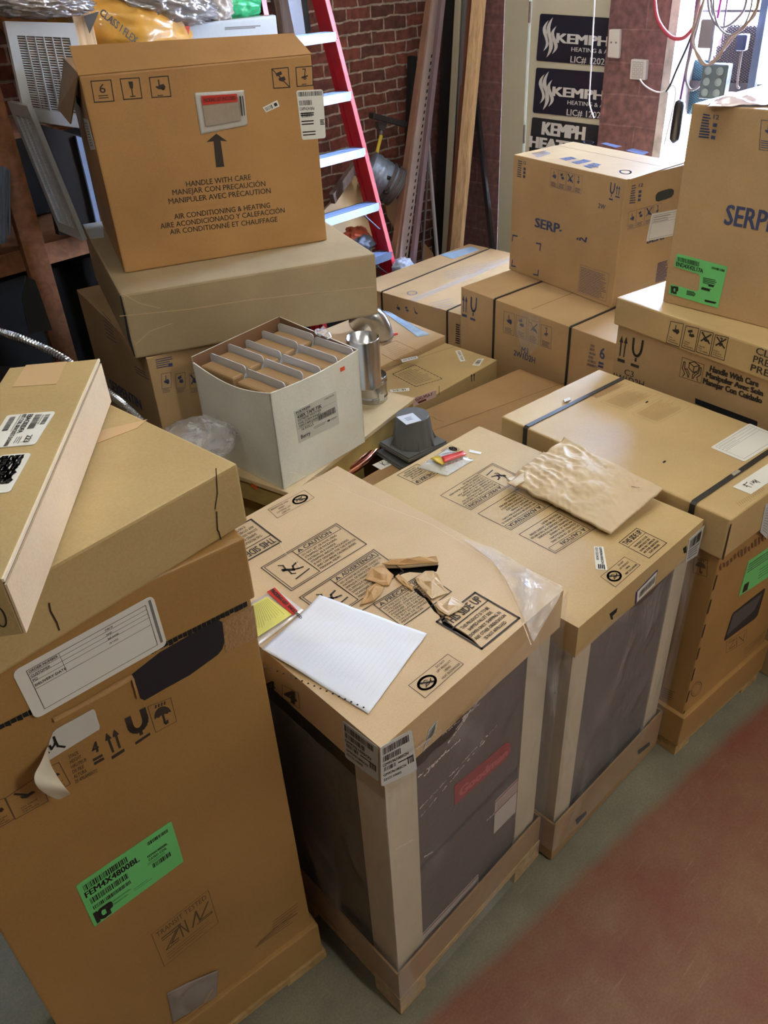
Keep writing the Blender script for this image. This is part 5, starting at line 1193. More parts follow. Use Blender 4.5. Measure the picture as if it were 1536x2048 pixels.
m = MB((705, 750), (918, 825), (885, 1003), (675, 935)); k.box(m, .0015)
k.line(m, [(.35, .85), (.55, .98), (.8, .88), (.78, .58), (.58, .42), (.36, .58), (.35, .85), (.58, .72), (.8, .88)], .003); k.line(m, [(.58, .72), (.58, .42)], .003)
for a in (0, 1):
    g = (lambda u: u) if a == 0 else (lambda u: 1 - u); k.line(m, [(g(.16), .05 + .02), (g(.22), .22), (g(.08), .45), (g(.1), .8), (g(.16), .8), (g(.18), .5), (g(.32), .3), (g(.38), .1)], .003); k.line(m, [(g(.2), .45), (g(.3), .5), (g(.42), .3), (g(.42), .1)], .003)
m = MB((985, 830), (1450, 985), (1440, 1040), (970, 885)); k.text(m, 'Handle With Care', 0, 0, 1, 1, 3)
m = MB((945, 890), (1490, 1075), (1485, 1128), (935, 940)); k.text(m, 'Manipuler Avec Soin', 0, 0, 1, 1, 3)
m = MB((915, 950), (1480, 1145), (1475, 1200), (905, 1003)); k.text(m, 'Manejar Con Cuidado', 0, 0, 1, 1, 3)
k.build('black_markings', INKB, V)
obj('hand_slot', bm_slab([f.hit(*p) + f.n * .001 for p in v6((830, 1148), (1425, 1370), (1435, 1380), (1430, 1425), (1300, 1400), (830, 1200))], f.n, .0008), plain('slot_black', (14, 14, 16), .9), V)
k = Ink(); ML2 = lambda *q: Map(fl2, *v6(*q))
for i, x in enumerate((590, 738, 880, 1025)):
    y = 395 + i * 44; m = ML2((x, y), (x + 132, y + 28), (x + 88, y + 262), (x - 48, y + 215)); k.box(m, .0022, .03, .02, .97, .98); ic_truck(k, m.sub(.05, .36, .95, .96), i >= 2, False, i % 4); k.lines(m, [['Use', 'Fourche', 'Montacarga'], ['Clamp', 'Pince', 'Abrazadera'], ['Hand', 'Pas', 'Carretilla'], ['No', 'Non', 'Mano']][i], .15, .08, .85, .36, .2)
for j, s_ in enumerate(('CLAMP PRESSURE', 'PRESIÓN DE ABRAZADERA', 'PRESSION DE PINCE')):
    p = fl2.hit(*v6(((1415, 715), (1390, 795), (1365, 878))[j])[0]); p2 = p + Vd * [.30, .42, .36][j]; m = Map(fl2, p + ez * .022, p2 + ez * .022, p2, p); k.text(m, s_, 0, 0, 1, 1, .6)
k.build('lid_markings', INKB, V, host=Vlid)

u1 = zc(1300, 420, 6.508); Uz0 = Vz1 + .001
UF = PZ(1325, 603, Uz0); Ud = (PZ(1536, 657, Uz0) - UF).normalized(); Ub = Vector((-Ud.y, Ud.x, 0)); Uz1 = zat(UF, 207)
Uq = [UF, UF + Ud * .62, UF + Ud * .62 + Ub * .56, UF + Ub * .56]
U = carton('cardboard_box', 'tall brown carton with blue lettering and green label, at the right edge', Uq, Uz0, Uz1, K_MAIN)
f = U['front']; k = Ink(); MU = lambda *q: Map(f, *u1(*q))
p0 = f.hit(*u1((965, 180))[0]); p1 = f.hit(*u1((1525, 285))[0]); d_ = (p1 - p0).normalized(); wd = (p1 - p0).length * 1.03
m = Map(f, p0 + ez * .058, p0 + Ud * wd * 2.2 + ez * .058, p0 + Ud * wd * 2.2, p0); k.text(m, 'SERPENTIN', 0, 0, 1, 1, 1.2)
z3 = zc(1180, 0, 4.315); m = Map(f, *z3((985, 975), (1040, 985), (1030, 1200), (940, 1190))); k.hatch(m, 9, 0, 0, 1, 1, .004, seed=5)
m = Map(f, *z3((1072, 988), (1118, 992), (1085, 1210), (1038, 1200))); [k.rect(m, .1, .02 + i * .25, .85, .16 + i * .25) for i in range(3)]; k.text(m, '12', 0, .82, 1, 1, .8)
m = Map(f, *z3((1480, 1035), (1620, 1050), (1600, 1310), (1460, 1290))); k.box(m, .0015); ic_truck(k, m.sub(.05, .4, .95, .98), False, False, 0); k.hatch(m, 4, .1, .05, .9, .35, .002)
k.build('blue_markings', INKU, U['root'])
# green label with a window cut out of it
m = MU((348, 562), (1015, 738), (885, 1278), (240, 1090)); P = lambda x, y: f.hit(*u1((x, y))[0])
bm = bm_slab([P(*p) + f.n * .0016 for p in ((355, 565), (1012, 738), (885, 1276), (242, 1085), (270, 962), (610, 1058), (640, 1035), (655, 870), (640, 835), (325, 735), (322, 715))], f.n, .001)
obj('green_label', bm, GREEN, U['root'], False); k = Ink(LOFF)
m = MU((365, 605), (648, 675), (642, 738), (358, 660)); k.bars(m, 0, 0, 1, 1, 36, 3)
m = MU((350, 668), (700, 765), (692, 820), (343, 722)); k.text(m, 'END4X42L17A', 0, 0, 1, 1, 1.2)
m = MU((285, 985), (370, 1000), (362, 1092), (282, 1075)); k.text(m, 'ICP', 0, 0, 1, 1, 5)
m = MU((815, 735), (975, 775), (972, 805), (808, 765)); k.bars(m, 0, 0, 1, 1, 16, 5)
for i, q in enumerate((((700, 870), (900, 910), (850, 1000), (695, 950)), ((685, 1000), (800, 1030), (790, 1060), (670, 1030)), ((490, 1040), (610, 1070), (605, 1130), (480, 1100)), ((720, 1165), (870, 1200), (865, 1220), (720, 1190)))):
    k.hatch(MU(*q), 4, 0, 0, 1, 1, .0022, seed=i)
k.rect(MU((765, 968), (835, 985), (832, 1005), (762, 990)))
k.build('label_print', INKK, U['root'])
o = obj('clear_film_sheet', rumple(PZ(1415, 215, Uz1), PZ(1536, 214, Uz1), PZ(1580, 196, Uz1), PZ(1425, 200, Uz1), 30, 10, .025, 10, 5, ez, .001, ridge=True), plain('pinkish_film', (226, 208, 214), .2, coat=.6), U['root'], True)

# D : strapped furnace carton with lid, tray and pallet
Dz = .93; DF_, DK, DL = PZ(1462, 1040, Dz), PZ(1198, 738, Dz), PZ(1002, 832, Dz); DR_ = DF_ + DK - DL; Dq = [DF_, DR_, DK, DL]
lz = zat(DF_, 1121); tz1 = zat(DF_, 1436); tz0 = zat(DF_, 1490)
Dt = thing('strapped_furnace_carton', 'strapped lidded carton with FIN label on a small pallet, rightmost of the front row', 'cardboard box', (DF_ + DK) / 2 - ez * Dz)
db = poly_off(Dq, -.010); obj('carton', bm_prism(db, tz0 + .01, Dz - .006, .003), K_BRN, Dt)
Dlid = obj('lid', bm_prism(Dq, lz, Dz, .007, 3), K_LID, Dt)
obj('tray', bm_prism(poly_off(Dq, .004), tz0 - .002, tz1, .003), K_BRN, Dt)
def pallet(root, q, z1, runners=3, th=.018):
    """deck boards over runners"""
    F, Rr, K, L_ = [Vector((*Vector(p[:2]), 0)) for p in q]
    pr = obj('pallet', bm_prism([(p.x, p.y) for p in (F, Rr, K, L_)], z1 - th, z1, .002), PALLET, root)
    for i in range(runners):
        t_ = [.0, .44, .88][i] if runners == 3 else i / runners
        a, b_ = F.lerp(L_, t_), F.lerp(L_, t_ + .12); c, d = Rr.lerp(K, t_), Rr.lerp(K, t_ + .12)
        for (s0, s1) in ((0, .16), (.80, 1)):
            obj('block', bm_prism([(p.x, p.y) for p in (a.lerp(c, s0), a.lerp(c, s1), b_.lerp(d, s1), b_.lerp(d, s0))], 0, z1 - th, .002), PALLET, pr)
    return pr
pallet(Dt, poly_off(Dq, -.002), tz0 - .003, th=.03)
f, fL, tp = side_face(db[0], db[1]), side_face(db[3], db[0]), Face(Vector((0, 0, Dz)), ez); lf = side_face(Dq[0], Dq[1])
Du = (DR_ - DF_).normalized(); Dv = (DL - DF_).normalized()
for (px, s0) in (((1381, 1010), 1), ((1041, 860), 1)):
    A_ = tp.hit(*px); A_ = DL + (DF_ - DL).normalized() * (A_ - DL).dot((DF_ - DL).normalized()); strap_over(Dt, A_, A_ + (DR_ - DF_), Dz, .02, .016)
for q in (((860, 1115), (975, 1040), (1030, 1075), (910, 1150)),):
    m = Map(tp, *zc(1360, 820, 8.534)(*q)); b_ = obj('strap_buckle', bm_slab([m(*p) + ez * .0065 for p in ((0, 0), (1, 0), (1, 1), (0, 1))], ez, .003), plain('buckle_steel', (214, 206, 190), .3, metal=.8, bump=.6, bscale=300), Dt)
m = Map(tp, *zc(1000, 740, 4.518)((570, 285), (625, 262), (640, 285), (585, 305))); obj('strap_buckle', bm_slab([m(*p) + ez * .0065 for p in ((0, 0), (1, 0), (1, 1), (0, 1))], ez, .003), plain('buckle_steel', (214, 206, 190), .3, metal=.8), Dt)
d6 = zc(1360, 820, 8.534); MT = lambda *q: Map(tp, *d6(*q))
q4 = ((520, 645), (1185, 235), (1760, 480), (1095, 890)); m = MT(*q4); sticker(Dt, m, PAPER, 'delivery_label', round_=.006); k = Ink(LOFF)
k.box(m, .001, .06, .08, .94, .92); [k.line(m, [(.06, v), (.94, v)], .0008) for v in (.82, .72, .62)]; k.hatch(m, 3, .1, .62, .5, .9, .001); k.build('label_print', INKG, Dt)
m = MT((895, 1320), (1500, 925), (1800, 1050), (1205, 1445)); sticker(Dt, m, PAPER, 'handwritten_label'); k = Ink(LOFF)
H = lambda pts, w_=.0022: [k.seg(tp.hit(*a), tp.hit(*b_), ez, w_) for a, b_ in zip(d6(*pts), d6(*pts)[1:])]
H([(1140, 1310), (1090, 1280), (1075, 1285)]); H([(1140, 1240), (1128, 1262), (1080, 1290), (1160, 1310), (1215, 1330)]); H([(1130, 1320), (1150, 1305)]); H([(1190, 1260), (1240, 1290)]); H([(1215, 1230), (1265, 1260), (1240, 1215), (1310, 1250), (1270, 1200)]); H([(1270, 1200), (1365, 1250)])
k.build('handwriting', INKK, Dt)
k = Ink(.001); c5 = zc(1000, 740, 4.518)
for q in (((905, 290), (1190, 150), (1440, 215), (1130, 370)), ((1190, 400), (1490, 230), (1720, 330), (1420, 490)), ((780, 240), (1080, 90), (1180, 120), (850, 270))):
    m = Map(tp, *c5(*q)); k.box(m, .0008); k.hatch(m, 16, .08, .08, .92, .92, .0016, seed=int(q[0][0]))
k.build('faint_print', plain('embossed_ink', (164, 132, 88), .75), Dt, host=Dlid)
k = Ink(.0011)
for c in (c5((1327, 292))[0], c5((1485, 832))[0]):
    p = tp.hit(*c); k.raw([p + Vector((math.cos(R_(a)) * .008, math.sin(R_(a)) * .0035, 0)) for a in range(0, 360, 30)], ez)
m = MT((960, 1590), (1400, 1330), (1440, 1370), (1020, 1640)); k2 = Ink(.001); [k2.seg(m(i / 14, 0), m(i / 14 + .01, 1), ez, .0012) for i in range(15)]
k.build('vent_hole', DARKHOLE, Dt, host=Dlid); k2.build('edge_marks', INKF, Dt, host=Dlid)
m = Map(lf, *d6((1450, 1620), (1560, 1540), (1480, 2200), (1360, 2080))); sticker(Dt, m, PAPERG, 'grey_label'); k = Ink(LOFF); k.hatch(m, 10, .2, .1, .9, .9, .0015); k.build('label_print', INKG, Dt)
d7 = zc(1320, 1030, 4.097); k = Ink(); 
m = Map(fL, *d7((282, 345), (392, 372), (385, 505), (272, 470))); ic_umbrella(k, m)
m = Map(fL, *d7((30, 1405), (125, 1445), (110, 1530), (10, 1490))); k.hatch(m, 5, 0, 0, 1, 1, .002)
m = Map(f, *d7((245, 1400), (345, 1345), (345, 1440), (250, 1510))); k.ring(m, .5, .5, .45, .5, .003); k.ring(m, .5, .5, .33, .36, .0015)
m = Map(f, *d7((545, 1040), (710, 935), (705, 1030), (540, 1130))); k.box(m, .0015); k.line(m, [(.1, .8), (.4, .8), (.15, .2), (.45, .2)], .003); k.line(m, [(.5, .85), (.5, .15)], .003); k.line(m, [(.6, .8), (.85, .15), (.9, .8)], .003)
m = Map(f, *d7((690, 1090), (870, 940), (870, 970), (700, 1150))); k.hatch(m, 3, 0, 0, 1, 1, .0022)
k.build('black_markings', INKS, Dt)
m = Map(f, *d7((720, 380), (900, 240), (900, 490), (640, 670))); sticker(Dt, Map(f, *d7((722, 378), (980, 200), (960, 455), (640, 668))), GREEN, 'green_label'); k = Ink(LOFF)
m = Map(f, *d7((722, 378), (980, 200), (960, 455), (640, 668))); k.hatch(m, 4, .05, .62, .95, .92, .003, seed=2); k.rect(m, .07, .05, .2, .3); k.hatch(m, 4, .45, .15, .95, .5, .002); k.build('label_print', INKK, Dt)
m = Map(f, *d7((585, 815), (862, 595), (775, 870), (525, 1030)))
hp_ = [f.hit(*p) + f.n * .0008 for p in d7((585, 830), (600, 800), (855, 600), (862, 605), (800, 820), (775, 850), (530, 1030), (525, 1020))]
obj('window_hole', bm_slab(hp_, f.n, .0006), plain('window_dark', (38, 38, 40), .5), Dt)
m = Map(f, *d7((600, 812), (835, 640), (770, 780), (545, 985))); obj('metal_behind_window', bm_slab([m(*p) + f.n * .0012 for p in ((0, 0), (1, 0), (1, 1), (0, 1))], f.n, .0003), plain('window_steel', (84, 84, 86), .45, metal=.2), Dt)
k = Ink(.001)
e0, e1_ = fL.hit(*d7((458, 500))[0]), None
for i, (y0, y1) in enumerate(((500, 620), (700, 815), (905, 1010), (1095, 1190), (1265, 1365), (1450, 1540), (1612, 1650))):
    za, zb2 = zat(db[0], 1030 + y0 / 4.097), zat(db[0], 1030 + y1 / 4.097); c = Vector((*Vector(db[0][:2]), 0))
    k.raw([c + f.n * .0 + Du * .002 + ez * za, c + Du * .011 + ez * za, c + Du * .008 + ez * zb2, c + Du * .0 + ez * zb2], f.n)
c = Vector((*Dq[0].xy, 0)); k.raw([c + Du * .002 + ez * (Dz - .015), c + Du * .008 + ez * (Dz - .015), c + Du * .010 + ez * lz, c + Du * .001 + ez * lz], f.n)
k.build('corner_slot', plain('slot_brown', (56, 36, 22), .9), Dt)
k = Ink(.001); m = Map(f, *d7((480, 380), (880, 110), (880, 240), (480, 500)))
for i in range(14): k.poly(m, [(i / 14 + .01, .25 + .3 * random.random()), (i / 14 + .05, .3 + .2 * random.random()), (i / 14 + .045, .65 + .3 * random.random()), (i / 14, .6 + .3 * random.random())])
k.build('torn_glue_marks', plain('glue_brown', (104, 66, 40), .85), Dt)

# ================================================================== FURNACES B AND C
def furnace(name, label, q, z1, cap_y, tray, pal, posts, top_mat, body_gap=.014):
    """pallet, tray, steel cabinet with corner boards and a cardboard cap"""
    F, Rr, K, L_ = [Vector((p[0], p[1], 0)) for p in q]; cen = (F + K) / 2
    r = thing(name, label, 'boxed furnace', cen); lz = zat(F, cap_y)
    steel = poly_off(q, -body_gap - .008)
    obj('cabinet', bm_prism(steel, pal, z1 - .035, .003), STEEL, r)
    post = poly_off(q, -body_gap)
    P = [Vector((*p, 0)) for p in post]
    for i in range(4):
        c, n_, p_ = P[i], (P[(i + 1) % 4] - P[i]).normalized(), (P[i - 1] - P[i]).normalized(); w_ = posts
        in_ = lambda a: a
        pts = [c, c + n_ * w_, c + n_ * w_ + p_ * .006, c + n_ * .006 + p_ * .006, c + p_ * w_ + n_ * .006, c + p_ * w_]
        bm = bmesh.new(); lo = [bm.verts.new(p + ez * (pal + .004)) for p in pts]; hi = [bm.verts.new(p + ez * (z1 - .02)) for p in pts]
        bm.faces.new(hi); bm.faces.new(lo[::-1])
        for j in range(6): bm.faces.new([lo[j], lo[(j + 1) % 6], hi[(j + 1) % 6], hi[j]])
        obj('corner_board', bm, CREAM, r)
    # tray: four thin walls
    for i in range(4):
        a, b_ = Vector((*poly_off(q, .001)[i], 0)), Vector((*poly_off(q, .001)[(i + 1) % 4], 0)); d = (b_ - a).normalized(); n = Vector((d.y, -d.x, 0))
        obj('tray_wall', bm_slab([a + ez * (pal - .02), b_ + ez * (pal - .02), b_ + ez * tray, a + ez * tray], n, .005), K_DARK, r)
    return r, lz
def cap(r, q, lz, z1, mat, holes=None, thk=.005):
    F, Rr, K, L_ = [Vector((p[0], p[1], 0)) for p in q]
    for i in range(4):
        a, b_ = [F, Rr, K, L_][i], [F, Rr, K, L_][(i + 1) % 4]; d = (b_ - a).normalized(); n = Vector((d.y, -d.x, 0))
        nn = max(2, int((b_ - a).length / .03)); bm = bmesh.new(); pts = [a + ez * (z1 - .002)]
        pts = [a.lerp(b_, j / nn) + ez * (lz + .004 * noise.noise(a.lerp(b_, j / nn) * 9)) for j in range(nn + 1)] + [b_ + ez * (z1 - .003), a + ez * (z1 - .003)]
        obj('cap_side', bm_slab(pts, n, thk), mat, r)
    bm = bmesh.new(); rings = [[p + ez * z1 for p in (F, Rr, K, L_)]] + (holes or [])
    allp = [p for rg in rings for p in rg]; tri = tessellate_polygon(rings)
    vt = [bm.verts.new(p) for p in allp]; vb_ = [bm.verts.new(p - ez * .004) for p in allp]
    for t_ in tri:
        try: bm.faces.new([vt[i] for i in t_]); bm.faces.new([vb_[i] for i in t_[::-1]])
        except ValueError: pass
    k0 = 0
    for rg in rings:
        for i in range(len(rg)):
            a, b_ = k0 + i, k0 + (i + 1) % len(rg)
            try: bm.faces.new([vt[a], vt[b_], vb_[b_], vb_[a]])
            except ValueError: pass
        k0 += len(rg)
    return obj('cap_top', bm, mat, r)

# ---- B, torn top
Bz = 1.0; BF, BR, BK = PZ(762, 1497, Bz), PZ(1127, 1180, Bz), PZ(675, 932, Bz); BL = BF + BK - BR; Bq = [BF, BR, BK, BL]
tray = zat(BF, 1951); pal = .075
B, lz = furnace('boxed_furnace', 'furnace in stretch wrap with torn cardboard top, front of the row at the picture centre', Bq, Bz, 1575, tray, pal, .088, K_PINK)
pallet(B, poly_off(Bq, .004), pal, th=.022)
c3 = zc(720, 1080, 4.518); b2z = zc(490, 1030, 4.955); tp = Face(Vector((0, 0, Bz)), ez); HT = lambda pts: [tp.hit(*p) for p in pts]
h1 = HT(c3((200, 233), (258, 243), (390, 243), (480, 236), (560, 228), (700, 215), (712, 225), (692, 285), (640, 292), (560, 298), (450, 290), (390, 305), (345, 325), (308, 345), (296, 318), (268, 285), (242, 258)))
h2 = HT(c3((478, 430), (510, 428), (540, 450), (575, 495), (610, 510), (650, 560), (682, 608), (706, 656), (765, 692), (806, 748), (850, 782), (905, 812), (965, 850), (1025, 898), (1085, 965), (1020, 922), (945, 876), (865, 828), (800, 806), (748, 762), (716, 684), (668, 644), (630, 590), (588, 530), (540, 502), (495, 462)))
cap(B, Bq, lz, Bz, K_PINK, [h1[::-1], h2[::-1]])
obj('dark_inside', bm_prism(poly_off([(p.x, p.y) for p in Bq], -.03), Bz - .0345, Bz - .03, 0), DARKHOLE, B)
def torn(pts, th, mat, amp=.006, seed=1, tilt=None):
    P = HT(c3(*pts)); c = sum(P, Vector()) / len(P); bm = bmesh.new(); top = []; rings = []
    for j, s_ in enumerate((0, .45, .8, 1)):
        rings.append([c.lerp(p, s_) + ez * (.0035 + abs(noise.noise(c.lerp(p, s_) * 30 + Vector((seed, 0, 0)))) * amp * (1 if s_ < 1 else .7) + (tilt(c.lerp(p, s_)) if tilt else 0)) for p in P] if s_ else [c + ez * (.006 + amp * .5 + (tilt(c) if tilt else 0))])
    vs = [[bm.verts.new(p) for p in rg] for rg in rings]; n = len(P)
    for i in range(n): bm.faces.new([vs[0][0], vs[1][i], vs[1][(i + 1) % n]])
    for a, b_ in zip(vs[1:], vs[2:]):
        for i in range(n): bm.faces.new([a[i], b_[i], b_[(i + 1) % n], a[(i + 1) % n]])
    base = [bm.verts.new(v.co - ez * th) for v in vs[-1]]
    for i in range(n): bm.faces.new([vs[-1][i], base[i], base[(i + 1) % n], vs[-1][(i + 1) % n]])
    return obj('torn_flap', bm, mat, B)
torn([(100, 262), (215, 240), (255, 285), (305, 330), (262, 420), (205, 425), (120, 390), (45, 360)], .002, K_TORN, .012, 2)
torn([(60, 460), (150, 400), (215, 440), (190, 500), (130, 560), (60, 580), (0, 600), (40, 520)], .002, K_TORN, .008, 5)
torn([(262, 180), (400, 200), (560, 190), (690, 168), (708, 215), (560, 226), (400, 238), (260, 240), (200, 230), (262, 205)], .002, K_TORN, .016, 3)
torn([(590, 300), (660, 292), (700, 330), (735, 395), (745, 430), (790, 490), (690, 525), (650, 560), (600, 500), (560, 450), (520, 410), (500, 370)], .002, K_PINK, .018, 7)
torn([(700, 570), (830, 520), (950, 600), (905, 640), (800, 700), (770, 690), (715, 650), (680, 600)], .002, K_PINK, .012, 9)
torn([(320, 345), (350, 320), (440, 400), (480, 440), (470, 470), (400, 420), (360, 390)], .002, K_TORN, .006, 9)
# printing on the top
k = Ink(.0011); MT = lambda *q: Map(tp, *b2z(*q)); M3_ = lambda *q: Map(tp, *c3(*q))
ENG = ['DO NOT LIFT OR MOVE USING', 'STRAPPING OR PACKAGING', 'MATERIAL AS A HANDLE.', 'STRAPPING AND/OR PACKAGING', 'IS NOT DESIGNED FOR THIS PURPOSE', 'AND CAN BREAK CAUSING SEVERE', 'PERSONAL INJURY.']
ESP = ['NO LEVANTAR NI MOVER USANDO EL', 'MATERIAL DE ENVOLTURA COMO', 'EMPAQUE O MANIJA.', 'EL EMPAQUE NO ESTÁ', 'DISEÑADO PARA ESTO Y', 'OCASIONAR LESIONES', 'PERSONALES.']
FRA = ['NE PAS SOULEVER OU DÉPLACER', 'UTILISANT LES COURROIES OU', "MATÉRIEL D'EMBALLAGE", 'POIGNÉE. LES COURROIES', "L'EMBALLAGE NE SONT PAS", 'CE BUT ET PEUVENT', 'CAUSER DE GRAVES BLESSURES', 'PERSONNELLES.']
def warn(k, m, head, body, w_=.0024, ud=.38, flip=False, pic=True):
    k.box(m, w_); k.box(m, w_ * .8, .025, .045, ud if pic else .02, .955) if pic else None
    k.line(m, [(ud, .0 if not pic else .045), (ud, .96)], w_ * .8); k.line(m, [(ud, .955), (.975, .955), (.975, .78), (ud, .78)], w_ * .8)
    ic_warn(k, m.sub(ud + .03, .81, ud + .10, .935)); k.text(m, head, ud + .12, .815, min(.95, ud + .12 + len(head) * .052), .925, .8)
    k.lines(m, body, ud + .03, .05, .97, .74, .2, .6)
    if pic: ic_slip(k, m.sub(.08, .12, ud - .04, .9))
warn(k, MT((160, 525), (905, 88), (1205, 292), (460, 755)), 'CAUTION', ENG)
warn(k, MT((540, 820), (1275, 345), (1575, 560), (845, 1045)), 'ADVERTENCIA', ESP)
mF = Map(tp, (690, 1243), (847, 1146), (903, 1184), (750, 1292)); warn(k, mF, 'PRÉCAUTION', FRA, ud=.34, pic=False)
TSU = ['THIS PRODUCT IS TO BE', 'SHIPPED PALLET SIDE', 'DOWN ONLY. SHIPPING IN', 'ANY OTHER ORIENTATION', 'IS NOT APPROVED']
def tsu(k, m, w_=.005, hv=.69):
    k.box(m, w_); k.line(m, [(0, hv), (1, hv)], w_ * .6); k.text(m, 'THIS SIDE UP', .06, hv + .07, .94, .94, 1.2); k.lines(m, TSU, .10, .06, .9, hv - .06, .3, .62, 'c')
tsu(k, M3_((695, 742), (1040, 478), (1440, 708), (1100, 985)))
tsu(k, MT((355, 270), (-60, 505), (-355, 270), (60, 45)))
k.build('black_markings', INKB, B)
k = Ink(.0011)
def nolift(k, m):
    k.box(m, .0012); ic_nolift(k, m.sub(.05, .12, .48, .92)); k.lines(m, ['DO NOT', 'LIFT PRODUCT', 'USING', 'HEAT EXCHANGER'], .50, .06, .97, .94, .2, .5, 'c')
c6 = zc(768, 1024, 2)
m = Map(tp, *c6((98, 695), (255, 570), (318, 610), (165, 745))); nolift(k, m)
m = Map(tp, *zc(0, 512, 2)((1258, 968), (1110, 1050), (1072, 1015), (1218, 938))); nolift(k, m)
k.build('icon_boxes', INKB, B)
# film creases over the top, their highlights painted as pale lines
k = Ink(.0013)
for pts_ in (((580, 945), (650, 960), (700, 985), (760, 1010), (840, 1040), (868, 1052)), ((868, 1052), (930, 1090), (990, 1130), (1010, 1165), (1035, 1220), (1062, 1290)), ((560, 1085), (572, 1108), (590, 1122), (600, 1135))):
    P = smooth_path([tp.hit(*p) for p in pts_], 4)
    for a, b_ in zip(P, P[1:]): k.seg(a, b_, ez, .0016)
k.build('film_edge_highlight', plain('film_highlight', (224, 204, 176), .2, coat=1), B)
# details on the long right-hand front: doors, logo, labels
st = poly_off([(p.x, p.y) for p in Bq], -.022); f = side_face(st[0], st[1]); c7 = zc(650, 1420, 3.339); M7 = lambda *q: Map(f, *c7(*q))
Fd = (BR - BF).normalized(); Fl = (BR - BF).length
f0 = Vector((*st[0], 0))
def pan(name, u0, u1, z0, z1, mat, out=.004): return obj(name, bm_slab([f0 + Fd * u0 + ez * z0 + f.n * out, f0 + Fd * u1 + ez * z0 + f.n * out, f0 + Fd * u1 + ez * z1 + f.n * out, f0 + Fd * u0 + ez * z1 + f.n * out], f.n, out), mat, B)
gz = f.hit(*c7((1100, 570))[0]).z
DOORM = plain('brown_grey_door', (88, 80, 78), .4, metal=.15, bump=.08, bscale=80)
pan('upper_door', .02, Fl - .06, gz + .012, Bz - .05, DOORM, .004); pan('lower_door', .02, Fl - .06, tray - .02, gz - .012, DOORM, .0035)
LG = .006
bmL = [f.hit(*p) + f.n * LG for p in c7((850, 500), (1200, 210), (1222, 208), (1228, 262), (1195, 318), (852, 628))]
LAST = obj('red_badge', bm_slab(bmL, f.n, .001), plain('red_badge', (150, 34, 44), .35), B)
k = Ink(LG + .001); m = M7((875, 512), (1212, 228), (1208, 288), (872, 588)); k.text(m, 'Goodman', .03, .12, .97, .88, 2.6); k.build('badge_lettering', plain('badge_text', (190, 92, 96), .4), B)
m = M7((1125, 600), (1395, 330), (1370, 560), (1115, 820)); sticker(B, Map(f, *[p + f.n * .004 for p in (m.TL, m.TR, m.BR, m.BL)]), plain('white_notice', (196, 190, 184), .4), 'warning_label'); k = Ink(.0062 + .001)
k.line(m, [(.0, .985), (1, .985)], .004); k.line(m, [(.0, .66), (1, .66)], .004); k.hatch(m, 4, .05, .7, .95, .92, .0016); k.build('label_stripes', plain('notice_red', (160, 78, 62), .4), B)
m = M7((1335, 585), (1365, 555), (1350, 725), (1318, 725)); obj('black_latch', bm_slab([m(*p) + f.n * .006 for p in ((0, 0), (1, 0), (1, 1), (0, 1))], f.n, .005), BLACKP, B)
c8 = zc(768, 1536, 2); m = Map(f, *c8((145, 660), (370, 420), (375, 470), (145, 722))); sticker(B, Map(f, *[p + f.n * .004 for p in (m.TL, m.TR, m.BR, m.BL)]), plain('white_notice', (196, 190, 184), .4), 'lower_label'); k = Ink(.0072); k.line(m, [(0, .97), (1, .97)], .004); k.line(m, [(0, .55), (1, .55)], .002); k.build('label_stripes', plain('notice_red', (160, 78, 62), .4), B)
# barcode labels wrapped round the front corner of the cap
fc, flc = side_face(BF, BR), side_face(BL, BF)
def hang(fa, q, nm, kr, seed):
    m = Map(fa, *c7(*q)); sticker(B, m, PAPERG, nm, round_=.006); k = Ink(LOFF)
    k.bars(m, .06, .78, .88, .94, 30, seed); k.bars(m, .06, .60, .62, .74, 20, seed + 1); k.text(m, 'GM9S96100SCN', .05, .49, .8, .56, .6); k.bars(m, .08, .36, .42, .46, 12, seed + 2)
    k.hatch(m, 1, .5, .38, .9, .44, .003); k.text(m, 'GM9S961005CN', .06, .24, .7, .30, .6); k.text(m, '2212110005', .06, .12, .55, .18, .6); k.bars(m, .76, .26, .96, .44, 6, 9); k.build('label_print', INKK, B); return m
hang(fc, ((366, 246), (575, 128), (612, 400), (372, 510)), 'barcode_label', 0, 3)
hang(flc, ((118, 66), (356, 246), (364, 480), (140, 312)), 'barcode_label', 0, 7)
m = Map(fc, *c7((690, 130), (750, 60), (740, 120), (655, 275))); sticker(B, m, PAPERG, 'small_label'); k = Ink(LOFF); k.hatch(m, 5, .1, .1, .9, .9, .0016); k.build('label_print', INKK, B)
k = Ink(); z5_ = zc(0, 1024, 2)
m = Map(flc, *z5_((1140, 705), (1185, 730), (1185, 765), (1140, 740))); k.text(m, '4', 0, -.2, 1, 1.2, 1.5); m = Map(flc, *z5_((1130, 690), (1195, 725), (1200, 785), (1130, 745))); k.box(m, .0012)
m = Map(flc, *z5_((1070, 670), (1100, 685), (1100, 710), (1070, 695))); k.text(m, '4', 0, -.2, 1, 1.2, 1.5)
k.build('side_marks', INKB, B)
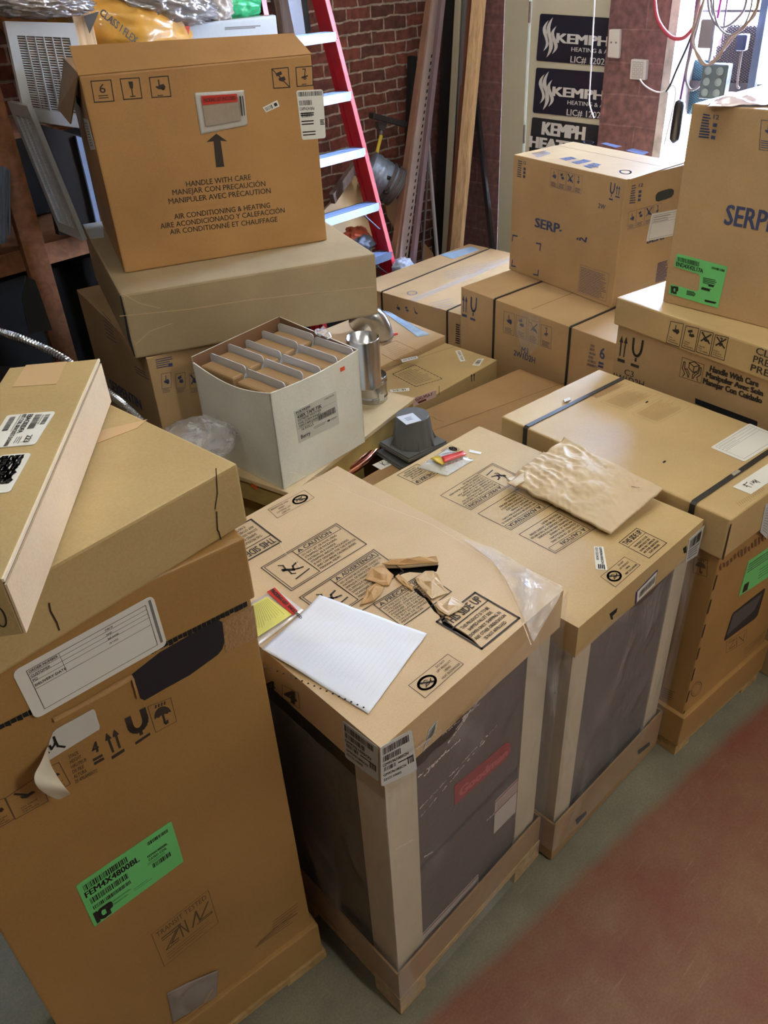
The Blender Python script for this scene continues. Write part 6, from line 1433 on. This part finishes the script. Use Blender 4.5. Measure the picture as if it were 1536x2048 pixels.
# stretch wrap: loose shell on the visible sides, spilling over the right top corner
def wrap(root, q, sides, z0, z1, off, seed, amp=.004, topf=None, name='stretch_wrap'):
    bm = bmesh.new()
    P = [Vector((*p, 0)) for p in poly_off([(p[0], p[1]) for p in q], off)]
    for (i, j) in sides:
        a, b_ = P[i], P[j]; d = (b_ - a).normalized(); n = Vector((d.y, -d.x, 0)); nu, nv = 60, 60; g = []
        for jv in range(nv + 1):
            row = []
            for iu in range(nu + 1):
                u, v = iu / nu, jv / nv; zt_ = topf(i, u) if topf else z1
                p = a.lerp(b_, u) + ez * (z0 + (zt_ - z0) * v)
                s_ = u * 1.0 * (b_ - a).length + v * .55 + i * 3; t_ = v * 1.0 - u * .5
                h = (1 - abs(noise.noise(Vector((s_ * 3, t_ * 22, seed))))) * amp + noise.noise(Vector((u * 6, v * 9, seed + 3))) * amp * .5
                e_ = min(1, min(u, 1 - u) * 12)
                row.append(bm.verts.new(p + n * h * e_))
            g.append(row)
        for jv in range(nv):
            for iu in range(nu): bm.faces.new([g[jv][iu], g[jv][iu + 1], g[jv + 1][iu + 1], g[jv + 1][iu]])
    return obj(name, bm, FILM, root, True)
BW = wrap(B, Bq, ((0, 1), (3, 0)), .03, 1, .008, 4, topf=lambda i, u: (lz - .01 + (Bz - lz + .008) * max(0, (u - .35) / .65) ** .6 if i == 0 else lz - .02))
bm = bmesh.new(); T_ = HT([(922, 1078), (985, 1100), (1060, 1143), (1125, 1178), (1120, 1195), (1066, 1290), (1040, 1220), (1012, 1165), (985, 1125), (950, 1100)])
o = obj('wrap_over_corner', bm_slab([p + ez * (.004 + .004 * (i % 2)) for i, p in enumerate(T_)], ez, .0002), FILM, B)
k = Ink(.0095)    # streak highlights along the film's stretched ridges, painted as pale strips
rn = random.Random(5)
wf = side_face(*[Vector((*p, 0)) for p in poly_off([(p.x, p.y) for p in Bq], .008)][:2])
for a, b_, nstep in ((((612, 640), (1150, 60)), None, 1), (((620, 690), (1060, 170)), None, 1), (((600, 430), (880, 180)), None, 1), (((640, 420), (790, 250)), None, 1), (((440, 915), (570, 845)), None, 1), (((1060, 720), (1115, 670)), None, 1), (((640, 960), (700, 930)), None, 1), (((560, 260), (760, 110)), None, 1), (((760, 150), (1010, -60)), None, 1), (((800, 200), (930, 20)), None, 1), (((850, 110), (1010, -90)), None, 1)):
    p, q_ = [wf.hit(*x) for x in c7(*a)]; n_ = 26
    for i in range(n_):
        if rn.random() < .78: k.seg(p.lerp(q_, i / n_) + ez * rn.uniform(-.002, .002), p.lerp(q_, (i + rn.uniform(.4, 1)) / n_) + ez * rn.uniform(-.002, .002), wf.n, rn.choice((.0012, .002, .0035)))
k.build('ridge_glint', plain('ridge_glint', (222, 218, 214), .12, coat=1), B, host=BW)

# papers on B
pq = [tp.hit(*p) for p in ((524, 1301), (640, 1196), (854, 1270), (737, 1430))]
o = obj('printed_sheet', rumple(pq[0], pq[3], pq[2], pq[1], 30, 30, .008, 7, 2, ez, .0006, 0, lambda u, v: .001 + .012 * max(0, v - .75) * 4 * (1 - u) * .4), plain('white_sheet_paper', (232, 236, 244), .55, bump=.08, bscale=300), None, True)
tag(o, 'white sheet of continuous printer paper with punched edge, on the torn furnace carton', 'paper'); 
k = Ink(.0105); m = Map(tp, (524, 1301), (737, 1430), (854, 1270), (640, 1196)); m = Map(tp, (540, 1293), (640, 1208), (842, 1276), (745, 1412))
for i in range(22): k.line(m, [(.04, .04 + i * .042), (.96, .04 + i * .042)], .0004)
k.build('faint_ruling', plain('ruling', (206, 210, 222), .6), None, host=o)
k = Ink(.0125)
for i in range(17):
    p = tp.hit(532 + (728 - 532) * i / 16, 1342 + (1424 - 1342) * i / 16 - 2 * math.sin(i / 16 * 3.1)); k.raw([p + Vector((math.cos(R_(a)) * .0022, math.sin(R_(a)) * .0022, 0)) for a in range(0, 360, 45)], ez)
k.build('punched_holes', DARKHOLE, None, host=o)
m = MT((60, 885), (295, 742), (560, 930), (110, 1330)); m = Map(tp, (500, 1208), (551, 1179), (608, 1222), (508, 1300))
pch = obj('packing_list_pouch', rumple(m.BL, m.BR, m.TR, m.TL, 16, 12, .006, 25, 6, ez, .001), plain('pouch_clear_white', (214, 206, 200), .15, coat=1, bump=.5, bscale=30), B, True)
y_ = Map(tp, *b2z((78, 915), (225, 835), (470, 1010), (90, 1260))); sticker(B, Map(tp, *[p + ez * .006 for p in (y_.TL, y_.TR, y_.BR, y_.BL)]), YELP, 'yellow_slip'); k = Ink(.0095); k.hatch(y_.rot(1), 12, .08, .08, .9, .9, .0008); k.build('slip_print', plain('slip_ink', (128, 120, 50), .6), B)
y_ = Map(tp, *b2z((300, 748), (525, 978), (480, 1022), (222, 790))); sticker(B, Map(tp, *[p + ez * .0075 for p in (y_.TL, y_.TR, y_.BR, y_.BL)]), REDL, 'red_band'); k = Ink(.011); k.text(y_, 'PACKING LIST ENCLOSED', .04, .28, 1.25, .74, 2); k.build('band_print', INKK, B)

# ---- C
CF, CR, CK = PZ(1157, 1256, .905), PZ(1408, 1039, .905), PZ(958, 852, .905); CL = CF + CK - CR; Cz = .905; Cq = [CF, CR, CK, CL]
tray = zat(CF, 1651); Cf, lzc = furnace('boxed_furnace', 'wrapped furnace with intact cardboard top holding a paper bag, second in the row', Cq, Cz, 1316, tray, .03, .075, K_PINK)
pallet(Cf, poly_off(Cq, -.004), .03, th=.014); cap(Cf, Cq, lzc, Cz, K_LID)
tp = Face(Vector((0, 0, Cz)), ez); d4 = zc(780, 880, 4.8); e8 = zc(1000, 1020, 3.657); M4 = lambda *q: Map(tp, *d4(*q)); M8 = lambda *q: Map(tp, *e8(*q)); k = Ink(.0011)
def warnr(k, m, head, body, pic=True): warn(k, m, head, body, .0018, .32, pic=pic)
warnr(k, M4((1275, 365), (775, 675), (485, 535), (985, 225)), 'PRECAUTION', FRA)
warnr(k, M4((1660, 558), (1160, 868), (845, 710), (1345, 400)), 'ADVERTENCIA', ESP, False)
m = Map(tp, (1216, 1041), (1110.7, 1107), (1038, 1069.5), (1144, 1003)); warnr(k, m, 'CAUTION', ENG, False)
tsu(k, M8((870, 240), (1000, 135), (1220, 243), (1090, 355)), .002)
tsu(k, M4((460, 325), (265, 432), (70, 340), (260, 232)), .002)
nolift(k, M8((735, 490), (910, 345), (1025, 405), (845, 565))); nolift(k, M4((670, 90), (590, 145), (490, 105), (580, 52)))
k.build('black_markings', INKB, Cf)
m = M8((685, 270), (755, 272), (785, 442), (700, 436)); sticker(Cf, m, PAPER, 'serial_label'); k = Ink(LOFF); k.text(m.rot(1), 'GM9S961005CN', .05, .55, .75, .8, .8); k.text(m.rot(1), '2211223428', .05, .15, .6, .38, .8); k.hatch(m.rot(1), 4, .8, .2, .98, .85, .003); k.build('label_print', INKK, Cf)
m = M4((765, 95), (880, 122), (866, 140), (758, 118)); sticker(Cf, m, PAPER, 'small_label')
f = side_face(CF, CR); flc = side_face(CL, CF)
m = Map(f, *e8((992, 600), (1150, 435), (1132, 540), (985, 685))); sticker(Cf, m, plain('purple_border', (60, 48, 110), .4), 'barcode_label'); sticker(Cf, Map(f, *[p + f.n * .0012 for p in (m(.05, .93), m(.95, .93), m(.95, .07), m(.05, .07))]), PAPER, 'barcode_panel'); k = Ink(.0042); k.bars(m, .14, .3, .88, .8, 24, 4); k.build('label_print', INKK, Cf)
m = Map(f, *e8((1380, 215), (1492, 110), (1440, 330), (1352, 385))); sticker(Cf, m, PAPERG, 'crumpled_label'); k = Ink(LOFF); k.bars(m, .1, .55, .9, .9, 18, 5); k.hatch(m, 4, .1, .1, .9, .5, .003); k.build('label_print', INKK, Cf)
obj('hand_slot', bm_slab([f.hit(*p) + f.n * .001 for p in e8((800, 760), (856, 716), (850, 745), (820, 775), (825, 800), (812, 800))], f.n, .0008), DARKHOLE, Cf)
obj('hand_slot', bm_slab([f.hit(*p) + f.n * .001 for p in e8((1338, 280), (1362, 262), (1362, 310), (1345, 315))], f.n, .0008), DARKHOLE, Cf)
tF_ = side_face(*[Vector((*p, 0)) for p in poly_off([(p.x, p.y) for p in Cq], .001)[:2]]); 
obj('tray_slot', bm_slab([tF_.hit(*p) + tF_.n * .002 for p in c8((765, 205), (808, 170), (808, 182), (770, 225))], tF_.n, .001), DARKHOLE, Cf)
obj('tray_slot', bm_slab([tF_.hit(*p) + tF_.n * .002 for p in c6((1015, 955), (1060, 920), (1062, 930), (1018, 968))], tF_.n, .001), DARKHOLE, Cf)
st = poly_off([(p.x, p.y) for p in Cq], -.022); f = side_face(st[0], st[1]); f0 = Vector((*st[0], 0)); Fd = (CR - CF).normalized(); Fl = (CR - CF).length
def panC(name, u0, u1, z0, z1, mat, out): return obj(name, bm_slab([f0 + Fd * u0 + ez * z0 + f.n * out, f0 + Fd * u1 + ez * z0 + f.n * out, f0 + Fd * u1 + ez * z1 + f.n * out, f0 + Fd * u0 + ez * z1 + f.n * out], f.n, out), mat, Cf)
panC('door_panel', .05, Fl - .06, tray - .01, Cz - .06, plain('grey_door', (96, 92, 92), .38, metal=.2, bump=.08, bscale=80), .004)
wrap(Cf, Cq, ((0, 1), (3, 0)), .06, 1, .006, 9, topf=lambda i, u: lzc + (.02 if i == 0 else 0) + .02 * math.sin(u * 9))

# pouch and paper bag on C
P = lambda x, y, h=0: PZ(*d4((x, y))[0], Cz) + ez * h
r = thing('packing_list_envelope', 'crumpled clear packing list envelope with red band, on the second furnace carton', 'envelope', P(540, 220))
cF = plain('milky_pouch', (206, 206, 200), .18, coat=1, bump=.6, bscale=40)
obj('pouch', rumple(P(262, 268), P(548, 350), P(805, 195), P(545, 88), 24, 18, .016, 14, 3, ez, .001, lift=lambda u, v: .012 * math.sin(math.pi * u) * math.sin(math.pi * v)), cF, r, True)
LAST = obj('red_band', rumple(P(520, 282, .022), P(735, 195, .018), P(700, 155, .018), P(492, 225, .022), 10, 3, .004, 20, 2, ez, .001), REDL, r, True)
m = Map(Face(P(600, 220, .03), ez), d4((505, 235))[0], d4((702, 165))[0], d4((725, 190))[0], d4((525, 270))[0]); k = Ink(.001); k.text(m, 'PACKING LIST ENCLOSED', .05, .3, .95, .72, 1.2); k.build('band_print', plain('dark_red_ink', (92, 30, 34), .6), r, host=LAST)
obj('yellow_slip', rumple(P(388, 240, .022), P(500, 298, .02), P(540, 270, .018), P(470, 205, .02), 8, 6, .008, 25, 5, ez, .001), plain('gold_slip', (196, 164, 40), .3, coat=.6), r, True)
BAGM = plain('brown_paper', (208, 186, 152), .55, var=.05, scale=8, bump=.6, bscale=16)
g0, g1, g2, g3 = PZ(1013, 972, Cz), PZ(1220, 1078, Cz), PZ(1322, 996, Cz + .012), PZ(1126, 903, Cz + .02)
r = thing('paper_bag', 'crumpled brown paper bag lying on the second furnace carton', 'paper bag', (g0 + g2) / 2)
LAST = obj('bag_body', rumple(g0, g1, g2, g3, 90, 70, .016, 13, 8, ez, .008, .7, lift=lambda u, v: .010 + .016 * math.sin(math.pi * min(1, u * 1.0)) * math.sin(math.pi * v) + .01 * v + .012 * (1 - u) * v + .011 * (1 - u) ** 1.5 * (.5 - abs(noise.noise(Vector((u * 5 + v * 3, v * 8, 4)))) * 1.6) + .005 * (.5 - abs(noise.noise(Vector((u * 14, v * 12 + u * 5, 9)))))), BAGM, r, True)
obj('bag_mouth', rumple(PZ(1014, 970, Cz + .022), PZ(1030, 976, Cz + .026), PZ(1140, 912, Cz + .045), PZ(1122, 896, Cz + .04), 6, 26, .010, 14, 2, ez, .002, .3), BAGM, r, True)
bF = Face(g0 + ez * .05, ez); k = Ink(.001)
for a, b_ in (((1254, 967), (1264, 974)), ((1264, 974), (1278, 976))): k.seg(PZ(*a, Cz + .048), PZ(*b_, Cz + .048), ez, .002)
k.build('bag_mark', INKK, r, host=LAST)

# ================================================================== FOREGROUND LEFT
Lz = 1.372; L0 = YAW @ Vector((-.704, .752, 0)); Lq = fq(L0.x, L0.y, 36.22, .585, .31); LRt = PZ(490, 1074, Lz); sh = LRt - Lq[1]; sh.z = 0
Lq = [p + sh for p in Lq]
lzl = zat(Lq[1], 1196); Lt = thing('air_handler_carton', 'tall lidded carton with green label and torn hand hole, front left on pallet', 'cardboard box', (Lq[0] + Lq[2]) / 2)
bd = poly_off(Lq, -.007); trz = zat(Lq[1], 1848); plz = .032
obj('carton', bm_prism(bd, plz + .012, Lz - .006, .004), K_BRN, Lt); obj('lid', bm_prism(Lq, lzl, Lz, .006, 3), K_BRN, Lt)
obj('tray', bm_prism(poly_off(Lq, .006), plz, trz, .004), K_BRN, Lt); pallet(Lt, poly_off(Lq, .012), plz, th=.03 if False else .02)
f = side_face(bd[0], bd[1]); fl3 = side_face(Lq[0], Lq[1]); z5_ = zc(0, 1024, 2); i8 = zc(0, 1400, 4.267); r7 = zc(0, 1536, 2)
k = Ink(); MF = lambda *q: Map(f, *q)
m = MF(*i8((1258, 55), (1455, -20), (1505, 180), (1328, 275))); ic_umbrella(k, m, fw=.001)
m = MF(*i8((1080, 170), (1230, 82), (1290, 290), (1150, 385))); ic_glass(k, m, .011)
m = MF(*i8((865, 300), (1010, 230), (1070, 430), (950, 510))); ic_arrows(k, m)
m = MF(*i8((770, 370), (825, 345), (845, 430), (795, 465))); k.text(m, '4', 0, 0, 1, 1, 1.4)
m = MF(*i8((788, 500), (870, 455), (890, 505), (805, 555))); k.rect(m, 0, .58, 1, .95); k.rect(m, 0, 0, 1, .4)
m = MF(*i8((578, 465), (660, 420), (835, 570), (632, 700))); m = MF(*i8((578, 462), (800, 350), (870, 560), (640, 700))); 
LL = ['STACK', 'HEIGHT', 'HAUTEUR', 'DE PILE', 'ALTURA', 'DE APILAMIENTO']
k2 = Ink()
for i, s_ in enumerate(LL):
    x, y = 585 + i * 11, 500 + i * 42; wd = [85, 95, 130, 95, 110, 190][i]; m = MF(*i8((x - 4, y - 28), (x - 4 + wd, y - 28 - wd * .53), (x + wd + 3, y - wd * .53), (x + 3, y))); k2.text(m, s_, 0, 0, 1, 1, .4)
for q, kd in ((((45, 835), (330, 640), (410, 860), (130, 1015)), 2), (((350, 600), (500, 530), (600, 715), (450, 790)), 2), (((-120, 900), (35, 835), (125, 1010), (-30, 1100)), 1)):
    m = MF(*i8(*q)); k2.box(m, .0015); ic_truck(k, m.sub(.1, .3, .9, .98), False, False, kd); k2.lines(m, ['No Hand', 'Carts', 'Carretilla'], .25, .05, .75, .34, .2)
k.build('black_markings', INKB, Lt)
m = MF(*r7((605, 665), (832, 487), (873, 617), (657, 793))); k2.box(m, .0012); k2.text(m, 'TRANSIT TESTED', .06, .82, .94, .95, .1)
k2.line(m, [(.12, .72), (.44, .72), (.22, .42), (.34, .42)], .004); k2.line(m, [(.12, .66), (.36, .66), (.12, .36), (.34, .36)], .003); k2.line(m, [(.42, .36), (.42, .72), (.52, .36), (.52, .72)], .003); k2.line(m, [(.60, .40), (.72, .72), (.74, .42), (.94, .72)], .004); k2.line(m, [(.72, .42), (.95, .42), (.95, .38), (.68, .38)], .003)
k2.hatch(m, 3, .1, .06, .9, .28, .0015, seed=3)
m = MF(*r7((1040, 690), (1190, 560), (1200, 600), (1020, 720))); k2.hatch(m, 4, 0, 0, 1, 1, .002, seed=5)
m = MF(*r7((1090, 610), (1195, 530), (1195, 580), (1090, 650))); k2.hatch(m, 4, 0, 0, 1, 1, .002, seed=8)
m = MF(*r7((790, 950), (870, 870), (870, 900), (790, 975))); k2.hatch(m, 2, 0, 0, 1, 1, .002, seed=8)
k2.build('fine_markings', INKS, Lt)
m = MF(*r7((302, 470), (684, 211), (733, 372), (376, 634))); sticker(Lt, m, GREEN, 'green_label', round_=.004); k = Ink(LOFF)
k.bars(m, .05, .80, .50, .92, 36, 3); k.text(m, 'FEM4X4800BL', .04, .66, .60, .78, 1.6); k.bars(m, .06, .48, .46, .60, 32, 4); k.bars(m, .06, .34, .46, .42, 32, 5); k.text(m, 'ICP', .05, .05, .22, .28, 5)
k.bars(m, .72, .84, .95, .91, 18, 6); k.bars(m, .70, .32, .90, .42, 16, 7); k.text(m, 'FEM4X4800BL', .68, .60, .9, .65, .8); k.text(m, 'CASED COIL', .68, .52, .88, .57, .6)
for q in ((.24, .22, .44, .26), (.24, .15, .4, .19), (.46, .12, .66, .2), (.66, .44, .88, .5)): k.hatch(m, 2, *q, .0009, seed=int(q[0] * 50))
k.build('label_print', INKK, Lt)
# torn hand hole under the lid
hp_ = [f.hit(*p) + f.n * .0012 for p in z5_((527, 648), (640, 560), (760, 490), (870, 430), (890, 440), (896, 520), (888, 548), (870, 570), (760, 650), (660, 705), (578, 752), (562, 745), (548, 700))]
obj('hand_hole', bm_slab(hp_, f.n, .0008), plain('navy_dark', (30, 33, 40), .45), Lt)
m = Map(f, *z5_((200, 818), (525, 640), (535, 655), (215, 835)))
obj('torn_lip', bm_slab([f.hit(*p) + f.n * .006 for p in z5_((208, 822), (300, 775), (420, 705), (522, 645), (532, 660), (548, 742), (545, 742), (522, 664), (420, 722), (300, 786), (215, 832))], f.n, .004), K_TORN, Lt)
m = Map(f, *z5_((888, 440), (1012, 372), (1030, 500), (902, 560))); sticker(Lt, m, plain('ridged_tape', (164, 128, 88), .3, bump=.7, bscale=90, coat=.4), 'tape_patch')
k = Ink(.0012); 
for i in range(60):
    a = lzl - .0005; u = .03 + i * .009; p = Vector((*Lq[0].xy, 0)) + (Lq[1] - Lq[0]).normalized() * u; k.raw([p + ez * (a - .010 - random.random() * .004) - fl3.n * .007, p + (Lq[1] - Lq[0]).normalized() * .008 + ez * (a - .010 - random.random() * .004) - fl3.n * .007, p + (Lq[1] - Lq[0]).normalized() * .008 + ez * a - fl3.n * .007, p + ez * a - fl3.n * .007], fl3.n)
k.build('lid_gap', DARKHOLE, Lt)
m = Map(fl3, *z5_((45, 640), (610, 330), (668, 528), (140, 828))); sticker(Lt, m, PAPER, 'delivery_label', round_=.010); k = Ink(LOFF)
k.box(m, .0009, .08, .10, .93, .90); [k.line(m, [(.08, v), (.93, v)], .0007) for v in (.82, .74, .66, .52)][0]; k.line(m, [(.30, .52), (.30, .90)], .0006)
for s_, v in (('ORDER NUMBER', .83), ('CUSTOMER', .74), ('PO', .655), ('DELIVERY DATE', .555)): k.text(m, s_, .09, v + .01, .09 + len(s_) * .0165, v + .055, .4)
for s_, v in (('JOB#128', .83), ('kemph', .745), ('ball condo', .66), ('12/14/22', .57)): k.text(m, s_, .62, v + .01, .62 + len(s_) * .008, v + .04, .2)
k.build('label_print', INKK, Lt)
k = Ink(LOFF); m2 = m.sub(.955, .1, .975, .95); k.rect(m2); k.build('label_edge_print', INKG, Lt)
# peeling torn label
q0 = i8((445, 262), (805, 70), (848, 240), (412, 512))
pts = [f.hit(*p) for p in i8((412, 512), (400, 430), (420, 340), (448, 275), (480, 245), (790, 72), (810, 90), (830, 165), (848, 215), (845, 245))]
TLB = obj('torn_label', bm_slab([p + f.n * .0018 for p in pts], f.n, .001), plain('grey_white_label', (200, 198, 192), .5), Lt)
# the curled end comes off the face and rolls back on itself
A1, A2 = i8((400, 400), (418, 505)); curl = []
seq = [((408, 380), (412, 512), .003), ((382, 440), (425, 540), .012), ((352, 520), (448, 590), .028), ((318, 580), (480, 640), .045), ((280, 640), (520, 700), .060), ((290, 730), (570, 760), .066), ((380, 800), (608, 795), .058), ((500, 858), (600, 800), .045)]
bm = bmesh.new(); g = []
for s_, e_, h in seq:
    a, b_ = f.hit(*i8(s_)[0]), f.hit(*i8(e_)[0]); row = []
    for t_ in (0, .33, .66, 1):
        p = a.lerp(b_, t_); p = p + (CAM - p).normalized() * (h / max(.3, (CAM - p).normalized().dot(f.n))); row.append(bm.verts.new(p))
    g.append(row)
for a, b_ in zip(g, g[1:]):
    for i in range(3): bm.faces.new([a[i], a[i + 1], b_[i + 1], b_[i]])
cu = obj('curled_label_end', bm, plain('curl_paper', (214, 206, 186), .5), Lt, True); sm_ = cu.modifiers.new('thick', 'SOLIDIFY'); sm_.thickness = .0012
ss = cu.modifiers.new('sub', 'SUBSURF'); ss.levels = 2; ss.render_levels = 2
k = Ink(.0026); H = lambda pts, w_=.004: [k.seg(f.hit(*a), f.hit(*b_), f.n, w_) for a, b_ in zip(i8(*pts), i8(*pts)[1:])]
H([(455, 310), (470, 350), (490, 385), (545, 392)]); H([(420, 385), (435, 410), (460, 375), (470, 350)]); H([(405, 440), (408, 443)]); k.build('handwriting', INKK, Lt, host=TLB)
# silver pouch near the bottom
m = MF(*r7((668, 895), (850, 800), (862, 915), (690, 1020)))
pp = [f.hit(*p) for p in r7((668, 900), (770, 822), (868, 796), (862, 910), (790, 960), (700, 1018), (688, 1000))]
obj('silver_pouch', rumple(f.hit(*r7((690, 1020))[0]), f.hit(*r7((868, 915))[0]), f.hit(*r7((866, 796))[0]), f.hit(*r7((666, 900))[0]), 26, 20, .014, 16, 4, f.n, .001, lift=lambda u, v: .012 * max(0, u - .4) * v), plain('grey_film', (150, 138, 132), .16, coat=1, metal=.2), Lt, True)

# flat carton across the top of L
L2z0, L2z1 = 1.3725, 1.49; a, b_, c_ = PZ(475, 927, L2z1), PZ(220, 807, L2z1), PZ(102, 1134, L2z1)
Ff = a + (c_ - a) * 1.75; L2q = [Ff, a, b_, Ff + b_ - a]
L2 = carton('cardboard_box', 'flat plain brown carton lying askew on the air handler carton', L2q, L2z0, L2z1, K_YEL, bev=.005)
tp = L2['top']; f = L2['front']; zq = zc(0, 512, 2)
tape_strip(L2['root'], [tp.hit(*p) for p in zq((400, 700), (590, 655), (548, 690), (385, 752))], ez, 'old_tape', plain('matte_tape', (196, 164, 122), .4))
k = Ink(.0012)
for pts_ in (((862, 850), (868, 950), (858, 1010)), ): 
    P = [f.hit(*p) for p in zq(*pts_)]; [k.seg(x, y, f.n, .0022) for x, y in zip(P, P[1:])]
P = [f.hit(*p) for p in z5_((195, 365), (200, 395), (225, 440), (235, 470))]; [k.seg(x, y, f.n, .0026) for x, y in zip(P, P[1:])]
P = [f.hit(*p) for p in z5_((865, 0), (868, 70), (874, 80), (882, 108))]; [k.seg(x, y, f.n, .0026) for x, y in zip(P, P[1:])]
k.build('flap_slot', plain('slot_brown', (56, 36, 22), .9), L2['root'])

# long narrow kit carton on top
z0, z1 = 1.4915, 1.58; fr, br = PZ(192, 719, z1), PZ(19, 735, z1); nb = PZ(47, 1268, z0); nr = Vector((nb.x, nb.y, z1)); fr = Vector((PZ(222, 802, z0).x, PZ(222, 802, z0).y, z1)).lerp(fr, .5)
z1 = z0 + .088
L3q = [nr + br - fr, nr, fr, br]
L3 = carton('cardboard_box', 'long narrow coil bracket kit carton with white labels, topmost at the front left', L3q, z0, z1, K_YEL, bev=.002)
f = side_face(nr, fr); 
sidep = [Vector((p.x, p.y, zz)) for p, zz in ((nr, z0 + .001), (fr, z0 + .001), (fr, z1 - .009), (nr, z1 - .009))]
obj('side_flap', bm_slab([p + f.n * .004 for p in sidep], f.n, .003), K_SALM, L3['root'])
k = Ink(.001); k.raw([Vector((p.x, p.y, zz)) for p, zz in ((nr, z1 - .0085), (fr, z1 - .0085), (fr, z1 - .0055), (nr, z1 - .0055))], f.n); k.build('flute_edge', plain('flute_shadow', (74, 52, 40), .9), L3['root'])
obj('edge_fold', bm_slab([Vector((p.x, p.y, zz)) + f.n * .003 for p, zz in ((nr, z1 - .005), (fr, z1 - .005), (fr, z1 + .0), (nr, z1 + .0))], f.n, .003), plain('pale_fold', (232, 216, 190), .6), L3['root'])
tp = L3['top']; l1 = zc(0, 800, 6.4); c5_ = zc(0, 300, 3.724)
tape_strip(L3['root'], [tp.hit(*p) for p in c5_((195, 1605), (500, 1578), (420, 1745), (92, 1768))], ez, 'tape', plain('matte_tape', (196, 164, 122), .4))
m = Map(tp, *l1((715, 152), (450, 578), (-170, 635), (95, 205))); sticker(L3['root'], m, PAPER, 'shipping_label', round_=.006); k = Ink(LOFF)
# printed sideways: u runs down the box, v towards its right side
k.bars(m, .10, .84, .42, .94, 22, 2); k.bars(m, .07, .62, .52, .76, 30, 3); k.text(m, 'EBAC02DFA', .05, .46, .62, .57, .8); k.text(m, 'KIT COIL BRACKET DOWN', .04, .34, .98, .43, .8)
k.bars(m, .08, .10, .52, .22, 24, 4); k.text(m, '223', .72, .72, .92, .84, .6); k.line(m, [(.03, .30), (.55, .30)], .0008); k.hatch(m, 3, .74, .5, .95, .64, .0008); k.hatch(m, 1, .1, .78, .4, .81, .0008)
k.build('label_print', INKK, L3['root'])
m = Map(tp, *l1((408, 686), (130, 1190), (-260, 1220), (20, 715))); sticker(L3['root'], m, PAPER, 'scribbled_label', round_=.006); k = Ink(LOFF); rn = random.Random(3)
for i in range(14):
    v = .78 - i * .055; pts_ = [(.06 + j * .065, v + rn.uniform(-.06, .06)) for j in range(12)]; k.line(m, pts_, .0035)
k.build('marker_scribble', INKK, L3['root'])
# end of the carton at the picture edge: round stamp
f2 = side_face(L3q[0], nr); k = Ink(); m = Map(f2, (-12, 1205), (14, 1225), (14, 1262), (-12, 1242)); k.ring(m, .5, .5, .45, .45, .002); k.build('stamp', INKB, L3['root'])
o = carton('cardboard_box', 'small brown carton on the floor, its corner at the lower left edge', [PZ(-140, 1900, .25), PZ(0, 2150, .25), PZ(78, 2060, .25), PZ(-60, 1860, .25)], 0, .25, K_MAIN) if False else None
